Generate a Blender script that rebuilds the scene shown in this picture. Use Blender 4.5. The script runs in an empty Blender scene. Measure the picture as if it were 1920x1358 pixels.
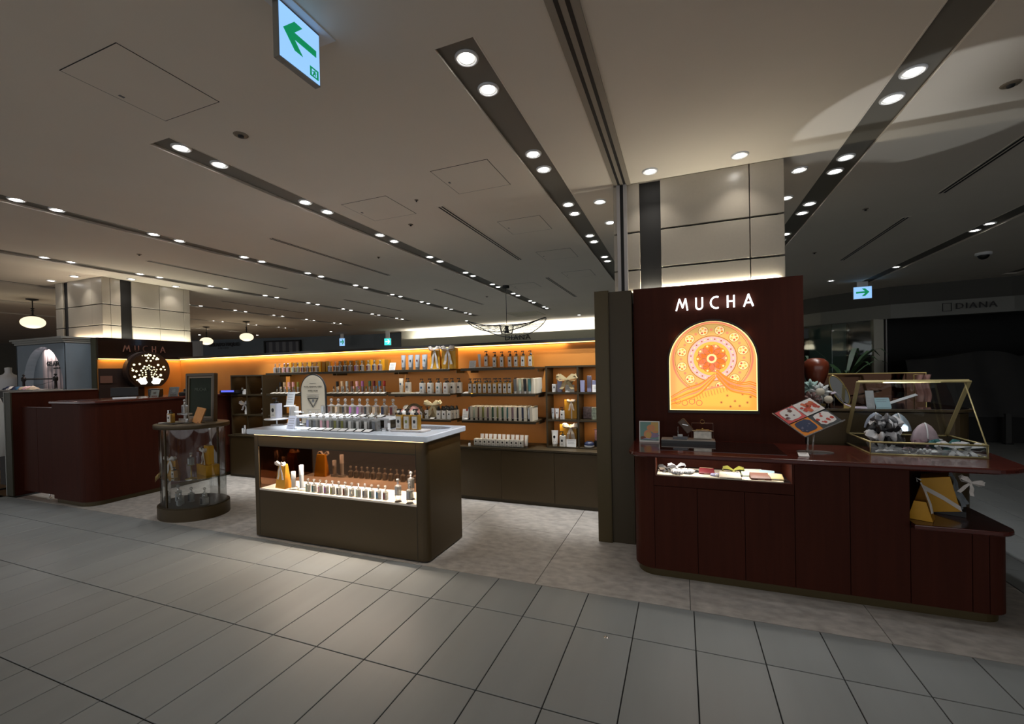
import bpy, bmesh, math, random
from mathutils import Vector, Matrix, Euler
random.seed(7)
PI = math.pi
SC = bpy.context.scene
COL = SC.collection

# ---------------------------------------------------------------- camera
cam_d = bpy.data.cameras.new('camera')
cam = bpy.data.objects.new('camera', cam_d)
COL.objects.link(cam)
cam_d.sensor_fit = 'HORIZONTAL'; cam_d.sensor_width = 36.0
cam_d.lens = 815.5 / 1920 * 36.0
cam_d.shift_x = 0.0; cam_d.shift_y = 24.95 / 1920
cam_d.clip_start = 0.05; cam_d.clip_end = 100
yw, pt, rl = -0.3715, -0.0107, -0.0212
F = Vector((math.sin(yw)*math.cos(pt), math.cos(yw)*math.cos(pt), math.sin(pt)))
R0 = Vector((math.cos(yw), -math.sin(yw), 0)); U0 = R0.cross(F)
R = R0*math.cos(rl) + U0*math.sin(rl); U = -R0*math.sin(rl) + U0*math.cos(rl)
CAM = Vector((0.5553, -2.6512, 1.3844))
cam.matrix_world = Matrix(((R.x, U.x, -F.x, CAM.x), (R.y, U.y, -F.y, CAM.y), (R.z, U.z, -F.z, CAM.z), (0, 0, 0, 1)))
SC.camera = cam

# ---------------------------------------------------------------- world, exposure, overall light
w = bpy.data.worlds.new('world'); SC.world = w; w.use_nodes = True
w.node_tree.nodes['Background'].inputs[0].default_value = (0.97, 0.98, 1.0, 1)
w.node_tree.nodes['Background'].inputs[1].default_value = 0.62
vs = SC.view_settings
vs.view_transform = 'Standard'; vs.look = 'None'; vs.gamma = 1.0; vs.use_curve_mapping = False
vs.exposure = 0.45
try:
    SC.cycles.use_denoising = True
    SC.cycles.max_bounces = 8; SC.cycles.diffuse_bounces = 4; SC.cycles.glossy_bounces = 4
    SC.cycles.transparent_max_bounces = 24; SC.cycles.transmission_bounces = 6
    SC.cycles.caustics_reflective = False; SC.cycles.caustics_refractive = False
    SC.cycles.sample_clamp_indirect = 3.0
    SC.cycles.use_light_tree = True
except Exception:
    pass
SPOT_W = 19.0            # one ceiling downlight
SPOT_COL = (0.96, 0.98, 1.0)
LED_AMBER = (1.0, 0.42, 0.07)
LED_WARM = (1.0, 0.86, 0.62)
CEIL = 2.86

# ---------------------------------------------------------------- materials
def lin(c):
    return tuple((v/12.92 if v <= 0.04045 else ((v+0.055)/1.055)**2.4) for v in c)
def rgb(r, g, b):
    return lin((r/255, g/255, b/255))
_M = {}
def mat(name, col, rough=0.5, metal=0.0, spec=0.5, noise=0.0, nscale=8.0, bump=0.0, bscale=40.0, stretch=None, rand=0.0, coat=0.0, sheen=0.0):
    if name in _M: return _M[name]
    m = bpy.data.materials.new(name); m.use_nodes = True
    nt = m.node_tree; b = nt.nodes['Principled BSDF']
    b.inputs['Base Color'].default_value = (*col, 1); b.inputs['Roughness'].default_value = rough
    b.inputs['Metallic'].default_value = metal; b.inputs['Specular IOR Level'].default_value = spec
    b.inputs['Coat Weight'].default_value = coat; b.inputs['Sheen Weight'].default_value = sheen
    if noise or bump or rand:
        tc = nt.nodes.new('ShaderNodeTexCoord'); mp = nt.nodes.new('ShaderNodeMapping')
        nt.links.new(tc.outputs['Object'], mp.inputs[0])
        if stretch: mp.inputs['Scale'].default_value = stretch
        src = None
        if noise:
            n = nt.nodes.new('ShaderNodeTexNoise'); n.inputs['Scale'].default_value = nscale; n.inputs['Detail'].default_value = 5
            nt.links.new(mp.outputs[0], n.inputs['Vector'])
            if rand:
                oi = nt.nodes.new('ShaderNodeObjectInfo'); ad = nt.nodes.new('ShaderNodeVectorMath'); ad.operation = 'ADD'
                sc_ = nt.nodes.new('ShaderNodeMath'); sc_.operation = 'MULTIPLY'; sc_.inputs[1].default_value = 40
                nt.links.new(oi.outputs['Random'], sc_.inputs[0]); nt.links.new(mp.outputs[0], ad.inputs[0]); nt.links.new(sc_.outputs[0], ad.inputs[1])
                nt.links.new(ad.outputs[0], n.inputs['Vector'])
            mr = nt.nodes.new('ShaderNodeMapRange'); mr.inputs[1].default_value = 0.3; mr.inputs[2].default_value = 0.7
            mr.inputs[3].default_value = 1-noise; mr.inputs[4].default_value = 1+noise
            nt.links.new(n.outputs['Fac'], mr.inputs[0]); src = mr.outputs[0]
        if rand:
            oi2 = nt.nodes.new('ShaderNodeObjectInfo'); mr2 = nt.nodes.new('ShaderNodeMapRange')
            mr2.inputs[3].default_value = 1-rand; mr2.inputs[4].default_value = 1+rand
            nt.links.new(oi2.outputs['Random'], mr2.inputs[0])
            if src is not None:
                mu = nt.nodes.new('ShaderNodeMath'); mu.operation = 'MULTIPLY'
                nt.links.new(src, mu.inputs[0]); nt.links.new(mr2.outputs[0], mu.inputs[1]); src = mu.outputs[0]
            else: src = mr2.outputs[0]
        if src is not None:
            vm = nt.nodes.new('ShaderNodeVectorMath'); vm.operation = 'SCALE'; vm.inputs[0].default_value = col
            nt.links.new(src, vm.inputs['Scale']); nt.links.new(vm.outputs[0], b.inputs['Base Color'])
        if bump:
            n2 = nt.nodes.new('ShaderNodeTexNoise'); n2.inputs['Scale'].default_value = bscale; n2.inputs['Detail'].default_value = 4
            bp = nt.nodes.new('ShaderNodeBump'); bp.inputs['Strength'].default_value = bump; bp.inputs['Distance'].default_value = 0.01
            nt.links.new(mp.outputs[0], n2.inputs['Vector']); nt.links.new(n2.outputs['Fac'], bp.inputs['Height'])
            nt.links.new(bp.outputs[0], b.inputs['Normal'])
    _M[name] = m; return m
def emis(name, col, s):
    if name in _M: return _M[name]
    m = bpy.data.materials.new(name); m.use_nodes = True; nt = m.node_tree
    b = nt.nodes['Principled BSDF']; b.inputs['Base Color'].default_value = (*[c*0.3 for c in col], 1)
    b.inputs['Emission Color'].default_value = (*col, 1); b.inputs['Emission Strength'].default_value = s
    b.inputs['Roughness'].default_value = 0.4
    _M[name] = m; return m
def glass(name, tint=(0.95, 0.97, 0.96), refl=1.0, body=0.0, bodycol=(0.8, 0.8, 0.8)):
    """thin sheet glass: clear with a Fresnel gloss; body = share of milky/diffuse"""
    if name in _M: return _M[name]
    m = bpy.data.materials.new(name); m.use_nodes = True; nt = m.node_tree
    nt.nodes.remove(nt.nodes['Principled BSDF']); out = nt.nodes['Material Output']
    tr = nt.nodes.new('ShaderNodeBsdfTransparent'); tr.inputs[0].default_value = (*tint, 1)
    gl = nt.nodes.new('ShaderNodeBsdfGlossy'); gl.inputs['Roughness'].default_value = 0.03
    lw = nt.nodes.new('ShaderNodeLayerWeight'); lw.inputs[0].default_value = 0.35
    mr = nt.nodes.new('ShaderNodeMath'); mr.operation = 'MULTIPLY'; mr.inputs[1].default_value = 0.55*refl
    ad = nt.nodes.new('ShaderNodeMath'); ad.operation = 'ADD'; ad.inputs[1].default_value = 0.045*refl; ad.use_clamp = True
    mx = nt.nodes.new('ShaderNodeMixShader')
    nt.links.new(lw.outputs['Fresnel'], mr.inputs[0]); nt.links.new(mr.outputs[0], ad.inputs[0]); nt.links.new(ad.outputs[0], mx.inputs[0])
    src = tr.outputs[0]
    if body:
        df = nt.nodes.new('ShaderNodeBsdfDiffuse'); df.inputs[0].default_value = (*bodycol, 1)
        m2 = nt.nodes.new('ShaderNodeMixShader'); m2.inputs[0].default_value = body
        nt.links.new(tr.outputs[0], m2.inputs[1]); nt.links.new(df.outputs[0], m2.inputs[2]); src = m2.outputs[0]
    nt.links.new(src, mx.inputs[1]); nt.links.new(gl.outputs[0], mx.inputs[2]); nt.links.new(mx.outputs[0], out.inputs[0])
    _M[name] = m; return m

CEILM = mat('ceiling_paint', rgb(226, 217, 204), 0.85, noise=0.03, nscale=1.2)
SLOTM = mat('ceiling_slot_grey', rgb(112, 108, 100), 0.6)
DARK = mat('near_black', rgb(14, 13, 12), 0.6)
BLACKPL = mat('black_plastic', rgb(16, 15, 15), 0.35)
TILE = mat('grey_floor_tile', rgb(136, 139, 138), 0.42, spec=0.4, noise=0.07, nscale=5, stretch=(1.0, 0.12, 1), rand=0.035)
GROUT = mat('dark_grout', rgb(26, 26, 26), 0.95)
STONE = mat('mottled_stone', rgb(166, 160, 153), 0.5, spec=0.4, noise=0.22, nscale=13, stretch=(1.0, 1.6, 1), rand=0.03)
WOODFL = mat('warm_wood_floor', rgb(116, 86, 54), 0.5, noise=0.2, nscale=6, stretch=(8, 1, 1))
BRONZE = mat('bronze_laminate', rgb(70, 56, 32), 0.45, metal=0.3, spec=0.5, noise=0.04, nscale=3)
BRONZED = mat('dark_bronze_laminate', rgb(62, 52, 34), 0.45, metal=0.3, noise=0.05, nscale=3)
REDWOOD = mat('dark_red_wood', rgb(62, 26, 15), 0.55, spec=0.12, noise=0.12, nscale=30, stretch=(1, 1, 0.06), bump=0.05, bscale=180)
REDGLOSS = mat('dark_red_gloss', rgb(78, 30, 22), 0.2, spec=0.6, noise=0.08, nscale=14, stretch=(0.15, 1, 1), coat=0.3)
REDCORE = mat('deep_red_core', rgb(26, 8, 5), 0.6)
ORANGE = mat('orange_wall_panel', rgb(190, 122, 48), 0.55, noise=0.07, nscale=2.5)
OLIVE = mat('olive_metal', rgb(74, 62, 34), 0.4, metal=0.3)
MARBLE = mat('pale_blue_marble', rgb(222, 230, 240), 0.22, spec=0.6, noise=0.06, nscale=3, coat=0.4)
WHITE = mat('white_gloss', rgb(225, 226, 228), 0.3)
WHITEM = mat('white_card', rgb(226, 224, 220), 0.6)
CREAM = mat('cream_card', rgb(214, 204, 184), 0.6)
STEEL = mat('brushed_rail', rgb(168, 164, 162), 0.4, metal=0.3)
CHROME = mat('chrome', rgb(215, 215, 215), 0.12, metal=1.0)
BRASS = mat('aged_brass', rgb(176, 156, 98), 0.3, metal=0.9)
CLAD = mat('column_cladding', rgb(176, 168, 154), 0.28, spec=0.6, noise=0.02, nscale=60)
MIRROR = mat('dark_mirror', rgb(80, 80, 78), 0.04, metal=1.0)
MIRRORB = mat('bronze_mirror', rgb(84, 62, 48), 0.05, metal=1.0)
BLKGLASS = mat('black_brown_glass', rgb(34, 22, 15), 0.1, spec=0.7, coat=0.5)
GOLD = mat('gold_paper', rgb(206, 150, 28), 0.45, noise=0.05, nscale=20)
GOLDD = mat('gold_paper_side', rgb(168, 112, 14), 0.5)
RIBBON = mat('satin_ribbon', rgb(216, 208, 200), 0.4, sheen=0.5)
RIBBONB = mat('beige_satin', rgb(196, 176, 130), 0.45, sheen=0.5)
GLASS = glass('clear_glass')
GLASSG = glass('greenish_glass', (0.80, 0.88, 0.86))
GLASSB = glass('bottle_glass', (0.86, 0.86, 0.84), 1.4, 0.15, (0.95, 0.94, 0.92))
GLASSAMB = glass('amber_liquid', (0.85, 0.62, 0.22), 0.8, 0.45, (0.62, 0.36, 0.06))
BLUEGREY = mat('blue_grey_wall', rgb(112, 124, 134), 0.7, noise=0.03)
CLOTHW = mat('white_cloth', rgb(206, 206, 208), 0.8, sheen=0.3)
GREYSHEET = mat('grey_dust_sheet', rgb(58, 58, 58), 0.85, noise=0.06, nscale=5)
LAMP = emis('downlight_lens', (1.0, 0.97, 0.92), 14)
REFL = mat('reflector_white', rgb(220, 220, 218), 0.25)
INK = mat('ink_black', rgb(20, 20, 22), 0.6)
INKG = mat('ink_grey', rgb(110, 110, 110), 0.7)
PLANT = mat('leaf_green', rgb(44, 72, 40), 0.5)
LABELW = mat('label_white', rgb(218, 214, 206), 0.5)
PALETTE = {n: mat('tint_' + n, rgb(*c), 0.45) for n, c in dict(
    white=(225, 222, 216), pink=(222, 170, 180), purple=(150, 92, 148), brown=(92, 52, 36), black=(22, 22, 24), green=(52, 92, 72),
    olive=(120, 120, 50), navy=(34, 44, 74), maroon=(96, 30, 36), silver=(176, 180, 184), beige=(206, 178, 146), lilac=(158, 160, 196),
    grey=(98, 100, 104), red=(150, 40, 36), blue=(60, 104, 140), mauve=(122, 96, 104), teal=(60, 110, 110), sage=(176, 190, 170), cyan=(150, 180, 190)).items()}

# ---------------------------------------------------------------- mesh builder
class MB:
    def __init__(s): s.v = []; s.f = []; s.m = []; s.s = []; s.mats = []
    def mi(s, m):
        if m not in s.mats: s.mats.append(m)
        return s.mats.index(m)
    def add(s, vs_, fs, m, smooth=False, M=None):
        o = len(s.v); k = s.mi(m)
        for p in vs_:
            p = Vector(p); s.v.append(M @ p if M else p)
        for f in fs: s.f.append([o+i for i in f]); s.m.append(k); s.s.append(smooth)
    def box(s, x0, y0, z0, x1, y1, z1, m, M=None, c=0.0):
        if c:   # chamfered in plan and on top
            P = [(x0+c, y0), (x1-c, y0), (x1, y0+c), (x1, y1-c), (x1-c, y1), (x0+c, y1), (x0, y1-c), (x0, y0+c)]
            s.prism(P, z0, z1, m, M=M); return s
        V = [(x0, y0, z0), (x1, y0, z0), (x1, y1, z0), (x0, y1, z0), (x0, y0, z1), (x1, y0, z1), (x1, y1, z1), (x0, y1, z1)]
        s.add(V, [(0, 3, 2, 1), (4, 5, 6, 7), (0, 1, 5, 4), (1, 2, 6, 5), (2, 3, 7, 6), (3, 0, 4, 7)], m, False, M); return s
    def prism(s, P, z0, z1, m, smooth=False, M=None, top=1.0, cx=None, bev=0.0):
        n = len(P)
        if bev:
            cxy = (sum(p[0] for p in P)/n, sum(p[1] for p in P)/n)
            def ins(d):
                out = []
                for i in range(n):
                    a = Vector(P[i-1]); b = Vector(P[i]); c_ = Vector(P[(i+1) % n])
                    e1 = (b-a).normalized(); e2 = (c_-b).normalized()
                    n1 = Vector((-e1.y, e1.x)); n2 = Vector((-e2.y, e2.x)); nn = (n1+n2)
                    if nn.length < 1e-6: nn = n1
                    nn.normalize(); out.append(tuple(b + nn*d))
                return out
            rings = [(ins(bev), z0), (P, z0+bev), (P, z1-bev), (ins(bev*0.3), z1-bev*0.3), (ins(bev), z1)]
            V = []; Fs = []
            for q, z in rings: V += [(x, y, z) for x, y in q]
            for k in range(len(rings)-1):
                for i in range(n):
                    j = (i+1) % n; Fs.append((k*n+i, k*n+j, (k+1)*n+j, (k+1)*n+i))
            Fs.append(tuple(reversed(range(n)))); Fs.append(tuple((len(rings)-1)*n+i for i in range(n)))
            s.add(V, Fs, m, smooth, M); return s
        V = [(x, y, z0) for x, y in P] + [(x*top, y*top, z1) for x, y in P]
        Fs = [tuple(reversed(range(n))), tuple(range(n, 2*n))]
        s.add(V, Fs, m, False, M)
        s.add(V, [(i, (i+1) % n, n+(i+1) % n, n+i) for i in range(n)], m, smooth, M); return s
    def lathe(s, prof, m, c=(0, 0, 0), seg=16, sx=1.0, sy=1.0, M=None, smooth=True, cap=True):
        V = []; Fs = []; k = len(prof)
        for r, z in prof:
            for i in range(seg):
                a = 2*PI*i/seg; V.append((c[0]+r*sx*math.cos(a), c[1]+r*sy*math.sin(a), c[2]+z))
        for j in range(k-1):
            for i in range(seg):
                n = (i+1) % seg; Fs.append((j*seg+i, j*seg+n, (j+1)*seg+n, (j+1)*seg+i))
        s.add(V, Fs, m, smooth, M)
        if cap:
            caps = []
            if prof[0][0] > 1e-5: caps.append(tuple(reversed(range(seg))))
            if prof[-1][0] > 1e-5: caps.append(tuple((k-1)*seg+i for i in range(seg)))
            if caps: s.add(V, caps, m, False, M)
        return s
    def ball(s, c, r, m, seg=12, sx=1, sy=1, sz=1, M=None):
        n = max(5, seg//2)
        s.lathe([(r*math.sin(PI*i/n) if 0 < i < n else 1e-6, -r*sz*math.cos(PI*i/n)) for i in range(n+1)], m, c, seg, sx, sy, M, cap=False); return s
    def tube(s, pts, r, m, seg=8, M=None, closed=False):
        pts = [Vector(p) for p in pts]; n = len(pts); V = []; Fs = []
        for i, p in enumerate(pts):
            if closed: d = pts[(i+1) % n] - pts[i-1]
            else: d = pts[min(i+1, n-1)] - pts[max(i-1, 0)]
            d.normalize(); a = d.cross(Vector((0, 0, 1)))
            if a.length < 0.05: a = d.cross(Vector((0, 1, 0)))
            a.normalize(); b = d.cross(a); rr = r[i] if isinstance(r, (list, tuple)) else r
            for k in range(seg):
                t = 2*PI*k/seg; V.append(p + a*rr*math.cos(t) + b*rr*math.sin(t))
        for i in range(n if closed else n-1):
            j = (i+1) % n
            for k in range(seg):
                l = (k+1) % seg; Fs.append((i*seg+k, i*seg+l, j*seg+l, j*seg+k))
        if not closed: Fs.append(tuple(reversed(range(seg)))); Fs.append(tuple((n-1)*seg+k for k in range(seg)))
        s.add(V, Fs, m, True, M); return s
    def ribbon(s, pts, wv, wd, m, th=0.002, M=None):
        """flat band along pts, wv = width direction (vector or list)"""
        pts = [Vector(p) for p in pts]; n = len(pts); V = []; Fs = []
        for i, p in enumerate(pts):
            d = (pts[min(i+1, n-1)] - pts[max(i-1, 0)]).normalized()
            a = Vector(wv[i] if isinstance(wv, list) else wv).normalized(); t = d.cross(a).normalized()
            ww = wd[i] if isinstance(wd, (list, tuple)) else wd
            for sa, st in ((-1, -1), (1, -1), (1, 1), (-1, 1)): V.append(p + a*ww/2*sa + t*th/2*st)
        for i in range(n-1):
            for k in range(4):
                l = (k+1) % 4; Fs.append((i*4+k, i*4+l, (i+1)*4+l, (i+1)*4+k))
        Fs += [(3, 2, 1, 0), tuple((n-1)*4+k for k in range(4))]
        s.add(V, Fs, m, False, M); return s
    def strokes(s, paths, wd, th, m, M=None):
        """letter strokes in the XZ plane, front at y=-th"""
        for pth in paths: s.ribbon([(x, -th/2, z) for x, z in pth], [(0, 0, 1)]*0 or (0, 1, 0), th, m, wd, M)
        return s
    def grid(s, fn, nu, nv, m, M=None, smooth=True):
        V = [fn(i/nu, j/nv) for j in range(nv+1) for i in range(nu+1)]
        Fs = [(j*(nu+1)+i, j*(nu+1)+i+1, (j+1)*(nu+1)+i+1, (j+1)*(nu+1)+i) for j in range(nv) for i in range(nu)]
        s.add(V, Fs, m, smooth, M); return s
    def build(s, name, parent=None, loc=(0, 0, 0), rot=None, bevel=0.0, seg=2):
        me = bpy.data.meshes.new(name)
        me.from_pydata([tuple(v) for v in s.v], [], s.f)
        for m in s.mats: me.materials.append(m)
        me.polygons.foreach_set('material_index', s.m); me.polygons.foreach_set('use_smooth', s.s)
        me.update()
        bm = bmesh.new(); bm.from_mesh(me)
        bmesh.ops.recalc_face_normals(bm, faces=bm.faces)
        if bevel:
            bmesh.ops.remove_doubles(bm, verts=bm.verts, dist=1e-5)
            ed = [e for e in bm.edges if len(e.link_faces) == 2 and e.calc_face_angle(0) > 0.6]
            bmesh.ops.bevel(bm, geom=ed, offset=bevel, segments=seg, profile=0.5, affect='EDGES', clamp_overlap=True)
        bm.to_mesh(me); bm.free()
        o = bpy.data.objects.new(name, me); COL.objects.link(o)
        o.location = loc
        if rot: o.rotation_euler = rot
        if parent: o.parent = parent
        return o
def rrect(x0, y0, x1, y1, r, seg=8):
    """rounded rectangle, counter-clockwise; r = (SW, SE, NE, NW)"""
    if not isinstance(r, (tuple, list)): r = (r,)*4
    P = []
    for (cx, cy, a0, rr) in ((x0+r[0], y0+r[0], PI, r[0]), (x1-r[1], y0+r[1], 1.5*PI, r[1]), (x1-r[2], y1-r[2], 0, r[2]), (x0+r[3], y1-r[3], 0.5*PI, r[3])):
        if rr < 1e-4: P.append((cx, cy)); continue
        for i in range(seg+1):
            a = a0 + 0.5*PI*i/seg; P.append((cx+rr*math.cos(a), cy+rr*math.sin(a)))
    return P
def ellipse(a, b, seg=48, c=(0, 0)):
    return [(c[0]+a*math.cos(2*PI*i/seg), c[1]+b*math.sin(2*PI*i/seg)) for i in range(seg)]
def thing(name, label, cat, loc=(0, 0, 0), rz=0.0, group=None):
    o = bpy.data.objects.new(name, None); COL.objects.link(o); o.location = loc; o.rotation_euler = (0, 0, rz)
    o.empty_display_size = 0.05
    o['label'] = label; o['category'] = cat
    if group: o['group'] = group
    return o
def tag(o, label, cat, group=None, kind=None):
    o['label'] = label; o['category'] = cat
    if group: o['group'] = group
    if kind: o['kind'] = kind
    return o
def struct(name, mb, parent=None, **k):
    o = mb.build(name, parent, **k)
    if parent is None: o['kind'] = 'structure'
    return o
def dup(root, loc, rz=None, label=None, group=None, swap=None):
    r = root.copy(); COL.objects.link(r); r.location = loc
    if rz is not None: r.rotation_euler = (0, 0, rz)
    if label: r['label'] = label
    if group: r['group'] = group
    for ch in list(root.children):
        c = ch.copy(); COL.objects.link(c); c.parent = r
        if swap and ch.type == 'MESH' and ch.name.split('.')[0] in swap:
            c.data = swapmesh(ch.data, swap[ch.name.split('.')[0]])
        for g in ch.children:
            d = g.copy(); COL.objects.link(d); d.parent = c
    return r
_SW = {}
def swapmesh(me, m):
    k = (me.name, m.name)
    if k not in _SW:
        n = me.copy(); n.materials[0] = m; _SW[k] = n
    return _SW[k]
ORD = ['first', 'second', 'third', 'fourth', 'fifth', 'sixth', 'seventh', 'eighth', 'ninth', 'tenth', 'eleventh', 'twelfth', 'thirteenth', 'fourteenth', 'fifteenth', 'sixteenth', 'seventeenth', 'eighteenth']
def text(name, s_, size, loc, rot, m, parent=None, ext=0.002, align='CENTER', sx=1.0, bold=0.0, space=1.0):
    cu = bpy.data.curves.new(name, 'FONT'); cu.body = s_; cu.size = size; cu.extrude = ext; cu.align_x = align; cu.align_y = 'CENTER'
    cu.offset = bold; cu.space_character = space; cu.resolution_u = 2
    tmp = bpy.data.objects.new(name, cu); COL.objects.link(tmp)
    dg = bpy.context.evaluated_depsgraph_get(); dg.update()
    me = bpy.data.meshes.new_from_object(tmp.evaluated_get(dg)); bpy.data.objects.remove(tmp)
    me.materials.clear(); me.materials.append(m)
    o = bpy.data.objects.new(name, me); COL.objects.link(o); o.location = loc; o.rotation_euler = rot; o.scale = (sx, 1, 1)
    if parent: o.parent = parent
    return o
FY = (PI/2, 0, 0)       # faces -Y
FX = (PI/2, 0, PI/2)    # faces +X
def area(name, loc, rot, sx, sy, power, col, parent=None):
    l = bpy.data.lights.new(name, 'AREA'); l.shape = 'RECTANGLE'; l.size = sx; l.size_y = sy; l.energy = power; l.color = col
    o = bpy.data.objects.new(name, l); COL.objects.link(o); o.location = loc; o.rotation_euler = rot
    if parent: o.parent = parent
    return o
def spot(name, loc, tgt, power, col, ang=70, blend=0.6, size=0.03, parent=None):
    l = bpy.data.lights.new(name, 'SPOT'); l.energy = power; l.color = col; l.spot_size = math.radians(ang); l.spot_blend = blend; l.shadow_soft_size = size
    o = bpy.data.objects.new(name, l); COL.objects.link(o); o.location = loc
    d = Vector(tgt) - Vector(loc); o.rotation_euler = d.to_track_quat('-Z', 'Y').to_euler()
    if parent: o.parent = parent
    return o

# ================================================================ SETTING
# ---- floor: grout bed, tiles as pieces
fl = struct('floor', MB().box(-24, -7, -0.06, 10, 15, -0.005, GROUT))
def tile_mesh(sx, sy, m, name, c=0.0015):
    b = MB(); h = 0.004
    P = [(0, 0), (sx, 0), (sx, sy), (0, sy)]; Q = [(c, c), (sx-c, c), (sx-c, sy-c), (c, sy-c)]
    V = [(x, y, -0.005) for x, y in P] + [(x, y, -c) for x, y in P] + [(x, y, 0) for x, y in Q]
    Fs = [(i, (i+1) % 4, 4+(i+1) % 4, 4+i) for i in range(4)] + [(4+i, 4+(i+1) % 4, 8+(i+1) % 4, 8+i) for i in range(4)] + [(8, 9, 10, 11)]
    b.add(V, Fs, m); return b
G = 0.005
rows = [(-0.372, 0.0)] + [(-0.372-0.6*(k+1), -0.372-0.6*k) for k in range(7)]
cells = []
for (ya, yb) in rows:
    for k in range(-36, 16):
        x0 = k*0.3; cells.append((x0, ya, 0.3, yb-ya))
for k in range(8, 16):            # the corridor tiles beside the counter
    for j in range(0, 13):
        cells.append((k*0.3 + (0.03 if k == 8 else 0), 0.0+j*0.6 if j else 0.0, 0.3 - (0.03 if k == 8 else 0), 0.6))
def seen_size(c):
    p = Vector((c[0]+c[2]/2, c[1]+c[3]/2, 0)) - CAM
    z = p.dot(F)
    if z < 0.35: return 0
    x = p.dot(R)/z*815; y = -p.dot(U)/z*815
    if abs(x) > 1150 or y > 1000: return 0
    return 1.0/(z*z)
cells.sort(key=seen_size, reverse=True)
_tm = {}
rest = MB()
for n_, c in enumerate(cells):
    if n_ < 290 and seen_size(c) > 0:
        key = (round(c[2], 3), round(c[3], 3))
        if key not in _tm:
            o = tile_mesh(c[2]-G, c[3]-G, TILE, 'tile').build('tile', fl, (c[0]+G/2, c[1]+G/2, 0)); _tm[key] = o.data
        else:
            o = bpy.data.objects.new('tile', _tm[key]); COL.objects.link(o); o.parent = fl; o.location = (c[0]+G/2, c[1]+G/2, 0)
    else:
        b = tile_mesh(c[2]-G, c[3]-G, TILE, 'tile'); rest.add([v + Vector((c[0]+G/2, c[1]+G/2, 0)) for v in b.v], b.f, TILE)
o = rest.build('far_tile', fl); o['kind'] = 'stuff'
sx_ = [-6.85 + 0.925*k - 0.005 for k in range(0, 11)]
sx_ = [-6.825, -5.9, -4.975, -4.05, -3.1, -2.18, -1.255, -0.35, 0.582, 1.506, 2.425]
for (ya, yb) in ((0.0, 0.89), (0.89, 1.79), (1.79, 1.97)):
    for a, b_ in zip(sx_[:-1], sx_[1:]):
        if a >= 2.4: continue
        tile_mesh(b_-a-0.003, yb-ya-0.003, STONE, 'slab').build('stone_slab', fl, (a+0.0015, ya+0.0015, 0))
MB().box(-24, -7, -0.004, -7.06, 15, 0.0, WOODFL).build('wood_floor', fl)
MB().box(-7.06, 1.98, -0.004, 2.43, 15, -0.001, TILE).build('back_floor', fl)
MB().box(4.8, 0, -0.004, 10, 15, -0.001, TILE).build('side_floor', fl)
MB().box(2.43, 7.8, -0.004, 4.8, 15, -0.001, TILE).build('corner_floor', fl)
stud = tag(MB().lathe([(0.012, 0), (0.011, 0.002), (0.006, 0.003), (1e-6, 0.003)], CHROME).build('floor_stud', None, (0.172, -0.41, 0)), 'small round metal stud set into the grey floor tile', 'stud')

# ---- ceiling with recessed lighting channels
cb = MB()
STRIPS = [(-12.99, -0.9, 7.9), (-10.93, -0.9, 7.9), (-8.76, -0.9, 7.9), (-6.61, -0.9, 7.9), (-4.52, -0.9, 7.9), (-2.45, -0.9, 7.7), (-0.375, -0.9, 7.9), (1.69, -2.6, 7.5), (3.71, -0.9, 7.4), (5.8, -0.9, 7.4)]
HW = 0.105
xe = -24.0
for X, ya, yb in STRIPS:
    cb.box(xe, -7, CEIL, X-HW, 15, CEIL+0.16, CEILM)
    cb.box(X-HW, -7, CEIL, X+HW, ya, CEIL+0.16, CEILM); cb.box(X-HW, yb, CEIL, X+HW, 15, CEIL+0.16, CEILM)
    cb.box(X-HW, ya, CEIL+0.022, X+HW, yb, CEIL+0.16, SLOTM)
    xe = X+HW
cb.box(xe, -7, CEIL, 10, 15, CEIL+0.16, CEILM)
ceiling = struct('ceiling', cb)
LE = MB()
for X, ya, yb in STRIPS:
    LE.box(X-HW, ya, CEIL-0.002, X-HW+0.008, yb, CEIL+0.004, CEILM); LE.box(X+HW-0.008, ya, CEIL-0.002, X+HW, yb, CEIL+0.004, CEILM)
LE.build('channel_edge', ceiling)
# outer walls that close the sales floor
WALLM = mat('dim_wall_paint', rgb(120, 116, 108), 0.8, noise=0.02)
struct('wall_left', MB().box(-24.1, -7, 0, -24, 15, CEIL, WALLM))
struct('wall_right', MB().box(10, -7, 0, 10.1, 15, CEIL, WALLM))
struct('wall_back', MB().box(-24, 15, 0, 10, 15.1, CEIL, WALLM))

# access hatches: thin dark joint round a flush leaf
def hatch(x0, y0, x1, y1):
    j = 0.004
    b = MB()
    for q in ((x0, y0, x1, y0+j), (x0, y1-j, x1, y1), (x0, y0, x0+j, y1), (x1-j, y0, x1, y1)):
        b.box(q[0], q[1], CEIL-0.0012, q[2], q[3], CEIL+0.004, DARK)
    o = b.build('hatch_joint', ceiling)
    MB().box(x0+j, y0+j, CEIL-0.0016, x1-j, y1-j, CEIL+0.002, CEILM).build('hatch', ceiling)
    MB().box(x0+0.03, (y0+y1)/2-0.012, CEIL-0.003, x0+0.045, (y0+y1)/2+0.012, CEIL, INKG).build('hatch_latch', ceiling)
for q in ((-2.18, -1.48, -1.73, -1.02), (-1.14, 0.13, -0.68, 0.58), (-2.18, 0.36, -1.71, 0.81), (-1.12, 1.33, -0.68, 1.77), (-1.12, 2.55, -0.68, 3.0), (-1.12, 3.8, -0.68, 4.25), (-2.18, 4.3, -1.73, 4.75)):
    hatch(*q)
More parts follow.
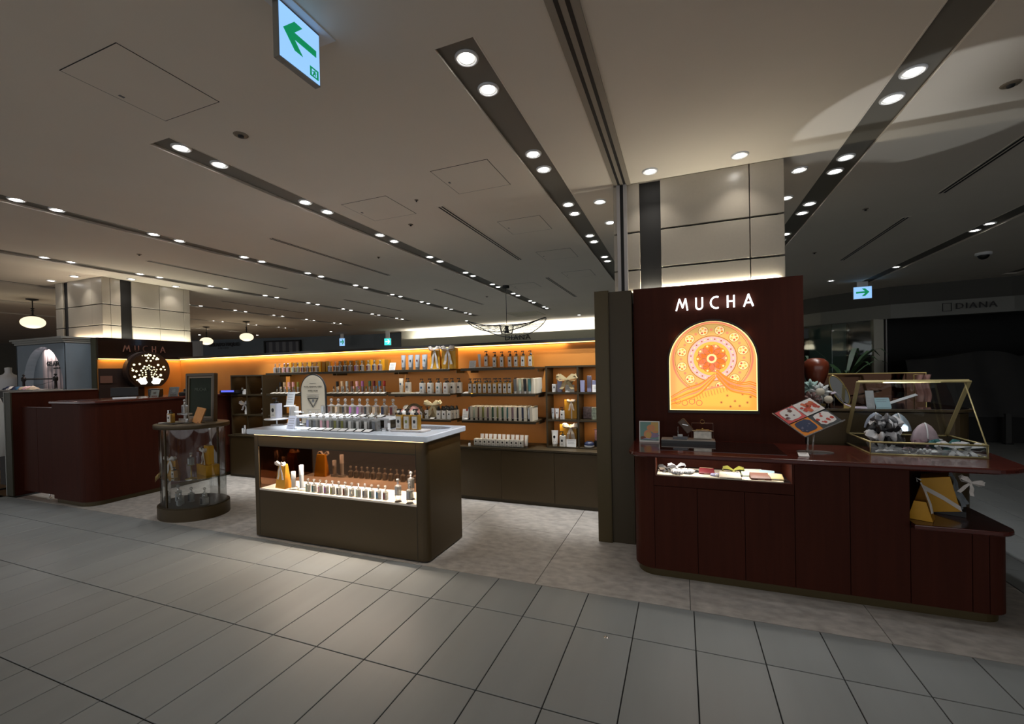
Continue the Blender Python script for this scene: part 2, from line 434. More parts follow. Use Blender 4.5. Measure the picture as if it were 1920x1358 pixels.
# air slots
k_ = 0
for (X, ya, yb) in ((-1.42, 0.74, 2.81), (-3.52, 0.77, 2.81), (-5.66, 0.79, 2.87), (-3.5, 4.05, 6.08), (-1.42, 4.03, 6.07), (-5.62, 4.15, 6.07), (2.7, -1.3, 2.29), (2.71, 2.94, 4.86), (-7.75, 3.2, 5.2), (4.75, -0.5, 2.2)):
    t = thing('air_vent', 'long narrow double-slot air vent in the ceiling, ' + ['above the shop just behind the olive wall', 'above the middle of the shelves', 'above the brown service counter', 'beyond the shelves, over the middle', 'beyond the shelves, nearest the wire pendant', 'beyond the counter toward the globe lamps', 'beside the channel over the red counter', 'near the small exit sign', 'deep over the far shop with globes', 'over the corridor at the frame edge'][k_], 'vent', (X, ya, CEIL)); k_ += 1
    L_ = yb-ya
    MB().box(-0.035, 0, -0.004, 0.035, L_, 0.002, CEILM).build('frame', t)
    for dx in (-0.015, 0.015): MB().box(dx-0.008, 0.01, -0.0055, dx+0.008, L_-0.01, -0.003, DARK).build('slot', t)
# sliding partition rail in the ceiling and its parked posts on the column
t = thing('partition_rail', 'twin-slot sliding partition rail running along the ceiling to the column', 'rail', (0.135, -3.6, CEIL))
MB().box(-0.065, 0, -0.012, 0.065, 4.555, 0.002, mat('rail_housing', rgb(150, 142, 130), 0.5)).build('housing', t)
for dx in (-0.022, 0.022): MB().box(dx-0.009, 0, -0.014, dx+0.009, 4.55, -0.010, DARK).build('slot', t)
t = thing('rail_post', 'pair of slim grey vertical rails on the column face beside the red panel', 'rail', (0.135, 0.94, 0))
for dx in (-0.03, 0.022): MB().box(dx-0.012, -0.02, 0, dx+0.014, 0.02, CEIL-0.014, STEEL).build('post', t)
MB().box(-0.016, -0.005, 0, 0.01, 0.02, CEIL-0.014, DARK).build('slot', t)

# ---- downlights
def fixture(label, group, loc, tilt=0.0):
    t = thing('downlight', label, 'downlight', loc, 0, group)
    MB().lathe([(0.045, -0.004), (0.049, -0.010), (0.057, -0.006), (0.058, 0.0)], WHITE, seg=20, cap=False).build('trim_ring', t)
    MB().lathe([(1e-5, -0.0012), (0.046, -0.0042)], REFL, seg=20, cap=False).build('reflector', t)
    o = MB().lathe([(1e-5, -0.003), (0.030, -0.003), (0.032, 0.0), (1e-5, 0.001)], LAMP, seg=18, cap=False).build('lens', t, (0, 0, -0.0065)); o.rotation_euler = (tilt, 0, 0)
    return t
fx0 = None
LP = []
def pairs(y0, y1):
    out = []; y = -0.77
    while y < 8:
        for q in (y, y+0.25):
            if y0 <= q <= y1: out.append(q)
        y += 1.0
    return out
STNAME = {-12.99: 'seventh', -10.93: 'sixth', -8.76: 'fifth', -6.61: 'fourth', -4.52: 'third', -2.45: 'second', -0.375: 'first'}
for X, ya, yb in ((-0.375, -0.9, 3.6), (-2.45, -0.9, 7.6), (-4.52, -0.9, 7.7), (-6.61, 0, 7.7), (-8.76, 3.1, 7.7), (-10.93, 4.1, 7.7), (-12.99, 5.1, 7.7)):
    for n_, y in enumerate(pairs(ya, yb)): LP.append((X, y, '%s lamp along the %s ceiling channel left of the partition rail' % (ORD[n_], STNAME[X])))
for n_, y in enumerate((0.21, 0.45, 1.19, 1.43, 2.15, 2.41, 3.14, 3.4)): LP.append((1.69, y, '%s lamp along the ceiling channel over the red counter' % ORD[n_]))
for n_, y in enumerate((3.68, 3.94, 5.89)): LP.append((3.71, y, '%s lamp in the channel over the dark corridor' % ORD[n_]))
LOW = set()
for X, y, lb in LP:
    z = CEIL+0.0215
    lb = 'round downlight, ' + lb
    if fx0 is None: fx0 = fixture(lb, 'downlights in the ceiling channels', (X, y, z), 0.06); t = fx0
    else: t = dup(fx0, (X, y, z), 0, lb, 'downlights in the ceiling channels')
    p = SPOT_W
    if X > 1 and X < 3: p *= 0.75
    if X > 3: p *= 0.3
    if y < 0: p *= 0.72
    if y > 6: p *= 1.5
    elif y > 4 or X < -7: p *= 0.8
    ty, tz = (y+0.15, 0)
    if 1.0 < y < 1.6 and -5 < X < 0: ty, tz, p = 1.85, 0.95, p*5.2
    elif 0.1 < y < 0.6 and -3 < X < -2: ty, tz, p = 0.58, 0.9, p*9.0
    tx = X
    if 0.1 < y < 0.6 and -1 < X < 0: tx, ty, tz, p = -1.5, 0.48, 0.93, p*4.0
    spot('spot', (X, y, CEIL+0.004), (tx, ty, tz), p, SPOT_COL, (37 if tz > 0.85 and ty < 0.7 else 58) if p > 45 else 84, 0.6, 0.03)
# small round lamps washing the columns
for X, y, lb in ((0.36, 0.79, 'by the partition rail in front of the near column'), (0.96, 0.79, 'above the right of the red sign panel'), (1.41, 1.23, 'first past the near column corner'), (1.44, 1.83, 'second past the near column corner'), (-0.09, 1.23, 'first on the shop side of the near column'), (-0.09, 1.82, 'second on the shop side of the near column'),
                 (-8.09, 0.89, 'first in front of the far column'), (-7.46, 0.88, 'second in front of the far column'), (-6.99, 1.32, 'first beside the far column'), (-7.02, 1.94, 'second beside the far column')):
    dup(fx0, (X, y, CEIL), 0, 'small round wall-washing downlight, ' + lb, 'downlights around the columns')
    tx = X + (0.22 if X < 0 and X > -1 else -0.22 if (X > 1.3 or X > -7.1 and X < -6) else 0); ty = y + (0.22 if y < 0.9 else 0)
    spot('spot', (X, y, CEIL-0.01), (tx*0.7+X*0.3, ty*0.7+y*0.3, 1.4), 7.0, (1.0, 0.93, 0.84), 95, 0.8, 0.02)
for X, y in ((-5.2, 8.6), (-2.0, 9.0), (3.05, 6.6), (-15.0, 7.5), (-13.6, 8.6), (-10.6, 9.0)):
    dup(fx0, (X, y, CEIL), 0, 'small far ceiling downlight ' + {-5.2: 'above the far blue-grey wall end', -2.0: 'before the pale cove behind the wire pendant', 3.05: 'over the corridor near the small exit sign', -15.0: 'past the two globe pendants', -13.6: 'between globe pendants and striped awning', -10.6: 'left of the tiny blue exit sign'}[X], 'far round downlights')
# smoke heads, sprinklers, camera dome
k_ = 0
for X, y, r in ((-1.93, -0.75, 0.03), (-1.53, 0.54, 0.012), (-1.93, 1.04, 0.018), (-5.42, 0.58, 0.018), (2.22, 2.48, 0.018), (2.22, 0.51, 0.03), (2.22, 4.19, 0.018), (-3.0, 1.9, 0.015), (-3.0, 5.2, 0.02)):
    lb = ['round ceiling sprinkler plate below the large hatch', 'tiny dark ceiling nozzle between two hatches', 'small ceiling sensor behind the middle hatch', 'small ceiling sensor near the third channel', 'small ceiling sensor over the corridor near the vent', 'dark ceiling sprinkler in the right-hand light patch', 'small ceiling sensor deep over the corridor', 'small ceiling sensor between second and third channels', 'small far ceiling sensor near the shelves'][k_]; k_ += 1
    t = thing('ceiling_sensor', lb, 'sensor', (X, y, CEIL))
    MB().lathe([(r*1.4, 0), (r*1.3, -0.004), (r, -0.006), (1e-5, -0.006)], mat('sensor_beige', rgb(120, 108, 92), 0.5), seg=16).build('plate', t)
    MB().lathe([(r*0.6, -0.004), (r*0.5, -0.016), (1e-5, -0.018)], INK, seg=12).build('nozzle', t)
t = thing('security_camera', 'small dark dome camera on the ceiling over the corridor', 'camera', (4.43, 5.26, CEIL))
MB().lathe([(0.085, 0), (0.085, -0.03), (0.06, -0.035)], WHITE, seg=20).build('housing', t)
MB().ball((0, 0, -0.03), 0.062, BLACKPL, 16).build('dome', t)

# ---- exit signs
EXW = emis('exit_sign_white', (0.27, 0.52, 0.92), 0.85); EXG = emis('exit_sign_green', (0.0, 0.19, 0.07), 0.9)
def arrow_pts(s=1.0):
    return [[(0.0, 0.5), (0.42, 1.0), (0.74, 1.0), (0.42, 0.62), (1.3, 0.62), (1.3, 0.38), (0.42, 0.38), (0.74, 0.0), (0.42, 0.0)]]
t = thing('exit_sign', 'large illuminated exit sign with green arrow hanging from the ceiling', 'exit sign', (-0.892, -1.385, CEIL))
MB().box(-0.05, -0.14, -0.006, 0.05, 0.265, 0.0, WHITE).build('mounting_plate', t)
MB().box(-0.02, -0.13, -0.006-0.02, 0.02, -0.02, -0.004, mat('sign_grey', rgb(170, 170, 172), 0.4)).build('driver_box', t)
body = MB().box(-0.016, 0, -0.233, 0.012, 0.208, -0.006, mat('sign_frame', rgb(120, 116, 108), 0.4)).build('housing', t)
MB().box(0.0115, 0.004, -0.228, 0.0145, 0.204, -0.016, EXW).build('lit_face', t)
b = MB(); P = [(0.022+0.115*x*1.02, -0.155+0.085*z) for x, z in arrow_pts()[0]]
P = [(0.02+x*0.127, -0.166+z*0.115) for x, z in arrow_pts()[0]]
b.add([(0.015, y, z) for y, z in P] + [(0.0165, y, z) for y, z in P], [tuple(range(9, 18))] + [(i, (i+1) % 9, 9+(i+1) % 9, 9+i) for i in range(9)], EXG); b.build('arrow', t)
b = MB()
for q in ((0.150, -0.215, 0.195, -0.209), (0.150, -0.215, 0.158, -0.176), (0.150, -0.182, 0.195, -0.176), (0.187, -0.215, 0.195, -0.176)): b.box(0.0148, q[0], q[1], 0.0165, q[2], q[3], EXG)
b.tube([(0.016, 0.176, -0.186), (0.016, 0.172, -0.196), (0.016, 0.166, -0.207)], 0.003, EXG, 5); b.tube([(0.016, 0.172, -0.196), (0.016, 0.180, -0.205)], 0.0025, EXG, 5); b.tube([(0.016, 0.163, -0.192), (0.016, 0.182, -0.194)], 0.0022, EXG, 5)
b.build('running_figure', t)
def small_exit(lb, loc, rz, wd, ht, right=True, teal=False):
    t = thing('exit_sign', lb, 'exit sign', loc, rz)
    MB().box(-wd*0.3, 0.005, 0, wd*0.3, 0.025, CEIL-loc[2], WHITE).build('hanger', t)
    MB().box(-wd/2, 0, -ht, wd/2, 0.03, 0, WHITE).build('housing', t)
    MB().box(-wd/2+0.005, -0.003, -ht+0.005, wd/2-0.005, 0.0, -0.005, EXW if not teal else emis('exit_teal', (0.05, 0.75, 0.7), 1.0)).build('lit_face', t)
    b = MB(); sgn = -1 if right else 1
    P = [(sgn*(x-0.65)*wd*0.55, -ht*0.78+z*ht*0.62) for x, z in arrow_pts()[0]]
    n = 9; b.add([(x, -0.004, z) for x, z in P] + [(x, -0.006, z) for x, z in P], [tuple(range(n, 2*n))] + [(i, (i+1) % n, n+(i+1) % n, n+i) for i in range(n)], EXG if not teal else emis('exit_pale', (0.7, 1, 0.9), 1.2)); b.build('arrow', t)
small_exit('small lit exit sign with right arrow over the dark corridor', (3.63, 7.0, 2.77), -0.1, 0.27, 0.22)
small_exit('tiny blue exit sign with right arrow beyond the shelves', (-11.0, 9.95, 2.70), 0.35, 0.2, 0.28)
small_exit('tiny teal exit sign beside the far pale fascia', (-8.95, 9.9, 2.60), 0.3, 0.24, 0.24, True, True)

# ---- columns
def clad_column(name, x0, y0, s, joints_front, joints_right, m=CLAD, slots=()):
    """square column clad in panels; joints = x offsets of vertical joints (pairs a,b = panel spans)"""
    root = struct(name, MB().box(x0+0.03, y0+0.03, 0, x0+s-0.03, y0+s-0.03, CEIL, DARK))
    zs = [(1.9, 2.165), (2.175, 2.465), (2.475, CEIL)]
    for spans, face in ((joints_front, 'f'), (joints_right, 'r')):
        for (a, b_, mirror) in spans:
            if mirror:
                bb = MB()
                if face == 'f': bb.box(x0+a, y0+0.035, 1.0, x0+b_, y0+0.045, CEIL, MIRROR)
                else: bb.box(x0+s-0.045, y0+a, 1.0, x0+s-0.035, y0+b_, CEIL, MIRROR)
                bb.build('mirror_strip', root); continue
            for z0, z1 in zs:
                bb = MB()
                if face == 'f': bb.box(x0+a+0.001, y0, z0, x0+b_-0.001, y0+0.028, z1-0.002, m)
                else: bb.box(x0+s-0.028, y0+a+0.001, z0, x0+s, y0+b_-0.001, z1-0.002, m)
                bb.build('wall_panel', root, bevel=0.003, seg=1)
    for z0, z1 in zs:   # plain panels on the sides the camera cannot reach
        MB().box(x0, y0+0.03, z0, x0+0.028, y0+s, z1-0.002, m).build('wall_panel', root)
        MB().box(x0+0.03, y0+s-0.028, z0, x0+s-0.03, y0+s, z1-0.002, m).build('wall_panel', root)
    return root
clad_column('column_near', 0.06, 0.965, 1.2, [(0.0, 0.205, False), (0.205, 0.36, True), (0.362, 0.978, False), (0.982, 1.2, False)], [(0.0, 0.6, False), (0.6, 1.2, False)])
clad_column('column_far', -8.36, 1.04, 1.2, [(0.0, 0.19, False), (0.19, 0.33, True), (0.33, 0.95, False), (0.952, 1.2, False)], [(0.0, 0.1, False), (0.102, 0.225, False), (0.225, 0.37, True), (0.37, 0.74, False), (0.742, 1.1, False), (1.102, 1.2, False)])

# ---- far perimeter: bulkheads, fascias, shop fronts
FAR = struct('wall_far', MB().prism([(-24, 8.2), (-17.1, 9.0), (-13.0, 10.2), (-11.9, 10.4), (-10.2, 10.7), (-8.7, 10.7), (-8.7, 10.9), (-24, 10.9)], 0, CEIL, BLUEGREY))
# recessed cove wall and pale fascia of the shop beyond
PALE = mat('pale_greige_paint', rgb(176, 174, 160), 0.6)
FASC = mat('satin_fascia', rgb(168, 168, 152), 0.5)
struct('wall_cove', MB().box(-8.7, 10.35, 2.2, 3.0, 10.45, CEIL, PALE))
t = struct('trim_1', MB().box(-8.35, 9.85, 2.22, 0.3, 10.05, 2.53, FASC))
MB().box(-8.3, 10.07, 2.50, 0.3, 10.12, 2.515, emis('cove_white', (1.0, 0.97, 0.88), 9.0)).build('light_strip', t)
area('cove_lamp', (-4, 10.13, 2.52), (PI*0.9, 0, 0), 8.4, 0.1, 50, (1, 0.97, 0.9))
struct('wall_beyond', MB().box(-8.7, 10.5, 0, 3.0, 10.6, 2.3, mat('dark_shop', rgb(40, 38, 34), 0.7)))
tag(text('shop_lettering', 'DIANA', 0.22, (-4.1, 9.83, 2.39), FY, INK, None, 0.008, 'CENTER', 1.15, 0, 1.12), 'thin dark DIANA lettering on the pale fascia beyond the shelves', 'lettering')
# blue-grey shop left of it
GEL = mat('black_lettering', rgb(24, 26, 30), 0.5)
t = thing('shop_sign', 'black GELATO PIQUE lettering on the blue-grey wall beyond the shelves', 'sign', (-16.2, 9.20, 2.645), 0.28)
text('lettering', 'GELATO PIQUE', 0.185, (0, -0.03, 0), FY, GEL, t, 0.01, 'CENTER', 1.0, 0.007)
text('small_lettering', 'au fait et de la', 0.06, (0, -0.03, -0.13), FY, GEL, t, 0.005, 'CENTER', 1.3)
b = MB()
for i in range(10):
    mm = mat('stripe_a', rgb(120, 124, 132), 0.7) if i % 2 else mat('stripe_b', rgb(78, 82, 92), 0.7)
    b.box(-0.95+i*0.19, -0.02, -0.5, -0.95+(i+1)*0.19, 0.02, 0.17, mm)
t = thing('striped_awning', 'grey striped awning panel on the far blue-grey wall', 'awning', (-13.86, 9.88, 2.57), 0.28); t.scale = (0.72, 1, 0.72)
b.build('panel', t); b = MB().box(-1.03, -0.06, -0.55, -0.95, 0.02, 0.25, INK).box(0.95, -0.06, -0.55, 1.03, 0.02, 0.25, INK).box(-1.03, -0.06, 0.17, 1.03, 0.02, 0.25, INK); b.build('frame', t)
text('lettering', 'GELATO PIQUE', 0.12, (0, -0.03, -0.36), FY, GEL, t, 0.004)
tag(MB().box(-0.165, -0.02, 0, 0.165, 0.02, 2.085, mat('pale_box', rgb(150, 154, 160), 0.6)).box(-0.175, -0.025, 0, -0.165, 0.025, 2.09, INKG).build('display_board', None, (-8.21, 3.0, 0)), 'tall pale blank board behind the glossy brown fascia', 'board')
# dark low fixtures seen over the shelf wall
for i, (x, w_) in enumerate(((-13.2, 1.2), (-11.3, 0.9), (-9.3, 2.2), (-6.8, 1.5))):
    tag(MB().box(-w_/2, -0.2, 0, w_/2, 0.2, 1.95, DARK).box(-w_/2-0.02, -0.22, 1.95, w_/2+0.02, 0.22, 1.99, BLACKPL).build('dark_cabinet', None, (x, 6.6, 0)), 'dark tall fixture behind the shelf wall, %s along' % ORD[i], 'cabinet')
# round globe pendants and wire pendant
OPAL = emis('opal_globe', (1.0, 0.82, 0.56), 0.95)
def globe(lb, loc, first=None):
    if first: return dup(first, loc, 0, lb, 'opal globe pendants')
    t = thing('globe_pendant', lb, 'pendant lamp', loc, 0, 'opal globe pendants')
    MB().lathe([(0.085, 0), (0.085, -0.012), (0.02, -0.03)], INK, seg=18).build('ceiling_plate', t)
    MB().tube([(0, 0, -0.02), (0, 0, -0.29)], 0.009, INK).build('stem', t)
    MB().lathe([(0.012, -0.16), (0.03, -0.17), (0.012, -0.18), (0.012, -0.2), (0.028, -0.21), (0.012, -0.22), (0.012, -0.28), (0.06, -0.305), (0.075, -0.315)], INK, seg=16).build('fitting', t)
    MB().ball((0, 0, -0.42), 0.165, OPAL, 24, sz=0.66).build('globe', t)
    return t
g0 = globe('lit white globe pendant beside the far column', (-10.35, 1.55, CEIL))
globe('lit white globe pendant beyond the shelves, farther of two', (-12.4, 6.0, CEIL), g0)
globe('lit white globe pendant beyond the shelves, nearer of two', (-10.34, 5.69, CEIL), g0)
for X, y in ((-10.35, 1.55), (-12.4, 6.0), (-10.34, 5.69)):
    l = bpy.data.lights.new('globe_light', 'POINT'); l.energy = 6; l.color = (1, 0.85, 0.62); l.shadow_soft_size = 0.2
    o = bpy.data.objects.new('globe_light', l); COL.objects.link(o); o.location = (X, y, CEIL-0.65)
t = thing('wire_pendant', 'large black wire hat-brim pendant lamp beyond the shelves', 'pendant lamp', (-2.26, 4.37, CEIL))
MB().lathe([(0.06, 0), (0.06, -0.04), (0.01, -0.045)], INK, seg=18).build('ceiling_plate', t)
MB().tube([(0, 0, -0.04), (0, 0, -0.72)], 0.005, INK, 6).build('cord', t)
b = MB(); N = 48
def brim(a, r):
    z = 0.13*math.cos(2*(a-0.15)) * (r/0.68)**1.5 - 0.70 - 0.02
    return (r*math.cos(a)*1.02, r*math.sin(a)*0.9, z)
b.tube([brim(2*PI*i/96, 0.68) for i in range(96)], 0.008, INK, 5, closed=True)
for i in range(N): a = 2*PI*i/N; b.tube([(0.13*math.cos(a), 0.13*math.sin(a), -0.68), brim(a, 0.40), brim(a, 0.68)], 0.0032, INK, 4)
b.build('wire_brim', t)
b = MB()
for i in range(N): a = 2*PI*i/N; b.tube([(0.13*math.cos(a), 0.13*math.sin(a), -0.68), (0.095*math.cos(a), 0.095*math.sin(a), -0.83)], 0.0028, INK, 4)
b.tube([(0.13*math.cos(2*PI*i/32), 0.13*math.sin(2*PI*i/32), -0.68) for i in range(32)], 0.005, INK, 5, closed=True); b.tube([(0.095*math.cos(2*PI*i/32), 0.095*math.sin(2*PI*i/32), -0.83) for i in range(32)], 0.005, INK, 5, closed=True)
b.lathe([(0.03, -0.7), (0.03, -0.78), (0.045, -0.8), (0.045, -0.82)], INK, seg=14)
b.build('crown_basket', t)
tag(MB().box(-0.4, -0.4, -0.02, 0.4, 0.4, 0, mat('warm_panel', rgb(196, 190, 172), 0.6)).build('ceiling_panel', None, (-3.17, 8.05, CEIL)), 'square pale panel on the ceiling beyond the wire pendant', 'panel')

# ---- right side: dark closed shop
DKW = mat('dark_shop_wall', rgb(30, 31, 31), 0.6)
struct('wall_right_shop', MB().box(4.2, 9.6, 0, 10, 9.7, CEIL, DKW).box(9.9, 4, 0, 10, 9.6, CEIL, DKW))
BULK = mat('bulkhead_grey', rgb(84, 83, 78), 0.7)
FASR = mat('fascia_grey', rgb(126, 126, 120), 0.45, metal=0.15)
FP = [(10.0, 7.55), (6.0, 7.7), (4.35, 7.95), (3.4, 8.7), (2.6, 9.8)]
def wallstrip(b, P, z0, z1, th, m):
    for (x0, y0), (x1, y1) in zip(P[:-1], P[1:]):
        d = Vector((x1-x0, y1-y0)); n = Vector((d.y, -d.x)).normalized()*th
        if n.y < 0: n = -n
        b.prism([(x0, y0), (x1, y1), (x1+n.x, y1+n.y), (x0+n.x, y0+n.y)], z0, z1, m)
b = MB(); wallstrip(b, FP, 2.5, CEIL, 0.3, BULK); struct('wall_bulkhead', b)
b = MB(); wallstrip(b, [(x, y-0.06) for x, y in FP], 2.24, 2.51, 0.3, FASR); struct('trim_2', b)
tag(text('shop_lettering', 'DIANA', 0.15, (5.47, 7.60, 2.375), (PI/2, 0, -0.04), mat('dark_letter', rgb(34, 34, 34), 0.4), None, 0.008, 'CENTER', 1.1, 0, 1.15), 'large dark DIANA lettering on the grey fascia over the closed shop', 'lettering')
tag(MB().box(0, 0, 0, 0.13, 0.01, 0.008, INK).box(0, 0, 0.14, 0.13, 0.01, 0.148, INK).box(0, 0, 0, 0.008, 0.01, 0.148, INK).box(0.122, 0, 0, 0.13, 0.01, 0.148, INK).build('bag_logo', None, (5.02, 7.63, 2.30)), 'thin square outline logo before the large dark lettering', 'logo')
# glazed corner of that shop
t = thing('glass_screen', 'greenish glass screen and steel post at the closed shop corner', 'glass screen', (3.0, 8.9, 0))
b = MB(); b.prism([(-0.25, 0.42), (0.55, -0.38), (0.565, -0.365), (-0.235, 0.435)], 0, 2.25, GLASSG); b.build('pane', t)
b = MB(); b.prism([(0.56, -0.39), (1.15, -0.83), (1.165, -0.815), (0.575, -0.375)], 0, 2.25, GLASSG); b.build('pane', t)
MB().box(1.12, -0.9, 0, 1.28, -0.75, 2.25, mat('post_metal', rgb(150, 148, 136), 0.35, metal=0.5)).build('post', t)
MB().box(1.3, -0.95, 0, 1.315, -0.9, 2.25, STEEL).build('door_edge', t)
PG = mat('pale_green_wall', rgb(136, 150, 146), 0.6)
struct('wall_glazed', MB().box(3.35, 9.3, 0, 4.05, 9.35, 2.4, PG))
tag(MB().box(0, 0, 0, 0.42, 0.03, 0.22, mat('faint_sign', rgb(96, 102, 102), 0.5)).build('hanging_board', None, (2.75, 8.62, 1.95)), 'small pale board seen through the shop glass', 'board')
# dust sheets over closed displays
def sheet(lb, x0, x1, y, peaks, z0=0.42):
    def fn(u, v):
        x = x0+(x1-x0)*u; top = 1.28 + peaks(u)
        z = z0 + (top-z0)*v + 0.03*math.sin(u*9)*(1-v)
        yy = y - 0.35*(1-v)**0.8 + 0.05*math.sin(u*31+v*2)*(1-v*0.7) + 0.02*math.sin(u*67)
        return (x, yy, z)
    b = MB(); b.grid(fn, 90, 10, GREYSHEET)
    b.grid(lambda u, v: (x0+(x1-x0)*u, y+0.9*v, 1.28+peaks(u)), 60, 3, GREYSHEET)
    return tag(b.build('dust_sheet'), lb, 'dust sheet')
sheet('long dark grey dust sheet draped over displays of the closed shop', 4.35, 9.6, 7.3, lambda u: 0.10+0.13*abs(math.sin(u*3.2*PI+0.25))**0.7+0.1*u - 0.06*math.sin(u*20))
for i, (x, y) in enumerate(((5.55, 6.98), (6.15, 6.98), (7.4, 6.98), (8.2, 6.98))):
    tag(MB().box(-0.035, -0.035, 0, 0.035, 0.035, 0.5, mat('table_leg_grey', rgb(60, 60, 58), 0.5)).box(-0.05, -0.05, 0, 0.05, 0.05, 0.02, DARK).build('display_table_post', None, (x, y, 0)), 'square grey table post below the dust sheet, %s along' % ORD[i], 'post')
tag(MB().box(0, 0, 0, 4.6, 0.8, 0.42, DARK).box(-0.02, -0.02, 0.42, 4.62, 0.82, 0.46, BLACKPL).build('low_platform', None, (4.5, 7.15, 0)), 'low black platform under the dust sheet', 'platform')

# ---- shop walls
t = struct('wall_side', MB().box(-0.084, 0.83, 0, 0.026, 1.97, 2.0, OLIVE))
MB().box(-0.078, 0.826, 0.004, 0.020, 0.8305, 1.994, OLIVE).build('end_panel', t)
MB().box(0.026, 0.85, 0, 0.20, 0.96, 1.99, BRONZED).build('infill_panel', t)
t = struct('wall_shelf', MB().box(-6.95, 1.95, 0, -0.084, 2.03, 1.70, BRONZED))
MB().box(-6.95, 1.94, 0.575, -0.084, 1.952, 1.665, ORANGE).build('orange_panel', t)
MB().box(-6.95, 1.895, 1.682, -0.084, 2.05, 1.712, DARK).build('top_rim', t)
LEDA = emis('amber_led', (1.0, 0.62, 0.2), 2.6)
MB().box(-6.94, 1.925, 1.672, -0.09, 1.938, 1.681, LEDA).build('light_strip', t)
for xa in (-6.2, -4.6, -3.0, -1.4): area('amber_lamp', (xa, 1.915, 1.675), (math.radians(22), 0, 0), 1.6, 0.03, 2.7, (1.0, 0.68, 0.30))
# left: MUCHA cladding on the far column, facing the shop
t = struct('wall_counter', MB().box(-7.08, 0.87, 0, -6.97, 1.97, 1.965, REDCORE))
MB().box(-7.082, 0.86, 0, -6.968, 0.872, 1.965, mat('olive_edge', rgb(54, 52, 36), 0.5)).build('end_panel', t)
MB().box(-6.972, 0.875, 0, -6.955, 1.95, 1.655, ORANGE).build('orange_panel', t)
MB().box(-6.972, 0.872, 1.69, -6.935, 2.12, 1.965, BLKGLASS).build('gloss_fascia', t)
MB().box(-6.960, 0.875, 1.672, -6.938, 1.95, 1.69, DARK).build('top_rim', t)
MB().box(-6.955, 0.88, 1.664, -6.945, 1.94, 1.672, LEDA).build('light_strip', t)
area('amber_lamp', (-6.935, 1.4, 1.668), (0, math.radians(22), 0), 0.03, 1.0, 1.3, (1.0, 0.66, 0.26))
MB().box(-6.955, 0.875, 0, -6.945, 1.42, 1.535, REDCORE).build('lower_shade_sheet', t)  # dark sheet standing in for the shade low on the orange panel
MB().box(-6.972, 1.97, 1.665, -6.6, 1.99, 1.69, DARK).build('corner_rim', t)
tag(MB().box(0, 0, 0, 0.004, 0.14, 0.1, mat('notice_brown', rgb(104, 72, 60), 0.6)).build('wall_notice', None, (-6.944, 0.89, 1.33)), 'small brownish notice on the dark wall behind the service counter', 'notice')
# letters of the sign, drawn as strokes (x to 1 unit wide, z 0..1)
def arc(cx, cz, r, a0, a1, n=12, rz_=None):
    return [(cx+r*math.cos(math.radians(a0+(a1-a0)*i/n)), cz+(rz_ or r)*math.sin(math.radians(a0+(a1-a0)*i/n))) for i in range(n+1)]
LET = {'M': (1.0, [[(0.0, 0.0), (0.30, 1.0)], [(0.30, 1.0), (0.58, 0.22)], [(0.58, 0.22), (0.86, 1.0)], [(0.86, 1.0), (1.02, 0.0)]]),
       'U': (0.56, [[(0.0, 1.0)] + arc(0.28, 0.27, 0.28, 180, 360) + [(0.56, 1.0)]]),
       'C': (0.66, [arc(0.5, 0.5, 0.5, 72, 288, 18)]),
       'H': (0.54, [[(0.0, 0.0), (0.0, 1.0)], [(0.54, 0.0), (0.54, 1.0)], [(0.0, 0.52), (0.54, 0.52)]]),
       'A': (0.74, [[(0.0, 0.0), (0.37, 1.0)], [(0.37, 1.0), (0.74, 0.0)], [(0.14, 0.30), (0.60, 0.30)]])}
def sign_letters(parent, width, h, th, dep, m, plane):
    xs_ = {'M': 0.0, 'U': 0.262, 'C': 0.450, 'H': 0.664, 'A': 0.865}
    for ch in 'MUCHA':
        lw, st = LET[ch]; b = MB()
        for pth in st:
            pts = [(x*h*0.92, z*h) for x, z in pth]
            for a, c in zip(pts[:-1], pts[1:]):
                dx, dz = c[0]-a[0], c[1]-a[1]; L_ = math.hypot(dx, dz) or 1e-6; nx, nz = -dz/L_*th/2, dx/L_*th/2; ex, ez = dx/L_*th*0.3, dz/L_*th*0.3
                Q = [(a[0]-ex+nx, a[1]-ez+nz), (a[0]-ex-nx, a[1]-ez-nz), (c[0]+ex-nx, c[1]+ez-nz), (c[0]+ex+nx, c[1]+ez+nz)]
                V = [(x, -dep, z) for x, z in Q] + [(x, 0, z) for x, z in Q]
                b.add(V, [(0, 1, 2, 3), (7, 6, 5, 4)] + [(i, (i+1) % 4, 4+(i+1) % 4, 4+i) for i in range(4)], m)
        b.build('letter', parent, (xs_[ch]*width, 0, 0))
t = thing('sign_lettering', 'unlit brownish MUCHA letters on the glossy dark fascia behind the counter', 'lettering', (-6.934, 1.16, 1.78), PI/2)
sign_letters(t, 0.56, 0.088, 0.010, 0.008, mat('letter_brown', rgb(122, 84, 70), 0.4), 'x')
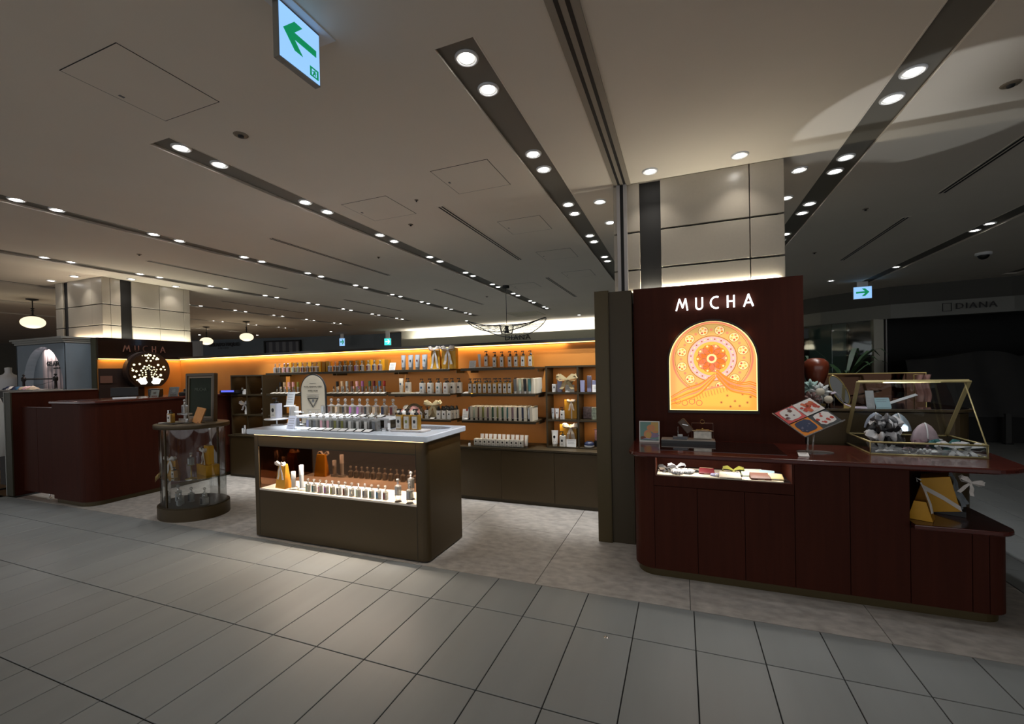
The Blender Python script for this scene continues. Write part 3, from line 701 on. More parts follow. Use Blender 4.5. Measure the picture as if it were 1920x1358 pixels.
# round lit tree sign
t = thing('disc_sign', 'round dark sign with glowing tree dots behind the service counter', 'sign', (-6.935, 1.43, 1.50), PI/2)
def cutdisc(r, zc, n=56):
    P = []
    for i in range(n):
        a = 2*PI*i/n; z = max(r*math.sin(a), zc); x = r*math.cos(a)
        if r*math.sin(a) < zc: x = math.copysign(min(abs(x), math.sqrt(r*r-zc*zc)), x)
        P.append((x, z))
    return P
def flat(b, P, y0, y1, m):
    n = len(P); b.add([(x, y0, z) for x, z in P] + [(x, y1, z) for x, z in P], [tuple(range(n)), tuple(reversed(range(n, 2*n)))] + [(i, (i+1) % n, n+(i+1) % n, n+i) for i in range(n)], m)
b = MB(); flat(b, cutdisc(0.285, -0.235), -0.09, 0.0, REDCORE); b.build('housing', t)
b = MB(); flat(b, cutdisc(0.255, -0.205), -0.098, -0.088, mat('sign_dark_face', rgb(24, 15, 8), 0.35)); b.build('face', t)
GLOW = emis('sign_glow', (1.0, 0.93, 0.55), 1.5); GLOWW = emis('sign_glow_white', (1.0, 0.98, 0.92), 1.7)
b = MB(); rr = random.Random(4)
D = [(915, 405, 20), (883, 405, 22), (975, 400, 26), (1048, 410, 22), (825, 410, 9), (932, 442, 22), (1025, 445, 22), (1100, 440, 18), (1085, 462, 22), (1120, 458, 22), (898, 487, 22), (980, 487, 20), (670, 550, 26), (773, 538, 24), (1117, 553, 27), (1222, 583, 26), (1248, 627, 18), (1168, 620, 25), (648, 634, 26), (710, 650, 24), (858, 575, 20), (836, 605, 20), (908, 583, 16), (946, 560, 20), (986, 578, 16), (1036, 590, 18), (946, 600, 16), (906, 617, 15), (960, 625, 14), (996, 636, 14), (875, 637, 15), (1037, 627, 14), (1088, 625, 18), (797, 640, 20), (880, 667, 15), (986, 671, 15), (1067, 657, 15), (820, 673, 15), (1047, 685, 15), (763, 708, 20), (817, 708, 14), (882, 700, 15), (985, 705, 15), (1030, 708, 14), (1080, 706, 15), (1162, 714, 30), (675, 733, 28), (884, 735, 16), (996, 738, 18), (840, 745, 18), (1110, 742, 18), (1086, 757, 16), (780, 753, 20), (712, 786, 14), (750, 778, 10), (1115, 790, 12), (1160, 783, 20), (1200, 783, 14), (862, 735, 12), (1016, 738, 14), (635, 603, 10), (940, 388, 16)]
for px, py, rad in D:
    x = (px-945)/395*0.255*1.08; z = (640-py)/300*0.255*1.12; r_ = rad/395*0.255*0.95
    flat(b, ellipse(r_, r_, 10, (x, z)), -0.101, -0.098, GLOW)
b.build('light_dot', t)
b = MB(); flat(b, [(-0.165, -0.128), (-0.05, -0.10), (-0.04, -0.15), (-0.025, -0.175), (-0.05, -0.203), (-0.11, -0.203)], -0.101, -0.098, GLOWW); flat(b, [(0.165, -0.128), (0.045, -0.105), (0.045, -0.15), (0.02, -0.175), (0.05, -0.203), (0.125, -0.203)], -0.101, -0.098, GLOWW); b.build('lit_ground', t)
b = MB(); flat(b, [(-0.03, -0.2), (-0.012, -0.1), (-0.016, -0.02), (-0.06, 0.05), (-0.005, 0.02), (0.0, 0.06), (0.006, 0.02), (0.06, 0.05), (0.014, -0.02), (0.01, -0.1), (0.03, -0.2)], -0.1005, -0.098, DARK); b.build('trunk', t)
spot('spot', (-6.6, 1.43, 1.6), (-6.0, 1.2, 0.9), 0.5, (1, 0.9, 0.6), 120)
# low partition with stone cap
t = struct('wall_low', MB().box(-7.07, 0.03, 0, -6.95, 0.87, 1.245, REDWOOD))
MB().box(-7.075, 0.018, 0, -6.945, 0.031, 1.245, mat('olive_edge', rgb(54, 52, 36), 0.5)).build('end_panel', t)
MB().box(-7.09, 0.012, 0, -7.075, 0.87, 1.25, mat('pale_edge', rgb(150, 152, 148), 0.6)).build('pale_edge', t)
MB().box(-7.09, 0.01, 1.246, -6.945, 0.86, 1.258, mat('grey_cap', rgb(134, 130, 124), 0.5)).build('cap', t)
# arched niche of the neighbouring shop
t = thing('arched_niche', 'blue-grey arched display niche wrapping the far column', 'niche', (-7.75, 0.6, 0))
def archface(x0, x1, z0, z1, cx, r, zs, th, y, m, b):
    n = 24; A = [(cx+r*math.cos(PI*i/n), zs+1.04*r*math.sin(PI*i/n)) for i in range(n+1)]
    A = [(cx+r, z0)] + A + [(cx-r, z0)]
    out = [(x1, z0), (x1, z1)] ; 
    # split in quads: strips from arch to outline top
    k = len(A)
    O = []
    for (x, z) in A:
        if z <= zs: O.append((x1 if x > cx else x0, z))
        else:
            tt = (x-cx)/r; O.append((cx + (x1-cx if tt > 0 else cx-x0)*tt, z1) if True else None)
    O[1] = (x1, zs); O[-2] = (x0, zs)
    for i in range(k-1):
        Q = [A[i], O[i], O[i+1], A[i+1]]
        b.add([(px, y, pz) for px, pz in Q] + [(px, y+th, pz) for px, pz in Q], [(0, 1, 2, 3), (7, 6, 5, 4), (0, 3, 7, 4)], m)
    for (xa, xb) in ((x1, x1+0.0),): pass
    b.box(cx+ (x1-cx), y, zs, x1+0.001, y+th, z1, m)
    b.add([(x1, y, zs), (x1, y, z1), (x1, y+th, z1), (x1, y+th, zs)], [(0, 1, 2, 3)], m)
b = MB(); archface(-0.61, 0.65, 1.0, 1.90, 0.07, 0.50, 1.33, 0.10, 0, BLUEGREY, b)
# fill the spandrel corners
b.box(0.63, 0.0, 0.9, 0.65, 0.27, 1.9, BLUEGREY); b.box(-0.61, 0.0, 0.9, -0.59, 0.34, 1.9, BLUEGREY); b.box(-0.61, 0.0, 1.885, 0.65, 0.34, 1.9, BLUEGREY)
b.build('arch', t)
MB().box(-0.61, 0.001, 0, 0.65, 0.34, 0.9, BLUEGREY).build('base', t)
b = MB()
for z0, z1, d in ((1.89, 1.92, 0.015), (1.92, 1.945, 0.03), (1.945, 1.97, 0.05)): b.box(-0.61-d, -d, z0, 0.65+d*0.4, 0.34, z1, mat('cornice', rgb(126, 126, 120), 0.6))
b.build('cornice', t)
b = MB()
for i in range(14):
    x0 = -0.17+i*0.055; b.box(x0, 0.10-0.006*(i % 2), 1.0, x0+0.055, 0.112, 1.9, mat('curtain_pink', rgb(196, 182, 184), 0.8) if i % 2 else mat('curtain_grey', rgb(150, 144, 150), 0.8))
b.build('striped_back', t)
MB().box(-0.5, 0.10, 1.0, -0.17, 0.112, 1.9, BLUEGREY).build('plain_back', t)
text('lettering', 'GELATO', 0.092, (0.15, 0.085, 1.615), FY, GEL, t, 0.004, 'CENTER', 1.0, 0.003)
text('small_lettering', 'au fait et', 0.03, (0.22, 0.087, 1.555), FY, GEL, t, 0.004, 'CENTER', 1.5, 0.001)
area('niche_lamp', (-7.66, 0.655, 1.82), (0, 0, 0), 0.3, 0.05, 2.2, (1.0, 0.85, 0.78))
# twisted clothes rail with posts and folded goods on the partition's far side
t = thing('hanging_rail', 'dark twisted metal rail with finial posts in front of the arch', 'rail', (-7.515, 0.50, 1.272))
DIRON = mat('dark_iron', rgb(30, 26, 24), 0.45, metal=0.5)
b = MB()
for i in range(22): b.ball((-0.38+i*0.0362, 0, 0.135), 0.011, DIRON, 8, sx=1.7)
b.build('twisted_bar', t)
for x in (-0.4, 0.4): MB().lathe([(0.024, 0), (0.016, 0.01), (0.014, 0.10), (0.026, 0.115), (0.026, 0.155), (0.014, 0.165), (0.006, 0.175), (0.018, 0.188), (0.010, 0.20), (1e-5, 0.205)], DIRON, (x, 0, 0), 12).build('post', t)
MB().tube([(-0.39, 0, 0.02), (0.0, 0.02, 0.06), (0.39, 0, 0.11)], 0.003, DIRON, 5).build('wire', t)
t = thing('goods_table', 'narrow grey-topped goods table behind the low partition', 'table', (-7.55, 0.41, 0))
MB().box(-0.45, -0.13, 0, 0.45, 0.14, 1.255, mat('table_dark', rgb(44, 40, 38), 0.6)).build('body', t); MB().box(-0.46, -0.14, 1.255, 0.46, 0.15, 1.27, mat('grey_cap', (0, 0, 0))).build('table_top', t)
for i, c in enumerate(('navy', 'white', 'navy', 'blue', 'beige', 'pink', 'beige')):
    b = MB(); b.grid(lambda u, v: (-0.05+0.1*u, -0.055+0.11*v, 0.042*math.sin(PI*u)**0.5*math.sin(PI*v)**0.5+0.006*math.sin(9*u+7*v+i)), 8, 8, PALETTE[c]); b.grid(lambda u, v: (-0.05+0.1*u, -0.055+0.11*v, 0.0), 2, 2, PALETTE[c])
    tag(b.build('folded_garment', None, (-7.92+i*0.1, 0.36, 1.272)), '%s folded garment on the goods table, %s along' % (c, ORD[i]), 'garment')
# mannequin and hanging clothes at the frame edge
t = thing('mannequin', 'white dress-form torso with high neck at the photo edge', 'mannequin', (-9.45, 0.9, 0))
MB().lathe([(0.10, 0.95), (0.17, 1.0), (0.155, 1.12), (0.20, 1.30), (0.235, 1.40), (0.20, 1.46), (0.08, 1.50), (0.058, 1.53), (0.062, 1.60), (1e-5, 1.61)], CLOTHW, seg=24, sy=0.6).build('torso', t)
MB().lathe([(0.16, 0), (0.15, 0.02), (0.02, 0.03), (0.02, 0.96)], INK, seg=16).build('stand', t)
t = thing('clothes_rail', 'black metal clothes rail at the photo edge', 'rail', (-8.3, 0.10, 0))
MB().tube([(0, 0, 0), (0, 0, 1.26), (0.75, 0, 1.26), (0.75, 0, 0)], 0.012, DIRON).build('frame', t); MB().box(-0.02, -0.2, 0, 0.02, 0.2, 0.02, DIRON).box(0.73, -0.2, 0, 0.77, 0.2, 0.02, DIRON).build('foot', t)
for i, c in enumerate(('cyan', 'white', 'grey', 'cyan', 'white')):
    def gf(u, v, i=i):
        a = 2*PI*u; z = 1.17-0.75*v; rx = 0.025+0.01*math.sin(6*v+i); ry = 0.07+0.08*min(v*3, 1)
        return (rx*math.cos(a)*(1+0.25*math.sin(5*a)), ry*math.sin(a), z)
    t = thing('hanging_garment', '%s garment on the rail at the photo edge, %s from the partition' % (c, ORD[4-i]), 'garment', (-7.95+i*0.085, 0.10, 0))
    b = MB(); b.grid(gf, 24, 10, PALETTE[c]); b.build('cloth', t)
    MB().tube([(0, 0, 1.255), (0, 0.02, 1.27), (0, 0, 1.285), (0, -0.012, 1.26), (0, 0, 1.22), (0, 0.1, 1.17), (0, -0.1, 1.17), (0, 0, 1.22)], 0.003, CHROME, 5).build('hanger', t)

# ================================================================ FURNITURE
# ---- wall cabinets with top
t = thing('wall_cabinet', 'long low bronze wall cabinet below the orange shelves', 'cabinet', (-3.0, 1.55, 0))
ox = 3.0
MB().box(-5.35+ox, 0.02, 0.0, -0.09+ox, 0.39, 0.545, BRONZED).build('body', t)
MB().box(-5.35+ox, -0.006, 0.553, -0.087+ox, 0.389, 0.575, BRONZED).build('worktop', t, bevel=0.003)
MB().box(-5.35+ox, 0.035, 0.0, -0.09+ox, 0.04, 0.035, DARK).build('plinth', t)
xd = [-5.30, -4.70, -4.1, -3.5, -2.90, -2.35, -1.79, -1.226, -0.648, -0.09]
for a, c in zip(xd[:-1], xd[1:]): MB().box(a+0.0015+ox, 0.0, 0.038, c-0.0015+ox, 0.02, 0.548, BRONZE).build('door', t, bevel=0.0015, seg=1)
# ---- cubby units
def cubby(lb, x0, x1, y0, ncol, nrow, z0, z1, m, side=False):
    t = thing('cubby_unit', lb, 'shelf unit', (x0, y0, z0))
    W = x1-x0; H = z1-z0; th = 0.018; D_ = 1.938-y0
    MB().box(0, 0, 0, th, D_, H, m).build('side_panel', t); MB().box(W-th, 0, 0, W, D_, H, m).build('side_panel', t)
    MB().box(th, 0, H-th, W-th, D_, H, m).build('top', t); MB().box(th, 0, 0, W-th, D_, th*0.6, m).build('base', t)
    for i in range(1, ncol): x = W*i/ncol; MB().box(x-th/2, 0.001, th*0.6, x+th/2, D_, H-th, m).build('divider', t)
    for j in range(1, nrow):
        z = H*j/nrow
        for i in range(ncol): MB().box(W*i/ncol+th/2+(th/2 if i == 0 else 0), 0.001, z-th/2, W*(i+1)/ncol-th/2-(th/2 if i == ncol-1 else 0), D_, z+th/2, m).build('shelf', t)
    return t
cubby('olive six-hole cubby unit against the olive end wall', -0.768, -0.087, 1.70, 2, 3, 0.576, 1.424, BRONZED)
cubby('dark six-hole cubby unit at the far end of the shelves', -5.30, -4.68, 1.57, 2, 3, 0.576, 1.402, BRONZED)
for x in (-5.15, -4.84):
    for z in (1.384, 1.105, 0.83): area('cubby_lamp', (x+0.01, 1.75, z), (0, 0, 0), 0.1, 0.02, 0.14, (1.0, 0.62, 0.3))
for x in (-0.60, -0.26):
    for z in (1.40, 1.12, 0.835): area('cubby_lamp', (x, 1.76, z), (0, 0, 0), 0.2, 0.02, 0.28, (1.0, 0.8, 0.55))
# ---- shelves
SHELVES = []
def shelf(lb, x0, x1, z):
    t = thing('wall_shelf', lb, 'shelf', ((x0+x1)/2, 1.55, z), 0, 'orange wall shelves'); w_ = (x1-x0)/2
    MB().box(-w_, 0, -0.018, w_, 0.389, 0, BRONZED).build('board', t, bevel=0.002, seg=1)
    for x in (-w_+0.02, w_-0.03): MB().box(x, 0.20, -0.05, x+0.008, 0.388, -0.019, OLIVE).build('bracket', t)
    MB().box(-w_, 0.0, -0.028, w_, 0.006, -0.018, BRONZED).build('fill_light_lip', t)  # lip added to hide the fill light under the board
    area('shelf_fill_light', (0, 0.016, -0.0195), (math.radians(14), 0, 0), 2*w_-0.1, 0.010, 0.7*(2*w_), (1.0, 0.86, 0.66), t)  # added fill light to brighten the goods below, not a real fitting
for nm, z in (('upper', 1.42), ('middle', 1.145), ('lower', 0.86)):
    for i, (a, c) in enumerate(((-4.60, -3.62), (-3.61, -2.665), (-2.50+(-0.13 if nm == 'upper' else 0), -1.815), (-1.68, -0.835))):
        if nm == 'lower' and i < 2: a = -4.58 if i == 0 else a
        shelf('%s slim dark shelf, %s bay counting from the service counter' % (nm, ORD[i]), a if i != 2 else (-2.64 if nm != 'upper' else -2.655), c, z)

# ---- island counter
t = thing('island_counter', 'bronze island counter with pale marble top and lit display window', 'counter', (-2.035, 0.03, 0))
IX0, IX1 = -0.868, 0.868   # local half width
ID = 0.535
BW = 0.795; 
b = MB(); b.prism(rrect(IX0, 0, IX1, ID, (0.018, 0.05, 0.018, 0.018)), 0.012, 0.405, BRONZE, smooth=False)
b.build('lower_body', t)
MB().box(IX0+0.02, 0.02, 0, IX1-0.02, ID-0.02, 0.012, DARK).build('plinth', t)
MB().prism(rrect(IX0, 0, IX0+0.058, ID, (0.018, 0.001, 0.001, 0.018)), 0.405, 0.79, BRONZE).build('end_post', t)
b = MB(); b.prism(rrect(IX1-0.088, 0, IX1, ID, (0.001, 0.05, 0.018, 0.001)), 0.405, 0.79, BRONZE); b.build('end_post', t)
MB().prism(rrect(IX0, 0, IX1, ID, (0.018, 0.05, 0.018, 0.018)), 0.79, 0.878, BRONZE).build('upper_rail', t)
MB().box(IX0+0.057, -0.001, 0.02, IX0+0.0595, 0.0, 0.87, DARK).box(IX1-0.0885, -0.001, 0.02, IX1-0.086, 0.0, 0.87, DARK).build('panel_joint', t)
MB().box(IX0+0.058, 0.30, 0.405, IX1-0.088, ID, 0.79, BRONZED).build('back_body', t)
MB().box(IX0+0.058, 0.293, 0.42, IX1-0.088, 0.30, 0.79, mat('island_mirror', rgb(132, 104, 84), 0.05, metal=1.0)).build('mirror', t)
MB().box(IX0+0.0582, 0.012, 0.42, IX0+0.064, 0.293, 0.785, MIRRORB).build('side_mirror', t)
MB().box(IX1-0.094, 0.012, 0.42, IX1-0.0882, 0.293, 0.785, MIRRORB).build('side_mirror', t)
MB().box(IX0+0.058, 0.004, 0.405, IX1-0.088, 0.293, 0.42, mat('display_white', rgb(238, 228, 214), 0.4)).build('display_floor', t)
MB().box(IX0+0.058, 0.003, 0.782, IX1-0.088, 0.02, 0.79, BRONZED).build('lamp_rail', t)
MB().box(IX0+0.075, 0.022, 0.785, IX1-0.1, 0.030, 0.7895, emis('case_led', (1.0, 0.85, 0.68), 4)).build('light_strip', t)
area('case_lamp', (0, 0.08, 0.78), (math.radians(16), 0, 0), 1.5, 0.012, 15.0, (1.0, 0.82, 0.66), t)
MB().box(IX0+0.02, -0.004, 0.8785, IX1-0.02, 0.002, 0.8845, emis('edge_led', (1.0, 0.66, 0.28), 3.0)).build('edge_light', t)
area('edge_lamp', (0, -0.022, 0.882), (math.radians(-35), 0, 0), 1.7, 0.008, 0.9, (1.0, 0.70, 0.32), t)
area('edge_lamp', (0.9, 0.27, 0.882), (0, math.radians(-35), 0), 0.008, 0.5, 0.25, (1.0, 0.68, 0.28), t)
b = MB(); b.prism(rrect(-0.915, -0.035, 0.90, ID+0.05, (0.02, 0.02, 0.03, 0.02)), 0.886, 0.93, MARBLE, bev=0.006); b.build('marble_top', t)
b = MB(); b.prism(ellipse(0.185, 0.115, 40, (0.665, 0.375)), 0.9302, 0.9312, mat('basin_shade', rgb(150, 160, 172), 0.15, coat=0.5)); b.build('basin', t)
b = MB()
n = 40; E_ = [(0.665+0.195*math.cos(2*PI*i/n), 0.375+0.123*math.sin(2*PI*i/n), 0.931) for i in range(n)]
b.tube(E_, 0.003, MARBLE, 6, closed=True); b.build('basin_rim', t)
# faucet
t = thing('faucet', 'dark bronze gooseneck faucet behind the amber soap bottles', 'faucet', (-1.60, 0.43, 0.93))
FB = mat('faucet_bronze', rgb(92, 76, 54), 0.2, metal=0.9)
pts = [(0, 0, 0), (0, 0, 0.10)] + [(0.085-0.085*math.cos(PI*i/10), -0.03*i/10, 0.115+0.075*math.sin(PI*i/10)) for i in range(0, 9)] + [(0.205, -0.045, 0.105)]
MB().tube(pts, 0.011, FB, 10).build('spout', t)
MB().lathe([(0.02, 0), (0.02, 0.008), (0.014, 0.012), (0.014, 0.04)], FB).build('base', t)
MB().tube([(-0.07, 0, 0), (-0.07, 0, 0.11)], 0.009, FB).tube([(-0.07, 0, 0.11), (-0.145, 0.01, 0.112)], 0.008, FB).lathe([(0.017, 0), (0.017, 0.01)], FB, (-0.07, 0, 0)).build('handle', t)

# ---- oval glass display table
t = thing('oval_display_table', 'oval bronze display table with curved glass walls', 'display table', (-4.097, 0.288, 0))
ea, eb = 0.346, 0.283
MB().prism(ellipse(ea, eb, 64), 0, 0.118, BRONZE, smooth=True).build('base', t)
MB().prism(ellipse(ea-0.012, eb-0.012, 64), 0.118, 0.126, BRONZED, smooth=True).build('deck', t)
b = MB(); b.prism(ellipse(0.362, 0.297, 64), 0.885, 0.925, BRONZE, smooth=True, bev=0.004); b.build('table_top', t)
def ovalwall(a, b_, z0, z1, a0, a1, m, seg=40):
    q = MB(); q.grid(lambda u, v: (a*math.cos(a0+(a1-a0)*u), b_*math.sin(a0+(a1-a0)*u), z0+(z1-z0)*v), seg, 1, m); return q
ga, gb = 0.318, 0.255
ovalwall(ga, gb, 0.126, 0.885, math.radians(-92), math.radians(88), GLASS).build('curved_glass', t)
ovalwall(ga, gb, 0.126, 0.885, math.radians(92), math.radians(268), GLASS).build('curved_glass', t)
for a in (-90, 90): MB().box(-0.009+ga*math.cos(math.radians(a)), gb*math.sin(math.radians(a))-0.006, 0.126, 0.009+ga*math.cos(math.radians(a)), gb*math.sin(math.radians(a))+0.006, 0.885, BRONZE).build('post', t)
MB().prism(ellipse(ga-0.01, gb-0.01, 48), 0.386, 0.392, glass('shelf_glass', (0.80, 0.83, 0.80), 1.6, 0.1, (0.3, 0.3, 0.28)), smooth=True).build('glass_shelf', t)
for a in (200, 215): MB().tube([(ga*0.99*math.cos(math.radians(a)), gb*0.99*math.sin(math.radians(a)), 0.126), (ga*0.99*math.cos(math.radians(a)), gb*0.99*math.sin(math.radians(a)), 0.885)], 0.004, CHROME, 6).build('glass_edge', t)
o = text('lettering', 'MUCHA', 0.075, (-0.19, -0.215, 0.41), (PI/2, 0, math.radians(-38)), BRASS, t, 0.001, 'CENTER', 1.2)
# ---- service counter, left
t = thing('service_counter', 'dark red wooden service counter with rounded front corner', 'counter', (-5.75, 0.0, 0))
b = MB(); b.prism(rrect(-0.33, 0.03, 0.35, 1.93, (0.01, 0.16, 0.0, 0.0), 12), 0.05, 1.118, REDWOOD, smooth=False); b.build('body', t)
b = MB(); b.prism(rrect(-0.31, 0.05, 0.33, 1.93, (0.01, 0.15, 0.0, 0.0), 12), 0.0, 0.05, OLIVE); b.build('plinth', t)
b = MB(); b.prism(rrect(-0.35, 0.012, 0.37, 1.935, (0.015, 0.17, 0.0, 0.0), 14), 1.12, 1.15, REDGLOSS, bev=0.007); b.build('counter_top', t)
t = thing('swing_door', 'pair of low dark red swing doors beside the service counter', 'door', (-6.93, 0.10, 0))
MB().box(0.02, 0, 0.055, 0.355, 0.03, 1.065, REDWOOD).build('door_leaf', t, bevel=0.003, seg=1)
MB().box(0.359, 0, 0.055, 0.84, 0.03, 1.065, REDWOOD).build('door_leaf', t, bevel=0.003, seg=1)
MB().box(0.02, -0.004, 1.066, 0.84, 0.034, 1.074, REDGLOSS).build('cap', t)
MB().lathe([(0.02, 0.0), (0.02, 0.004), (0.006, 0.006), (0.006, 0.055)], CHROME, (0.55, 0.015, 0), 12).build('floor_pivot', t)

# ---- red sign panel and counter
t = struct('wall_sign', MB().box(0.21, 0.905, 0.0, 1.352, 0.962, 2.004, REDWOOD))
MB().box(0.26, 0.963, 1.93, 1.24, 0.9645, 1.945, emis('cove_warm', LED_WARM, 7)).build('light_strip', t)
for xx in (0.75,): area('cove_lamp', (xx, 0.961, 2.008), (math.radians(172), 0, 0), 0.95, 0.008, 3.2, (1.0, 0.92, 0.74))
area('cove_lamp', (0.06+0.6, 0.9625, 1.99), (math.radians(180), 0, 0), 1.15, 0.004, 1.0, (1.0, 0.9, 0.7))
area('cove_lamp', (-7.4, 1.02, 1.97), (math.radians(175), 0, 0), 0.9, 0.02, 3.2, (1.0, 0.82, 0.62))
area('cove_lamp', (-7.1, 1.65, 1.968), (0, math.radians(-172), 0), 0.03, 1.15, 4.6, (1.0, 0.95, 0.75))
t = thing('sign_lettering', 'white glowing MUCHA letters on the red panel', 'lettering', (0.527, 0.904, 1.815), 0)
sign_letters(t, 0.53, 0.083, 0.0108, 0.014, emis('letter_white', (0.95, 0.97, 1.0), 1.6), 'y')
area('letter_lamp', (0.79, 0.87, 1.86), (math.radians(90), 0, 0), 0.5, 0.06, 0.12, (0.9, 0.95, 1.0))
# backlit arched panel with a plain ornamental print
t = thing('lit_arch_picture', 'backlit orange arched ornamental picture on the red panel', 'picture', (0.766, 0.904, 1.058))
HWD = 0.297; ZS = 0.365
def archpoly(hw, z0, zs, n=30, q=1.0): return [(-hw, z0), (hw, z0)] + [(hw*math.cos(PI*i/n), zs+hw*q*math.sin(PI*i/n)) for i in range(n+1)]
b = MB(); flat(b, archpoly(HWD+0.012, -0.022, ZS+0.004), -0.004, 0, mat('recess_shadow', rgb(26, 8, 6), 0.5)); b.build('surround', t)
E1 = lambda n, r, g, bb, s=0.76: emis(n, rgb(r, g, bb), s)
cP = E1('pic_peach', 244, 172, 98); cE = E1('pic_edge', 255, 236, 150, 1.25); cO = E1('pic_orange', 238, 124, 30); cY = E1('pic_gold', 250, 172, 70); cL = E1('pic_lilac', 214, 170, 176)
cD = E1('pic_line', 150, 84, 48, 0.8); cV = E1('pic_olive', 206, 166, 92); cR = E1('pic_red', 190, 70, 64); cC = E1('pic_cream', 250, 212, 150); cK = E1('pic_rose', 226, 130, 96)
b = MB(); flat(b, archpoly(HWD, 0, ZS), -0.010, -0.004, cE); b.build('light_panel', t)
b = MB(); flat(b, archpoly(HWD-0.006, 0.004, ZS), -0.0115, -0.010, cP); b.build('print_ground', t)
def clipx(P): return [(max(-HWD+0.008, min(HWD-0.008, x)), max(0.006, z)) for x, z in P]
def ring(b, cx, cz, r0, r1, m, y, n=48, a0=0, a1=360):
    for i in range(n):
        A0 = math.radians(a0+(a1-a0)*i/n); A1 = math.radians(a0+(a1-a0)*(i+1)/n)
        Q = clipx([(cx+r0*math.cos(A0), cz+r0*math.sin(A0)), (cx+r1*math.cos(A0), cz+r1*math.sin(A0)), (cx+r1*math.cos(A1), cz+r1*math.sin(A1)), (cx+r0*math.cos(A1), cz+r0*math.sin(A1))])
        b.add([(x, y, z) for x, z in Q], [(0, 1, 2, 3)], m)
rc = (-0.0, 0.385)
b = MB(); ring(b, *rc, 0.262, 0.275, cK, -0.012); ring(b, *rc, 0.165, 0.17, cD, -0.012); ring(b, *rc, 0.17, 0.255, cV, -0.0118); ring(b, *rc, 0.254, 0.257, cD, -0.0121)
b.build('ornament_ring', t)
b = MB()
for k in range(12):
    a = math.radians(15+30*k); cx, cz = rc[0]+0.213*math.cos(a), rc[1]+0.213*math.sin(a)
    if cz < 0.05: continue
    ring(b, cx, cz, 0.0, 0.034, cC, -0.0125, 14); ring(b, cx, cz, 0.032, 0.035, cD, -0.0127, 16)
    for j in range(5): ring(b, cx+0.018*math.cos(j*1.257+k), cz+0.018*math.sin(j*1.257+k), 0.0, 0.008, (cO, cK, cY, cV, cR)[(j+k) % 5], -0.0129, 8)
    ring(b, rc[0]+0.213*math.cos(a+0.26), rc[1]+0.213*math.sin(a+0.26), 0.0, 0.010, cK, -0.0125, 8)
b.build('medallion', t)
b = MB(); ring(b, *rc, 0.125, 0.162, cL, -0.0122)
for k in range(40): a = 2*PI*k/40; ring(b, rc[0]+0.144*math.cos(a), rc[1]+0.144*math.sin(a), 0.0, 0.006, cD if k % 2 else cC, -0.0128, 6)
b.build('lace_band', t)
b = MB(); ring(b, *rc, 0.0, 0.125, cY, -0.0122)       # plain rosette in place of the figure
for k in range(10):
    a = 2*PI*k/10; ring(b, rc[0]+0.066*math.cos(a), rc[1]+0.066*math.sin(a), 0.0, 0.040, cO if k % 2 else cK, -0.0126, 18); ring(b, rc[0]+0.066*math.cos(a), rc[1]+0.066*math.sin(a), 0.037, 0.040, cD, -0.0128, 18)
    ring(b, rc[0]+0.095*math.cos(a), rc[1]+0.095*math.sin(a), 0.0, 0.008, cC, -0.0131, 8)
ring(b, *rc, 0.0, 0.034, cC, -0.0130, 20); ring(b, *rc, 0.0, 0.020, cR, -0.0133, 16)
b.build('rosette', t)
b = MB()
def wave(b, P, w0, w1, m, y, n=26):
    # ribbon along a Catmull-like polyline in XZ
    pts = []
    for i in range(n+1):
        s_ = i/n*(len(P)-1); k = min(int(s_), len(P)-2); f = s_-k
        p0 = P[max(k-1, 0)]; p1 = P[k]; p2 = P[k+1]; p3 = P[min(k+2, len(P)-1)]
        q = tuple(0.5*((2*p1[j]) + (-p0[j]+p2[j])*f + (2*p0[j]-5*p1[j]+4*p2[j]-p3[j])*f*f + (-p0[j]+3*p1[j]-3*p2[j]+p3[j])*f**3) for j in (0, 1))
        pts.append(q)
    for i in range(n):
        a, c = pts[i], pts[i+1]; d = Vector((c[0]-a[0], c[1]-a[1])).normalized(); nx, nz = -d.y, d.x
        wa = (w0+(w1-w0)*i/n)/2; wc = (w0+(w1-w0)*(i+1)/n)/2
        Q = clipx([(a[0]+nx*wa, a[1]+nz*wa), (a[0]-nx*wa, a[1]-nz*wa), (c[0]-nx*wc, c[1]-nz*wc), (c[0]+nx*wc, c[1]+nz*wc)])
        b.add([(x, y, z) for x, z in Q], [(0, 1, 2, 3)], m)
GR = MB(); flat(GR, [(-HWD+0.01, 0.006), (HWD-0.01, 0.006), (HWD-0.01, 0.13), (0.18, 0.155), (0.02, 0.175), (-0.12, 0.15), (-HWD+0.01, 0.10)], -0.0136, -0.0132, cY); GR.build('gold_ground', t)
for k in range(7):
    o_ = k*0.012; wave(b, [(0.02, 0.27-o_*0.4), (-0.08, 0.20-o_), (-0.17, 0.17-o_*1.2), (-0.24, 0.13-o_), (-0.29, 0.10-o_*0.8)], 0.012, 0.004, (cO, cK, cY)[k % 3], -0.0145-0.0001*k)
    wave(b, [(0.03, 0.30-o_*0.6), (0.11, 0.235-o_*1.1), (0.20, 0.205-o_*1.1), (0.25, 0.21-o_*1.3), (0.30, 0.19-o_*1.4)], 0.013, 0.006, (cO, cO, cK)[k % 3], -0.0145-0.0001*k)
for k in range(4): ring(b, -0.24+0.05*k, 0.065-0.01*(k % 2), 0.018, 0.022, cR, -0.0146, 18)
b.build('flowing_bands', t)
b = MB()
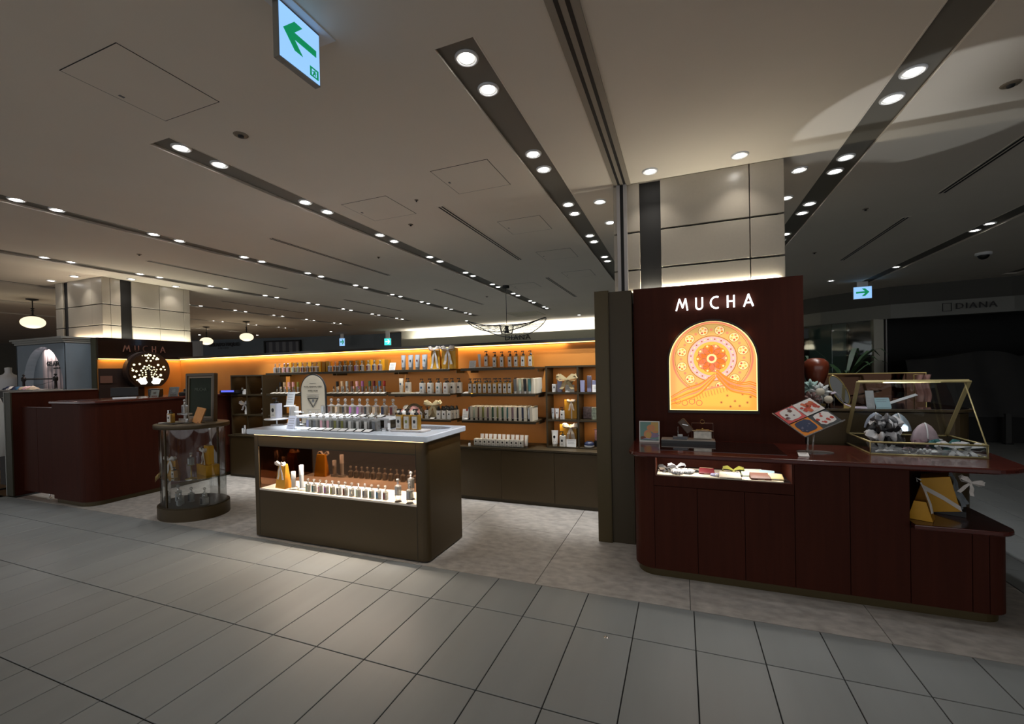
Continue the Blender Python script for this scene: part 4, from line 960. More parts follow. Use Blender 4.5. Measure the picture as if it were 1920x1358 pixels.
for x, z in ((0.10, 0.11), (0.15, 0.07), (0.20, 0.12), (0.23, 0.06), (0.06, 0.06), (0.12, 0.03), (0.18, 0.035), (0.25, 0.10)):
    for j in range(4): wave(b, [(x+0.010*math.cos(j*PI/4), z+0.010*math.sin(j*PI/4)), (x-0.010*math.cos(j*PI/4), z-0.010*math.sin(j*PI/4))], 0.0025, 0.0025, cD, -0.0147, 2)
for k in range(14): wave(b, [(-0.13+0.02*k, 0.115+0.006*k), (-0.12+0.02*k, 0.075+0.006*k)], 0.003, 0.003, cD, -0.0147, 2)
wave(b, [(-0.15, 0.12), (0.0, 0.165), (0.14, 0.20)], 0.012, 0.012, cK, -0.0148)
b.build('star_print', t)
area('picture_lamp', (0.766, 0.87, 1.36), (math.radians(90), 0, 0), 0.5, 0.55, 1.2, (1.0, 0.6, 0.25))

CX = 1.2
t = thing('red_counter', 'long dark red display counter with rounded ends and open niche', 'counter', (CX, 0.36, 0))
def L(x): return x-CX
b = MB(); b.prism(rrect(L(0.255), 0.014, L(2.13), 0.545, (0.12, 0.10, 0.06, 0.02), 10), 0.05, 0.478, REDCORE); b.build('lower_core', t)
b = MB(); b.prism(rrect(L(0.255), 0.014, L(1.708), 0.545, (0.12, 0, 0, 0.02), 10), 0.478, 0.672, REDCORE)
b.prism(rrect(L(0.255), 0.014, L(0.378), 0.545, (0.12, 0, 0, 0.02), 10), 0.672, 0.796, REDCORE); b.box(L(1.173), 0.014, 0.672, L(1.708), 0.545, 0.796, REDCORE)
b.box(L(0.378), 0.33, 0.672, L(1.173), 0.545, 0.796, REDCORE); b.build('upper_core', t)
MB().box(L(1.708), 0.42, 0.508, L(2.06), 0.44, 0.797, REDWOOD).build('back_panel', t)
b = MB(); b.prism(rrect(L(0.262), 0.02, L(2.125), 0.53, (0.12, 0.10, 0.06, 0.02), 10), 0.0, 0.05, OLIVE); b.build('plinth', t)
# curved corner panels
def cornerpanel(cx, cy, r, a0, a1, z0, z1, m, th=0.016):
    b = MB(); n = 12; P = [(cx+r*math.cos(math.radians(a0+(a1-a0)*i/n)), cy+r*math.sin(math.radians(a0+(a1-a0)*i/n))) for i in range(n+1)]
    Q = [(cx+(r-th)*math.cos(math.radians(a1+(a0-a1)*i/n)), cy+(r-th)*math.sin(math.radians(a1+(a0-a1)*i/n))) for i in range(n+1)]
    b.prism(P+Q, z0, z1, m, smooth=False); return b
o = cornerpanel(L(0.373), 0.132, 0.132, 180, 270, 0.052, 0.797, REDWOOD).build('corner_panel', t)
MB().box(L(0.241), 0.135, 0.052, L(0.257), 0.545, 0.797, REDWOOD).build('end_panel', t)
o = cornerpanel(L(2.045), 0.10, 0.10, 270, 360, 0.052, 0.476, REDWOOD).build('corner_panel', t)
MB().box(L(2.129), 0.10, 0.052, L(2.145), 0.545, 0.476, REDWOOD).build('end_panel', t)
for a, c, z1 in ((0.374, 0.637, 0.603), (0.637, 0.907, 0.603), (0.907, 1.172, 0.603), (1.172, 1.443, 0.797), (1.443, 1.716, 0.797), (1.716, 1.975, 0.476), (1.975, 2.044, 0.476)):
    MB().box(L(a+0.0015), 0.0, 0.052, L(c-0.0015), 0.016, z1, REDWOOD).build('door_panel', t, bevel=0.0012, seg=1)
MB().box(L(0.3755), 0.0, 0.606, L(1.1705), 0.016, 0.672, REDWOOD).build('drawer_front', t, bevel=0.0012, seg=1)
MB().box(L(0.374), 0.0, 0.672, L(0.386), 0.33, 0.797, REDWOOD).build('niche_cheek', t); MB().box(L(1.160), 0.0, 0.672, L(1.172), 0.33, 0.797, REDWOOD).build('niche_cheek', t)
MB().box(L(0.395), 0.008, 0.673, L(1.12), 0.25, 0.679, CREAM).build('tray_liner', t)
MB().box(L(0.386), 0.318, 0.672, L(1.16), 0.33, 0.797, REDWOOD).build('niche_back', t)
tp = rrect(L(0.208), -0.055, L(2.275), 0.542, (0.13, 0.0, 0.12, 0.02), 12)
tp = [(L(0.208), 0.542), ] + [(L(0.208)+0.13-0.13*math.cos(PI/2*i/12), -0.055+0.13-0.13*math.sin(PI/2*i/12)) for i in range(13)] + [(L(2.04)+0.2*math.sin(PI/2*i/14), 0.145-0.2*math.cos(PI/2*i/14)) for i in range(15)] + [(L(2.27), 0.35), (L(2.285), 0.50), (L(2.27), 0.54)]
b = MB(); b.prism(tp, 0.799, 0.83, REDGLOSS, bev=0.008); b.build('counter_top', t)
MB().box(L(0.40), 0.07, 0.8300, L(1.15), 0.50, 0.8315, mat('smoked_glass_inset', rgb(30, 16, 12), 0.06, coat=1.0)).build('glass_inset', t)
lt = [(L(1.718), 0.545), (L(1.718), -0.045)] + [(L(2.06)+0.095*math.sin(PI/2*i/10), 0.05-0.095*math.cos(PI/2*i/10)) for i in range(11)] + [(L(2.155), 0.45), (L(2.155), 0.545)]
b = MB(); b.prism(list(lt), 0.478, 0.506, REDGLOSS, bev=0.007); b.build('low_shelf', t)
for xx, yy in ((L(0.44), 0.06), (L(0.92), 0.09)): MB().box(xx, yy, 0.796, xx+0.09, yy+0.006, 0.7985, mat('chrome', (0, 0, 0))).build('lamp_bar', t)
# ---- rear display unit behind the counter
t = thing('rear_display_unit', 'bronze display unit with mirror back behind the red counter', 'display unit', (1.9, 1.0, 0))
b = MB(); b.prism(rrect(-0.52, 0.0, 0.42, 0.85, (0.01, 0.15, 0.1, 0.01)), 0.0, 1.045, BRONZE); b.build('body', t)
b = MB(); b.prism(rrect(-0.53, -0.012, 0.44, 0.86, (0.01, 0.16, 0.1, 0.01)), 1.052, 1.07, BRONZE, bev=0.003); b.build('top_rim', t)
b = MB(); b.prism(rrect(-0.515, 0.0, 0.425, 0.84, (0.01, 0.15, 0.1, 0.01)), 1.0702, 1.072, mat('smoked_glass_inset', (0, 0, 0))); b.build('glass_top', t)
MB().box(-0.26, 0.60, 1.072, 0.395, 0.61, 1.30, mat('unit_mirror', rgb(62, 44, 34), 0.05, metal=1.0)).build('mirror', t)
MB().box(-0.265, 0.595, 1.30, 0.40, 0.615, 1.306, BRASS).box(0.395, 0.595, 1.07, 0.40, 0.615, 1.30, BRASS).build('mirror_frame', t)

# ================================================================ GOODS
def bow(s=1.0, m=RIBBON, tails=True, tl=0.05):
    """ribbon bow facing -Y, knot at origin"""
    b = MB()
    for sg in (-1, 1):
        pts = [(0, 0, 0), (sg*0.012*s, -0.004*s, 0.010*s), (sg*0.030*s, -0.006*s, 0.018*s), (sg*0.036*s, -0.003*s, 0.008*s), (sg*0.026*s, 0.002*s, -0.002*s), (0, 0, 0)]
        b.ribbon(pts, [(0, 1, 0.35)]*6, [0.006*s, 0.012*s, 0.016*s, 0.016*s, 0.012*s, 0.006*s], m, 0.0012*s)
        b.ribbon([(sg*0.001, -0.008*s, 0.004*s), (sg*0.018*s, -0.012*s, 0.012*s), (sg*0.034*s, -0.010*s, 0.012*s)], (0.0, 0.1, 1), [0.006*s, 0.018*s, 0.012*s], m, 0.0015*s)
        if tails: b.ribbon([(0, -0.003*s, 0), (sg*0.010*s, -0.006*s, -tl*0.4*s), (sg*0.014*s, -0.004*s, -tl*0.75*s), (sg*0.020*s, -0.006*s, -tl*s)], (1, 0, 0.15*sg), [0.006*s, 0.012*s, 0.012*s, 0.012*s], m, 0.0012*s)
    b.ball((0, -0.004*s, 0), 0.006*s, m, 8)
    return b
# --- perfume bottle (clear, round stopper)
def perfume(name, label, loc, tint, liquid=None, h=0.118, w_=0.038, group=None, capm=None, ms={}):
    key = ('perf', h, w_, capm and capm.name)
    if key not in ms:
        body = MB(); bh = h*0.56
        body.prism(rrect(-w_/2, -w_*0.4, w_/2, w_*0.4, w_*0.12, 2), 0.0, bh, GLASSB)
        body.lathe([(w_*0.46, bh), (w_*0.30, bh+h*0.03), (w_*0.18, bh+h*0.06), (w_*0.17, bh+h*0.13)], GLASSB, seg=12, cap=False)
        liq = MB(); liq.prism(rrect(-w_/2+0.003, -w_*0.4+0.003, w_/2-0.003, w_*0.4-0.003, w_*0.08, 1), 0.004, bh*0.86, GLASSB)
        lab = MB(); lab.box(-w_*0.34, -w_*0.4-0.0015, bh*0.12, w_*0.1, -w_*0.4-0.0003, bh*0.88, INK)
        cap = MB(); cap.lathe([(w_*0.20, bh+h*0.12), (w_*0.20, bh+h*0.19), (w_*0.12, bh+h*0.21)], CHROME, seg=10); cap.ball((0, 0, bh+h*0.32), h*0.098, capm or GLASSB, 10)
        ms[key] = [q.build(n) for n, q in (('glass_body', body), ('liquid', liq), ('label', lab), ('stopper', cap))]
        for o in ms[key]: COL.objects.unlink(o)
    t = thing(name, label, 'perfume bottle', loc, 0, group)
    for o in ms[key]:
        c = o.copy(); COL.objects.link(c); c.parent = t
        if o.name.startswith('label'): c.data = swapmesh(o.data, tint)
        if o.name.startswith('liquid') and liquid: c.data = swapmesh(o.data, liquid)
    return t
LQ = {n: glass('liquid_'+n, c, 0.5, 0.35, c) for n, c in dict(clear=(0.8, 0.8, 0.76), gold=(0.8, 0.62, 0.3), pink=(0.85, 0.62, 0.62), dark=(0.35, 0.3, 0.22), amber=(0.7, 0.42, 0.14)).items()}
def pump(name, label, loc, h=0.155, body=None, lab=LABELW, dot=INK, w_=0.052, group=None, rz=0, ms={}):
    body = body or PALETTE['white']
    key = ('pump', h, w_, body.name, dot.name)
    if key not in ms:
        bh = h*0.68
        q1 = MB(); q1.prism(rrect(-w_/2, -w_*0.38, w_/2, w_*0.38, w_*0.16, 3), 0, bh, body, bev=0.002)
        q2 = MB(); q2.box(-w_*0.40, -w_*0.38-0.001, bh*0.08, w_*0.30, -w_*0.38, bh*0.9, lab)
        q3 = MB(); q3.lathe([(1e-5, 0), (0.0001, 0)], dot, seg=3) if False else None
        q3.add([(x, -w_*0.38-0.0018, z) for x, z in ellipse(w_*0.18, w_*0.22, 12, (-w_*0.05, bh*0.56))], [tuple(range(12))], dot)
        for k in range(3): q3.box(-w_*0.25+k*0.002, -w_*0.38-0.0016, bh*0.18+k*0.006, w_*0.15-k*0.002, -w_*0.38-0.001, bh*0.18+k*0.006+0.0018, INKG)
        q4 = MB(); q4.lathe([(w_*0.26, bh), (w_*0.26, bh+h*0.09), (w_*0.14, bh+h*0.11), (w_*0.07, bh+h*0.115), (w_*0.07, bh+h*0.22)], BLACKPL, seg=10)
        q4.box(-w_*0.42, -w_*0.1, bh+h*0.22, w_*0.16, w_*0.1, bh+h*0.27, BLACKPL); q4.box(-w_*0.46, -w_*0.07, bh+h*0.19, -w_*0.34, w_*0.07, bh+h*0.24, BLACKPL)
        ms[key] = [q.build(n) for n, q in (('bottle', q1), ('label', q2), ('print', q3), ('pump', q4))]
        for o in ms[key]: COL.objects.unlink(o)
    t = thing(name, label, 'pump bottle', loc, rz, group)
    for o in ms[key]: c = o.copy(); COL.objects.link(c); c.parent = t
    return t
def tubep(name, label, loc, h=0.145, w_=0.05, m=None, dot=None, group=None, rz=0, tilt=0.0, up=True, cap=None):
    """cosmetic tube standing on its cap, crimped top"""
    m = m or PALETTE['white']
    t = thing(name, label, 'tube', loc, rz, group)
    q = MB(); n = 14; hh = h*0.84
    def fn(u, v):
        a = 2*PI*u; rx = w_/2*(0.78+0.22*v); ry = w_/2*0.72*(1-v**1.5)+0.001
        return (rx*math.cos(a), ry*math.sin(a), h*0.16+hh*v)
    q.grid(fn, n, 5, m); q.box(-w_/2, -0.0012, h*0.985, w_/2, 0.0012, h*1.0, m); o1 = q.build('tube_body', t)
    o2 = MB().lathe([(w_*0.33, 0), (w_*0.36, h*0.02), (w_*0.38, h*0.16)], cap or m, seg=14, sy=0.85).build('cap', t)
    parts = [o1, o2]
    if dot:
        q = MB(); q.add([(x, -w_*0.30, z) for x, z in ellipse(w_*0.17, w_*0.21, 12, (0, h*0.6))], [tuple(range(12))], dot); q.box(-w_*0.2, -w_*0.335, h*0.3, w_*0.2, -w_*0.33, h*0.32, INKG); parts.append(q.build('print', t))
    for o in parts:
        if tilt: o.rotation_euler = (tilt, 0, 0)
    return t
def card(name, label, loc, w_=0.06, h=0.05, tilt=-0.35, rz=0, m=WHITEM, lines=3, group=None, cat='price card', base=True):
    t = thing(name, label, cat, loc, rz, group)
    q = MB(); q.box(-w_/2, -0.001, 0, w_/2, 0.001, h, m); q.build('card', t, rot=(tilt, 0, 0))
    if lines:
        q = MB()
        for k in range(lines): q.box(-w_*0.36, -0.0017, h*(0.78-0.18*k), w_*(0.34-0.07*(k % 2)), -0.0011, h*(0.80-0.18*k)+0.0008, INKG)
        q.build('print', t, rot=(tilt, 0, 0))
    if base: MB().box(-w_/2, 0.0, 0, w_/2, h*0.5*abs(math.sin(tilt))+0.012, 0.002, DARK).build('foot', t)
    return t
def flatcard(label, loc, group=None, w_=0.045, d=0.05, rz=0):
    """little sloping tester card on a dark wedge"""
    t = thing('tester_card', label, 'card', loc, rz, group)
    MB().add([(-w_/2, 0, 0), (w_/2, 0, 0), (w_/2, d, 0), (-w_/2, d, 0), (-w_/2, 0, 0.002), (w_/2, 0, 0.002), (w_/2, d, 0.016), (-w_/2, d, 0.016)], [(0, 3, 2, 1), (4, 5, 6, 7), (0, 1, 5, 4), (1, 2, 6, 5), (2, 3, 7, 6), (3, 0, 4, 7)], DARK) if False else None
    q = MB(); q.add([(-w_/2, 0, 0), (w_/2, 0, 0), (w_/2, d, 0), (-w_/2, d, 0), (-w_/2, 0, 0.003), (w_/2, 0, 0.003), (w_/2, d, 0.017), (-w_/2, d, 0.017)], [(0, 3, 2, 1), (4, 5, 6, 7), (0, 1, 5, 4), (1, 2, 6, 5), (2, 3, 7, 6), (3, 0, 4, 7)], BLACKPL); q.build('wedge', t)
    q = MB(); a = math.atan(0.014/d); q.box(-w_/2+0.002, 0.003, 0.0034, w_/2-0.002, d-0.001, 0.0046, WHITEM); q.build('card', t, rot=(a, 0, 0))
    return t
def carton(name, label, loc, w_, d, h, m, cat='carton', group=None, rz=0, dot=None, lines=None):
    t = thing(name, label, cat, loc, rz, group)
    MB().box(-w_/2, 0, 0, w_/2, d, h, m).build('box', t, bevel=0.0012, seg=1)
    q = MB()
    if dot: q.add([(x, -0.0006, z) for x, z in ellipse(w_*0.2, w_*0.24, 12, (0, h*0.6))], [tuple(range(12))], dot)
    if lines: q.box(-w_*0.25, -0.0008, h*0.2, w_*0.25, -0.0002, h*0.24, lines).box(-w_*0.15, -0.0008, h*0.12, w_*0.15, -0.0002, h*0.15, lines)
    if dot or lines: q.build('print', t)
    return t
def giftbag(label, loc, w_=0.11, h=0.16, d=0.06, rz=0, bw=1.0, ribbon=RIBBON, open_=False, name='gift_bag', tall_tail=0.09):
    t = thing(name, label, 'gift bag', loc, rz)
    q = MB(); q.add([(-w_/2, 0, 0), (w_/2, 0, 0), (w_/2, d, 0), (-w_/2, d, 0), (-w_*0.36, d*0.35, h), (w_*0.36, d*0.35, h), (w_*0.36, d*0.65, h), (-w_*0.36, d*0.65, h)], [(0, 3, 2, 1), (4, 5, 6, 7), (0, 1, 5, 4), (2, 3, 7, 6)], GOLD)
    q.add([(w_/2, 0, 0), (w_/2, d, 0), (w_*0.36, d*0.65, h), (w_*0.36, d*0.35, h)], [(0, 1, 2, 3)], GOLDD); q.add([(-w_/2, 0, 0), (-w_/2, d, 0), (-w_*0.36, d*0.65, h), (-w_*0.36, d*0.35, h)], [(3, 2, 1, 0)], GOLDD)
    q.build('bag', t)
    q = bow(1.3*bw, ribbon, True, tall_tail); o = q.build('ribbon_bow', t, (0, d*0.3-0.008, h*0.96))
    q = MB(); q.box(-w_*0.3, -0.002+0.0, h*0.28, -w_*0.29, 0.0, h*0.29, GOLDD); q.build('seal', t)
    return t
def giftbox(label, loc, w_, d, h, rz=0, bows=1.0, vertical=True, name='gift_box', rib=RIBBON, bx=0.0, bz=None, band=True):
    t = thing(name, label, 'gift box', loc, rz)
    MB().box(-w_/2, 0, 0, w_/2, d, h, GOLD).build('box', t, bevel=0.0015, seg=1)
    if band:
        q = MB(); q.box(bx-0.006, -0.001, 0, bx+0.006, 0, h, rib).box(bx-0.006, -0.001, h, bx+0.006, d+0.001, h+0.001, rib); q.build('ribbon', t)
    if bows:
        bow(bows, rib, True, 0.07).build('ribbon_bow', t, (bx, -0.004, bz if bz is not None else h*0.9))
    return t

SX = 'top shelf'; Z1, Z2, Z3, ZB = 1.42, 1.145, 0.86, 0.575
# ---- top shelf: perfume bottles with gold cartons behind
T1a = [-4.499, -4.422, -4.338, -4.267, -4.177, -4.099, -4.017, -3.937, -3.852, -3.779]
T1b = [-3.565, -3.477, -3.405, -3.324, -3.244, -3.15, -3.066, -2.97, -2.88, -2.798]
ta = ['silver', 'grey', 'pink', 'pink', 'sage', 'olive', 'maroon', 'brown', 'brown', 'beige']; tb = ['lilac', 'brown', 'grey', 'black', 'mauve', 'purple', 'black', 'maroon', 'navy', 'maroon']
la = ['clear', 'clear', 'pink', 'pink', 'clear', 'clear', 'amber', 'amber', 'amber', 'gold']; lb_ = ['clear', 'gold', 'gold', 'dark', 'gold', 'pink', 'gold', 'gold', 'gold', 'amber']
for i, x in enumerate(T1a): perfume('perfume_bottle', '%s perfume bottle in the far group on the top shelf, %s along' % (ta[i], ORD[i]), (x, 1.62, Z1), PALETTE[ta[i]], LQ[la[i]], 0.128, 0.044, 'perfume bottles on the top shelf, far group', PALETTE['pink'] if i in (2, 3) else None)
for i, x in enumerate(T1b): perfume('perfume_bottle', '%s perfume bottle in the second group on the top shelf, %s along' % (tb[i], ORD[i]), (x, 1.62, Z1), PALETTE[tb[i]], LQ[lb_[i]], 0.128, 0.044, 'perfume bottles on the top shelf, second group')
for g_, X_ in (('far', [-4.474, -4.387, -4.29, -4.205, -4.11, -4.036, -3.953, -3.871, -3.798, -3.73]), ('second', [-3.524, -3.438, -3.344, -3.251, -3.159, -3.069, -2.979, -2.891, -2.805])):
    for i, x in enumerate(X_): carton('perfume_carton', 'gold-orange perfume carton behind the %s bottle group on the top shelf, %s along' % (g_, ORD[i]), (x, 1.75, Z1), 0.055, 0.055, 0.135+0.004*(i % 2), GOLD if i % 2 else GOLDD, group='gold perfume cartons on the top shelf')
card('price_card', 'white price card between perfumes and white tubes on the top shelf', (-2.613, 1.60, Z1), 0.085, 0.09, -0.25, lines=5)
for i, (x, dc) in enumerate(zip([-2.449, -2.394, -2.345, -2.30, -2.255, -2.205, -2.155], ['grey', 'grey', 'black', 'black', 'maroon', 'maroon', 'teal'])):
    tubep('cream_tube', 'silver-white tube with %s emblem on the top shelf, %s along' % (dc, ORD[i]), (x, 1.60 if i % 2 == 0 else 1.66, Z1), 0.17, 0.062, PALETTE['silver'], PALETTE[dc], 'silver-white tubes on the top shelf')
giftbag('gold gift bag with looped white ribbon on the top shelf', (-2.035, 1.60, Z1), 0.14, 0.225, 0.07, 0, 1.6, tall_tail=0.10)
giftbox('tall gold gift box with large silver bow on the top shelf', (-1.865, 1.62, Z1), 0.18, 0.06, 0.235, 0, 2.3, rib=RIBBONB if False else RIBBON)
card('price_card', 'white price card left of the amber pump bottles on the top shelf', (-1.564, 1.60, Z1), 0.08, 0.085, -0.25, lines=4)
tag(MB().box(-0.10, 0, 0, 0.10, 0.09, 0.012, CREAM).build('display_plinth', None, (-1.42, 1.58, Z1)), 'thin cream plinth under a white tube on the top shelf', 'plinth')
tubep('cream_tube', 'slim tilted white tube on the cream plinth of the top shelf', (-1.484, 1.63, Z1+0.012), 0.14, 0.035, PALETTE['white'], None, tilt=0.12)
AMB = GLASSAMB
for i, x in enumerate([-1.397, -1.298, -1.214, -1.124, -1.054, -0.977, -0.895]):
    pump('pump_bottle', 'amber pump bottle with white label on the top shelf, %s along' % ORD[i], (x, 1.62, Z1+(0.012 if i == 0 else 0)), 0.178, AMB, w_=0.052, group='amber pump bottles on the top shelf')
# ---- middle shelf
SC_A = ['black', 'beige', 'pink', 'pink', 'olive']; SC_B = ['black', 'beige', 'silver', 'brown', 'pink', 'purple', 'green', 'maroon', 'blue', 'red']
def spray_pair(i, x, c, far):
    m = PALETTE[c]
    t = thing('roll_on_perfume', '%s tall slim perfume stick on the middle shelf, %s group, %s along' % (c, far, ORD[i]), 'perfume', (x+0.012, 1.68, Z2), 0, 'slim perfume sticks on the middle shelf')
    MB().prism(rrect(-0.013, -0.013, 0.013, 0.013, 0.005, 2), 0, 0.085, GLASSB).build('glass_body', t)
    MB().prism(rrect(-0.0135, -0.0135, 0.0135, 0.0135, 0.005, 2), 0.085, 0.15, m).build('cap', t)
    MB().prism(rrect(-0.009, -0.009, 0.009, 0.009, 0.003, 1), 0.003, 0.08, m if i % 2 else PALETTE['white']).build('liquid', t)
    t = thing('mini_perfume', '%s small perfume vial beside the slim stick, middle shelf %s group, %s along' % (c, far, ORD[i]), 'perfume', (x-0.018, 1.65, Z2), 0, 'small perfume vials on the middle shelf')
    MB().lathe([(0.011, 0), (0.011, 0.05), (0.005, 0.056)], GLASSB, seg=10).build('glass_body', t)
    MB().lathe([(0.007, 0.056), (0.008, 0.085), (0.004, 0.09)], m, seg=10).build('cap', t)
for i, x in enumerate([-4.496, -4.424, -4.345, -4.269, -4.185]): spray_pair(i, x, SC_A[i], 'far')
for i, x in enumerate([-3.521, -3.448, -3.369, -3.295, -3.211, -3.128, -3.016, -2.953, -2.867, -2.801]): spray_pair(i, x, SC_B[i], 'second')
for i, x in enumerate([-4.519, -4.433, -4.348, -4.264, -4.181, -4.099]): flatcard('white tester card on the middle shelf, far group, %s along' % ORD[i], (x, 1.565, Z2), 'tester cards on the middle shelf', 0.068, 0.07)
for i, x in enumerate([-3.56, -3.479, -3.395, -3.313, -3.229, -3.148, -3.067, -2.978, -2.896, -2.815, -2.742]): flatcard('white tester card on the middle shelf, second group, %s along' % ORD[i], (x, 1.565, Z2), 'tester cards on the middle shelf', 0.066, 0.07)
tag(MB().box(-0.17, 0, 0, 0.17, 0.15, 0.012, CREAM).build('display_plinth', None, (-2.44, 1.57, Z2)), 'thin cream plinth under a tube and bottle on the middle shelf', 'plinth')
tubep('cream_tube', 'white tube with blue emblem on the cream plinth, middle shelf', (-2.501, 1.62, Z2+0.012), 0.165, 0.062, PALETTE['white'], PALETTE['blue'])
pump('pump_bottle', 'single white pump bottle on the cream plinth, middle shelf', (-2.405, 1.62, Z2+0.012), 0.175, PALETTE['white'], w_=0.064, dot=PALETTE['grey'])
flatcard('large white sloping card beside the white pump bottles', (-2.285, 1.565, Z2), None, 0.10, 0.11)
for i, (x, dc) in enumerate(zip([-2.199, -2.155, -2.096, -2.044, -1.987, -1.93, -1.89, -1.841, -1.79], ['blue', 'blue', 'black', 'black', 'teal', 'teal', 'maroon', 'black', 'black'])):
    pump('pump_bottle', 'white pump bottle with %s emblem on the middle shelf, %s along' % (dc, ORD[i]), (x, (1.60, 1.70)[i % 2] if i < 6 else 1.60+0.06*(i-6), Z2), 0.178, PALETTE['white'], w_=0.062, dot=PALETTE[dc], group='white pump bottles on the middle shelf')
flatcard('white sloping card at the near end of the amber bottle row', (-1.668+0.03, 1.565, Z2), None, 0.075, 0.08)
for i, x in enumerate([-1.57, -1.517, -1.454, -1.397, -1.338, -1.28, -1.219, -1.164, -1.11]):
    pump('pump_bottle', 'amber pump bottle on the middle shelf, %s along the front row' % ORD[i], (x-0.01, 1.59, Z2), 0.172, AMB, w_=0.05, group='amber pump bottles on the middle shelf')
    if i % 2 == 0: pump('pump_bottle', 'amber pump bottle on the middle shelf, %s in the back row' % ORD[i//2], (x+0.022, 1.69, Z2), 0.172, AMB, w_=0.05, group='amber pump bottles on the middle shelf')
for i, (x, dc) in enumerate(zip([-1.064, -1.009, -0.955, -0.905], ['grey', 'sage', 'black', 'teal'])):
    tubep('hand_cream', 'hand cream tube with %s body on the middle shelf, %s along' % (dc, ORD[i]), (x, 1.585, Z2), 0.150, 0.036, PALETTE[dc], None, 'hand cream tubes on the middle shelf', cap=PALETTE['white'])
for i, x in enumerate([-1.037, -0.982, -0.93, -0.876, -0.85]): carton('cream_carton', 'ivory carton behind the hand creams on the middle shelf, %s along' % ORD[i], (x, 1.60+0.03*(i > 3), Z2), 0.034, 0.16, 0.158, CREAM, group='ivory cartons on the middle shelf')
# ---- lower shelf
for i, (x, y) in enumerate(((-2.56, 1.60), (-2.50, 1.66), (-2.44, 1.60), (-2.38, 1.66), (-2.53, 1.76), (-2.42, 1.76), (-2.34, 1.62), (-2.28, 1.69))):
    z = Z3+0.02
    t = thing('bath_puff', 'pink-white net bath puff heaped behind the faucet, %s of the heap' % ORD[i], 'bath puff', (x, y, Z3), 0, 'pink bath puffs on the lower shelf')
    b = MB(); rr = random.Random(i)
    b.grid(lambda u, v: tuple((0.045+0.008*math.sin(9*u*PI*2+i)*math.sin(7*v*PI))*q for q in (math.sin(PI*v)*math.cos(2*PI*u), math.sin(PI*v)*math.sin(2*PI*u), math.cos(PI*v))), 24, 14, PALETTE['pink'] if i % 2 else WHITE)
    b.build('net', t, (0, 0, 0.052+ (0.04 if i in (4, 5) else 0)))
    if i in (4, 5): MB().lathe([(0.03, 0), (0.03, 0.05)], WHITE, seg=12).build('cup', t)
    MB().tube([(0, 0, 0.09), (0.012, 0, 0.12), (-0.012, 0, 0.12), (0, 0, 0.09)], 0.0015, RIBBON, 5).build('loop', t)
for i, x in enumerate((-2.215, -2.145)): pump('pump_bottle', 'small pump bottle beside the cream bow on the lower shelf, %s' % ('amber one' if i == 0 else 'white one'), (x, 1.60, Z3), 0.145, AMB if i == 0 else PALETTE['white'], w_=0.045)
t = thing('gift_pouch', 'sheer cream gift pouch tied with a large cream bow', 'gift pouch', (-2.07, 1.66, Z3))
MB().lathe([(0.05, 0), (0.065, 0.02), (0.06, 0.07), (0.02, 0.11), (0.05, 0.14)], RIBBONB, seg=18, sy=0.6).build('pouch', t)
bow(3.0, mat('cream_ribbon', rgb(226, 214, 176), 0.5), True, 0.04).build('ribbon_bow', t, (0, -0.05, 0.15))
flatcard('white sloping card in front of the cream bow pouch', (-2.07, 1.565, Z3), None, 0.06, 0.06)
k_ = 0
for gx in (-1.99, -1.92, -1.855):
    for j in range(3):
        t = thing('lotion_bottle', 'white lotion bottle with black cap on the lower shelf, %s of the cluster' % ORD[k_], 'lotion bottle', (gx+0.014*j, 1.60+0.055*j, Z3), 0, 'white lotion bottles on the lower shelf'); k_ += 1
        MB().prism(rrect(-0.026, -0.02, 0.026, 0.02, 0.008, 3), 0, 0.095, PALETTE['white'], bev=0.002).build('bottle', t)
        MB().lathe([(0.018, 0.095), (0.018, 0.118), (0.011, 0.122), (0.011, 0.14)], BLACKPL, seg=12).build('cap', t)
        q = MB(); q.add([(x, -0.0205, z) for x, z in ellipse(0.009, 0.011, 12, (0, 0.055))], [tuple(range(12))], INK); q.build('print', t)
t = card('price_card', 'white card with red corner on the lower shelf beside the creams', (-1.665, 1.60, Z3), 0.07, 0.115, -0.2, lines=4)
MB().box(0.005, -0.002, 0.095, 0.03, 0.0, 0.115, PALETTE['red']).build('red_tab', t, rot=(-0.2, 0, 0))
flatcard('white sloping card at the front of the lower shelf', (-1.64, 1.565, Z3), None, 0.05, 0.04)
hc = ['grey', 'sage', 'brown', 'olive', 'mauve', 'green', 'olive', 'green', 'teal', 'mauve', 'black', 'navy', 'silver']
for i, x in enumerate([-1.596, -1.54, -1.49, -1.431, -1.377, -1.319, -1.264, -1.206, -1.153, -1.093, -1.039, -0.982, -0.915]):
    tubep('hand_cream', '%s patterned hand cream tube on the lower shelf, %s along' % (hc[i], ORD[i]), (x, 1.580, Z3), 0.140, 0.030, PALETTE[hc[i]], None, 'hand cream tubes on the lower shelf', cap=BLACKPL)
    carton('cream_carton', 'ivory carton behind the hand creams on the lower shelf, %s along' % ORD[i], (x+0.029, 1.566, Z3), 0.030, 0.18, 0.150, CREAM, group='ivory cartons on the lower shelf')
t = thing('wire_guard', 'thin clear rail along the hand cream row', 'rail', (-1.25, 1.555, Z3)); MB().tube([(-0.35, 0, 0.03), (0.35, 0, 0.03)], 0.0015, CHROME, 5).build('rail', t)
for xx in (-0.35, 0.35): MB().tube([(xx, 0, 0), (xx, 0, 0.03)], 0.0015, CHROME, 5).build('leg', t)
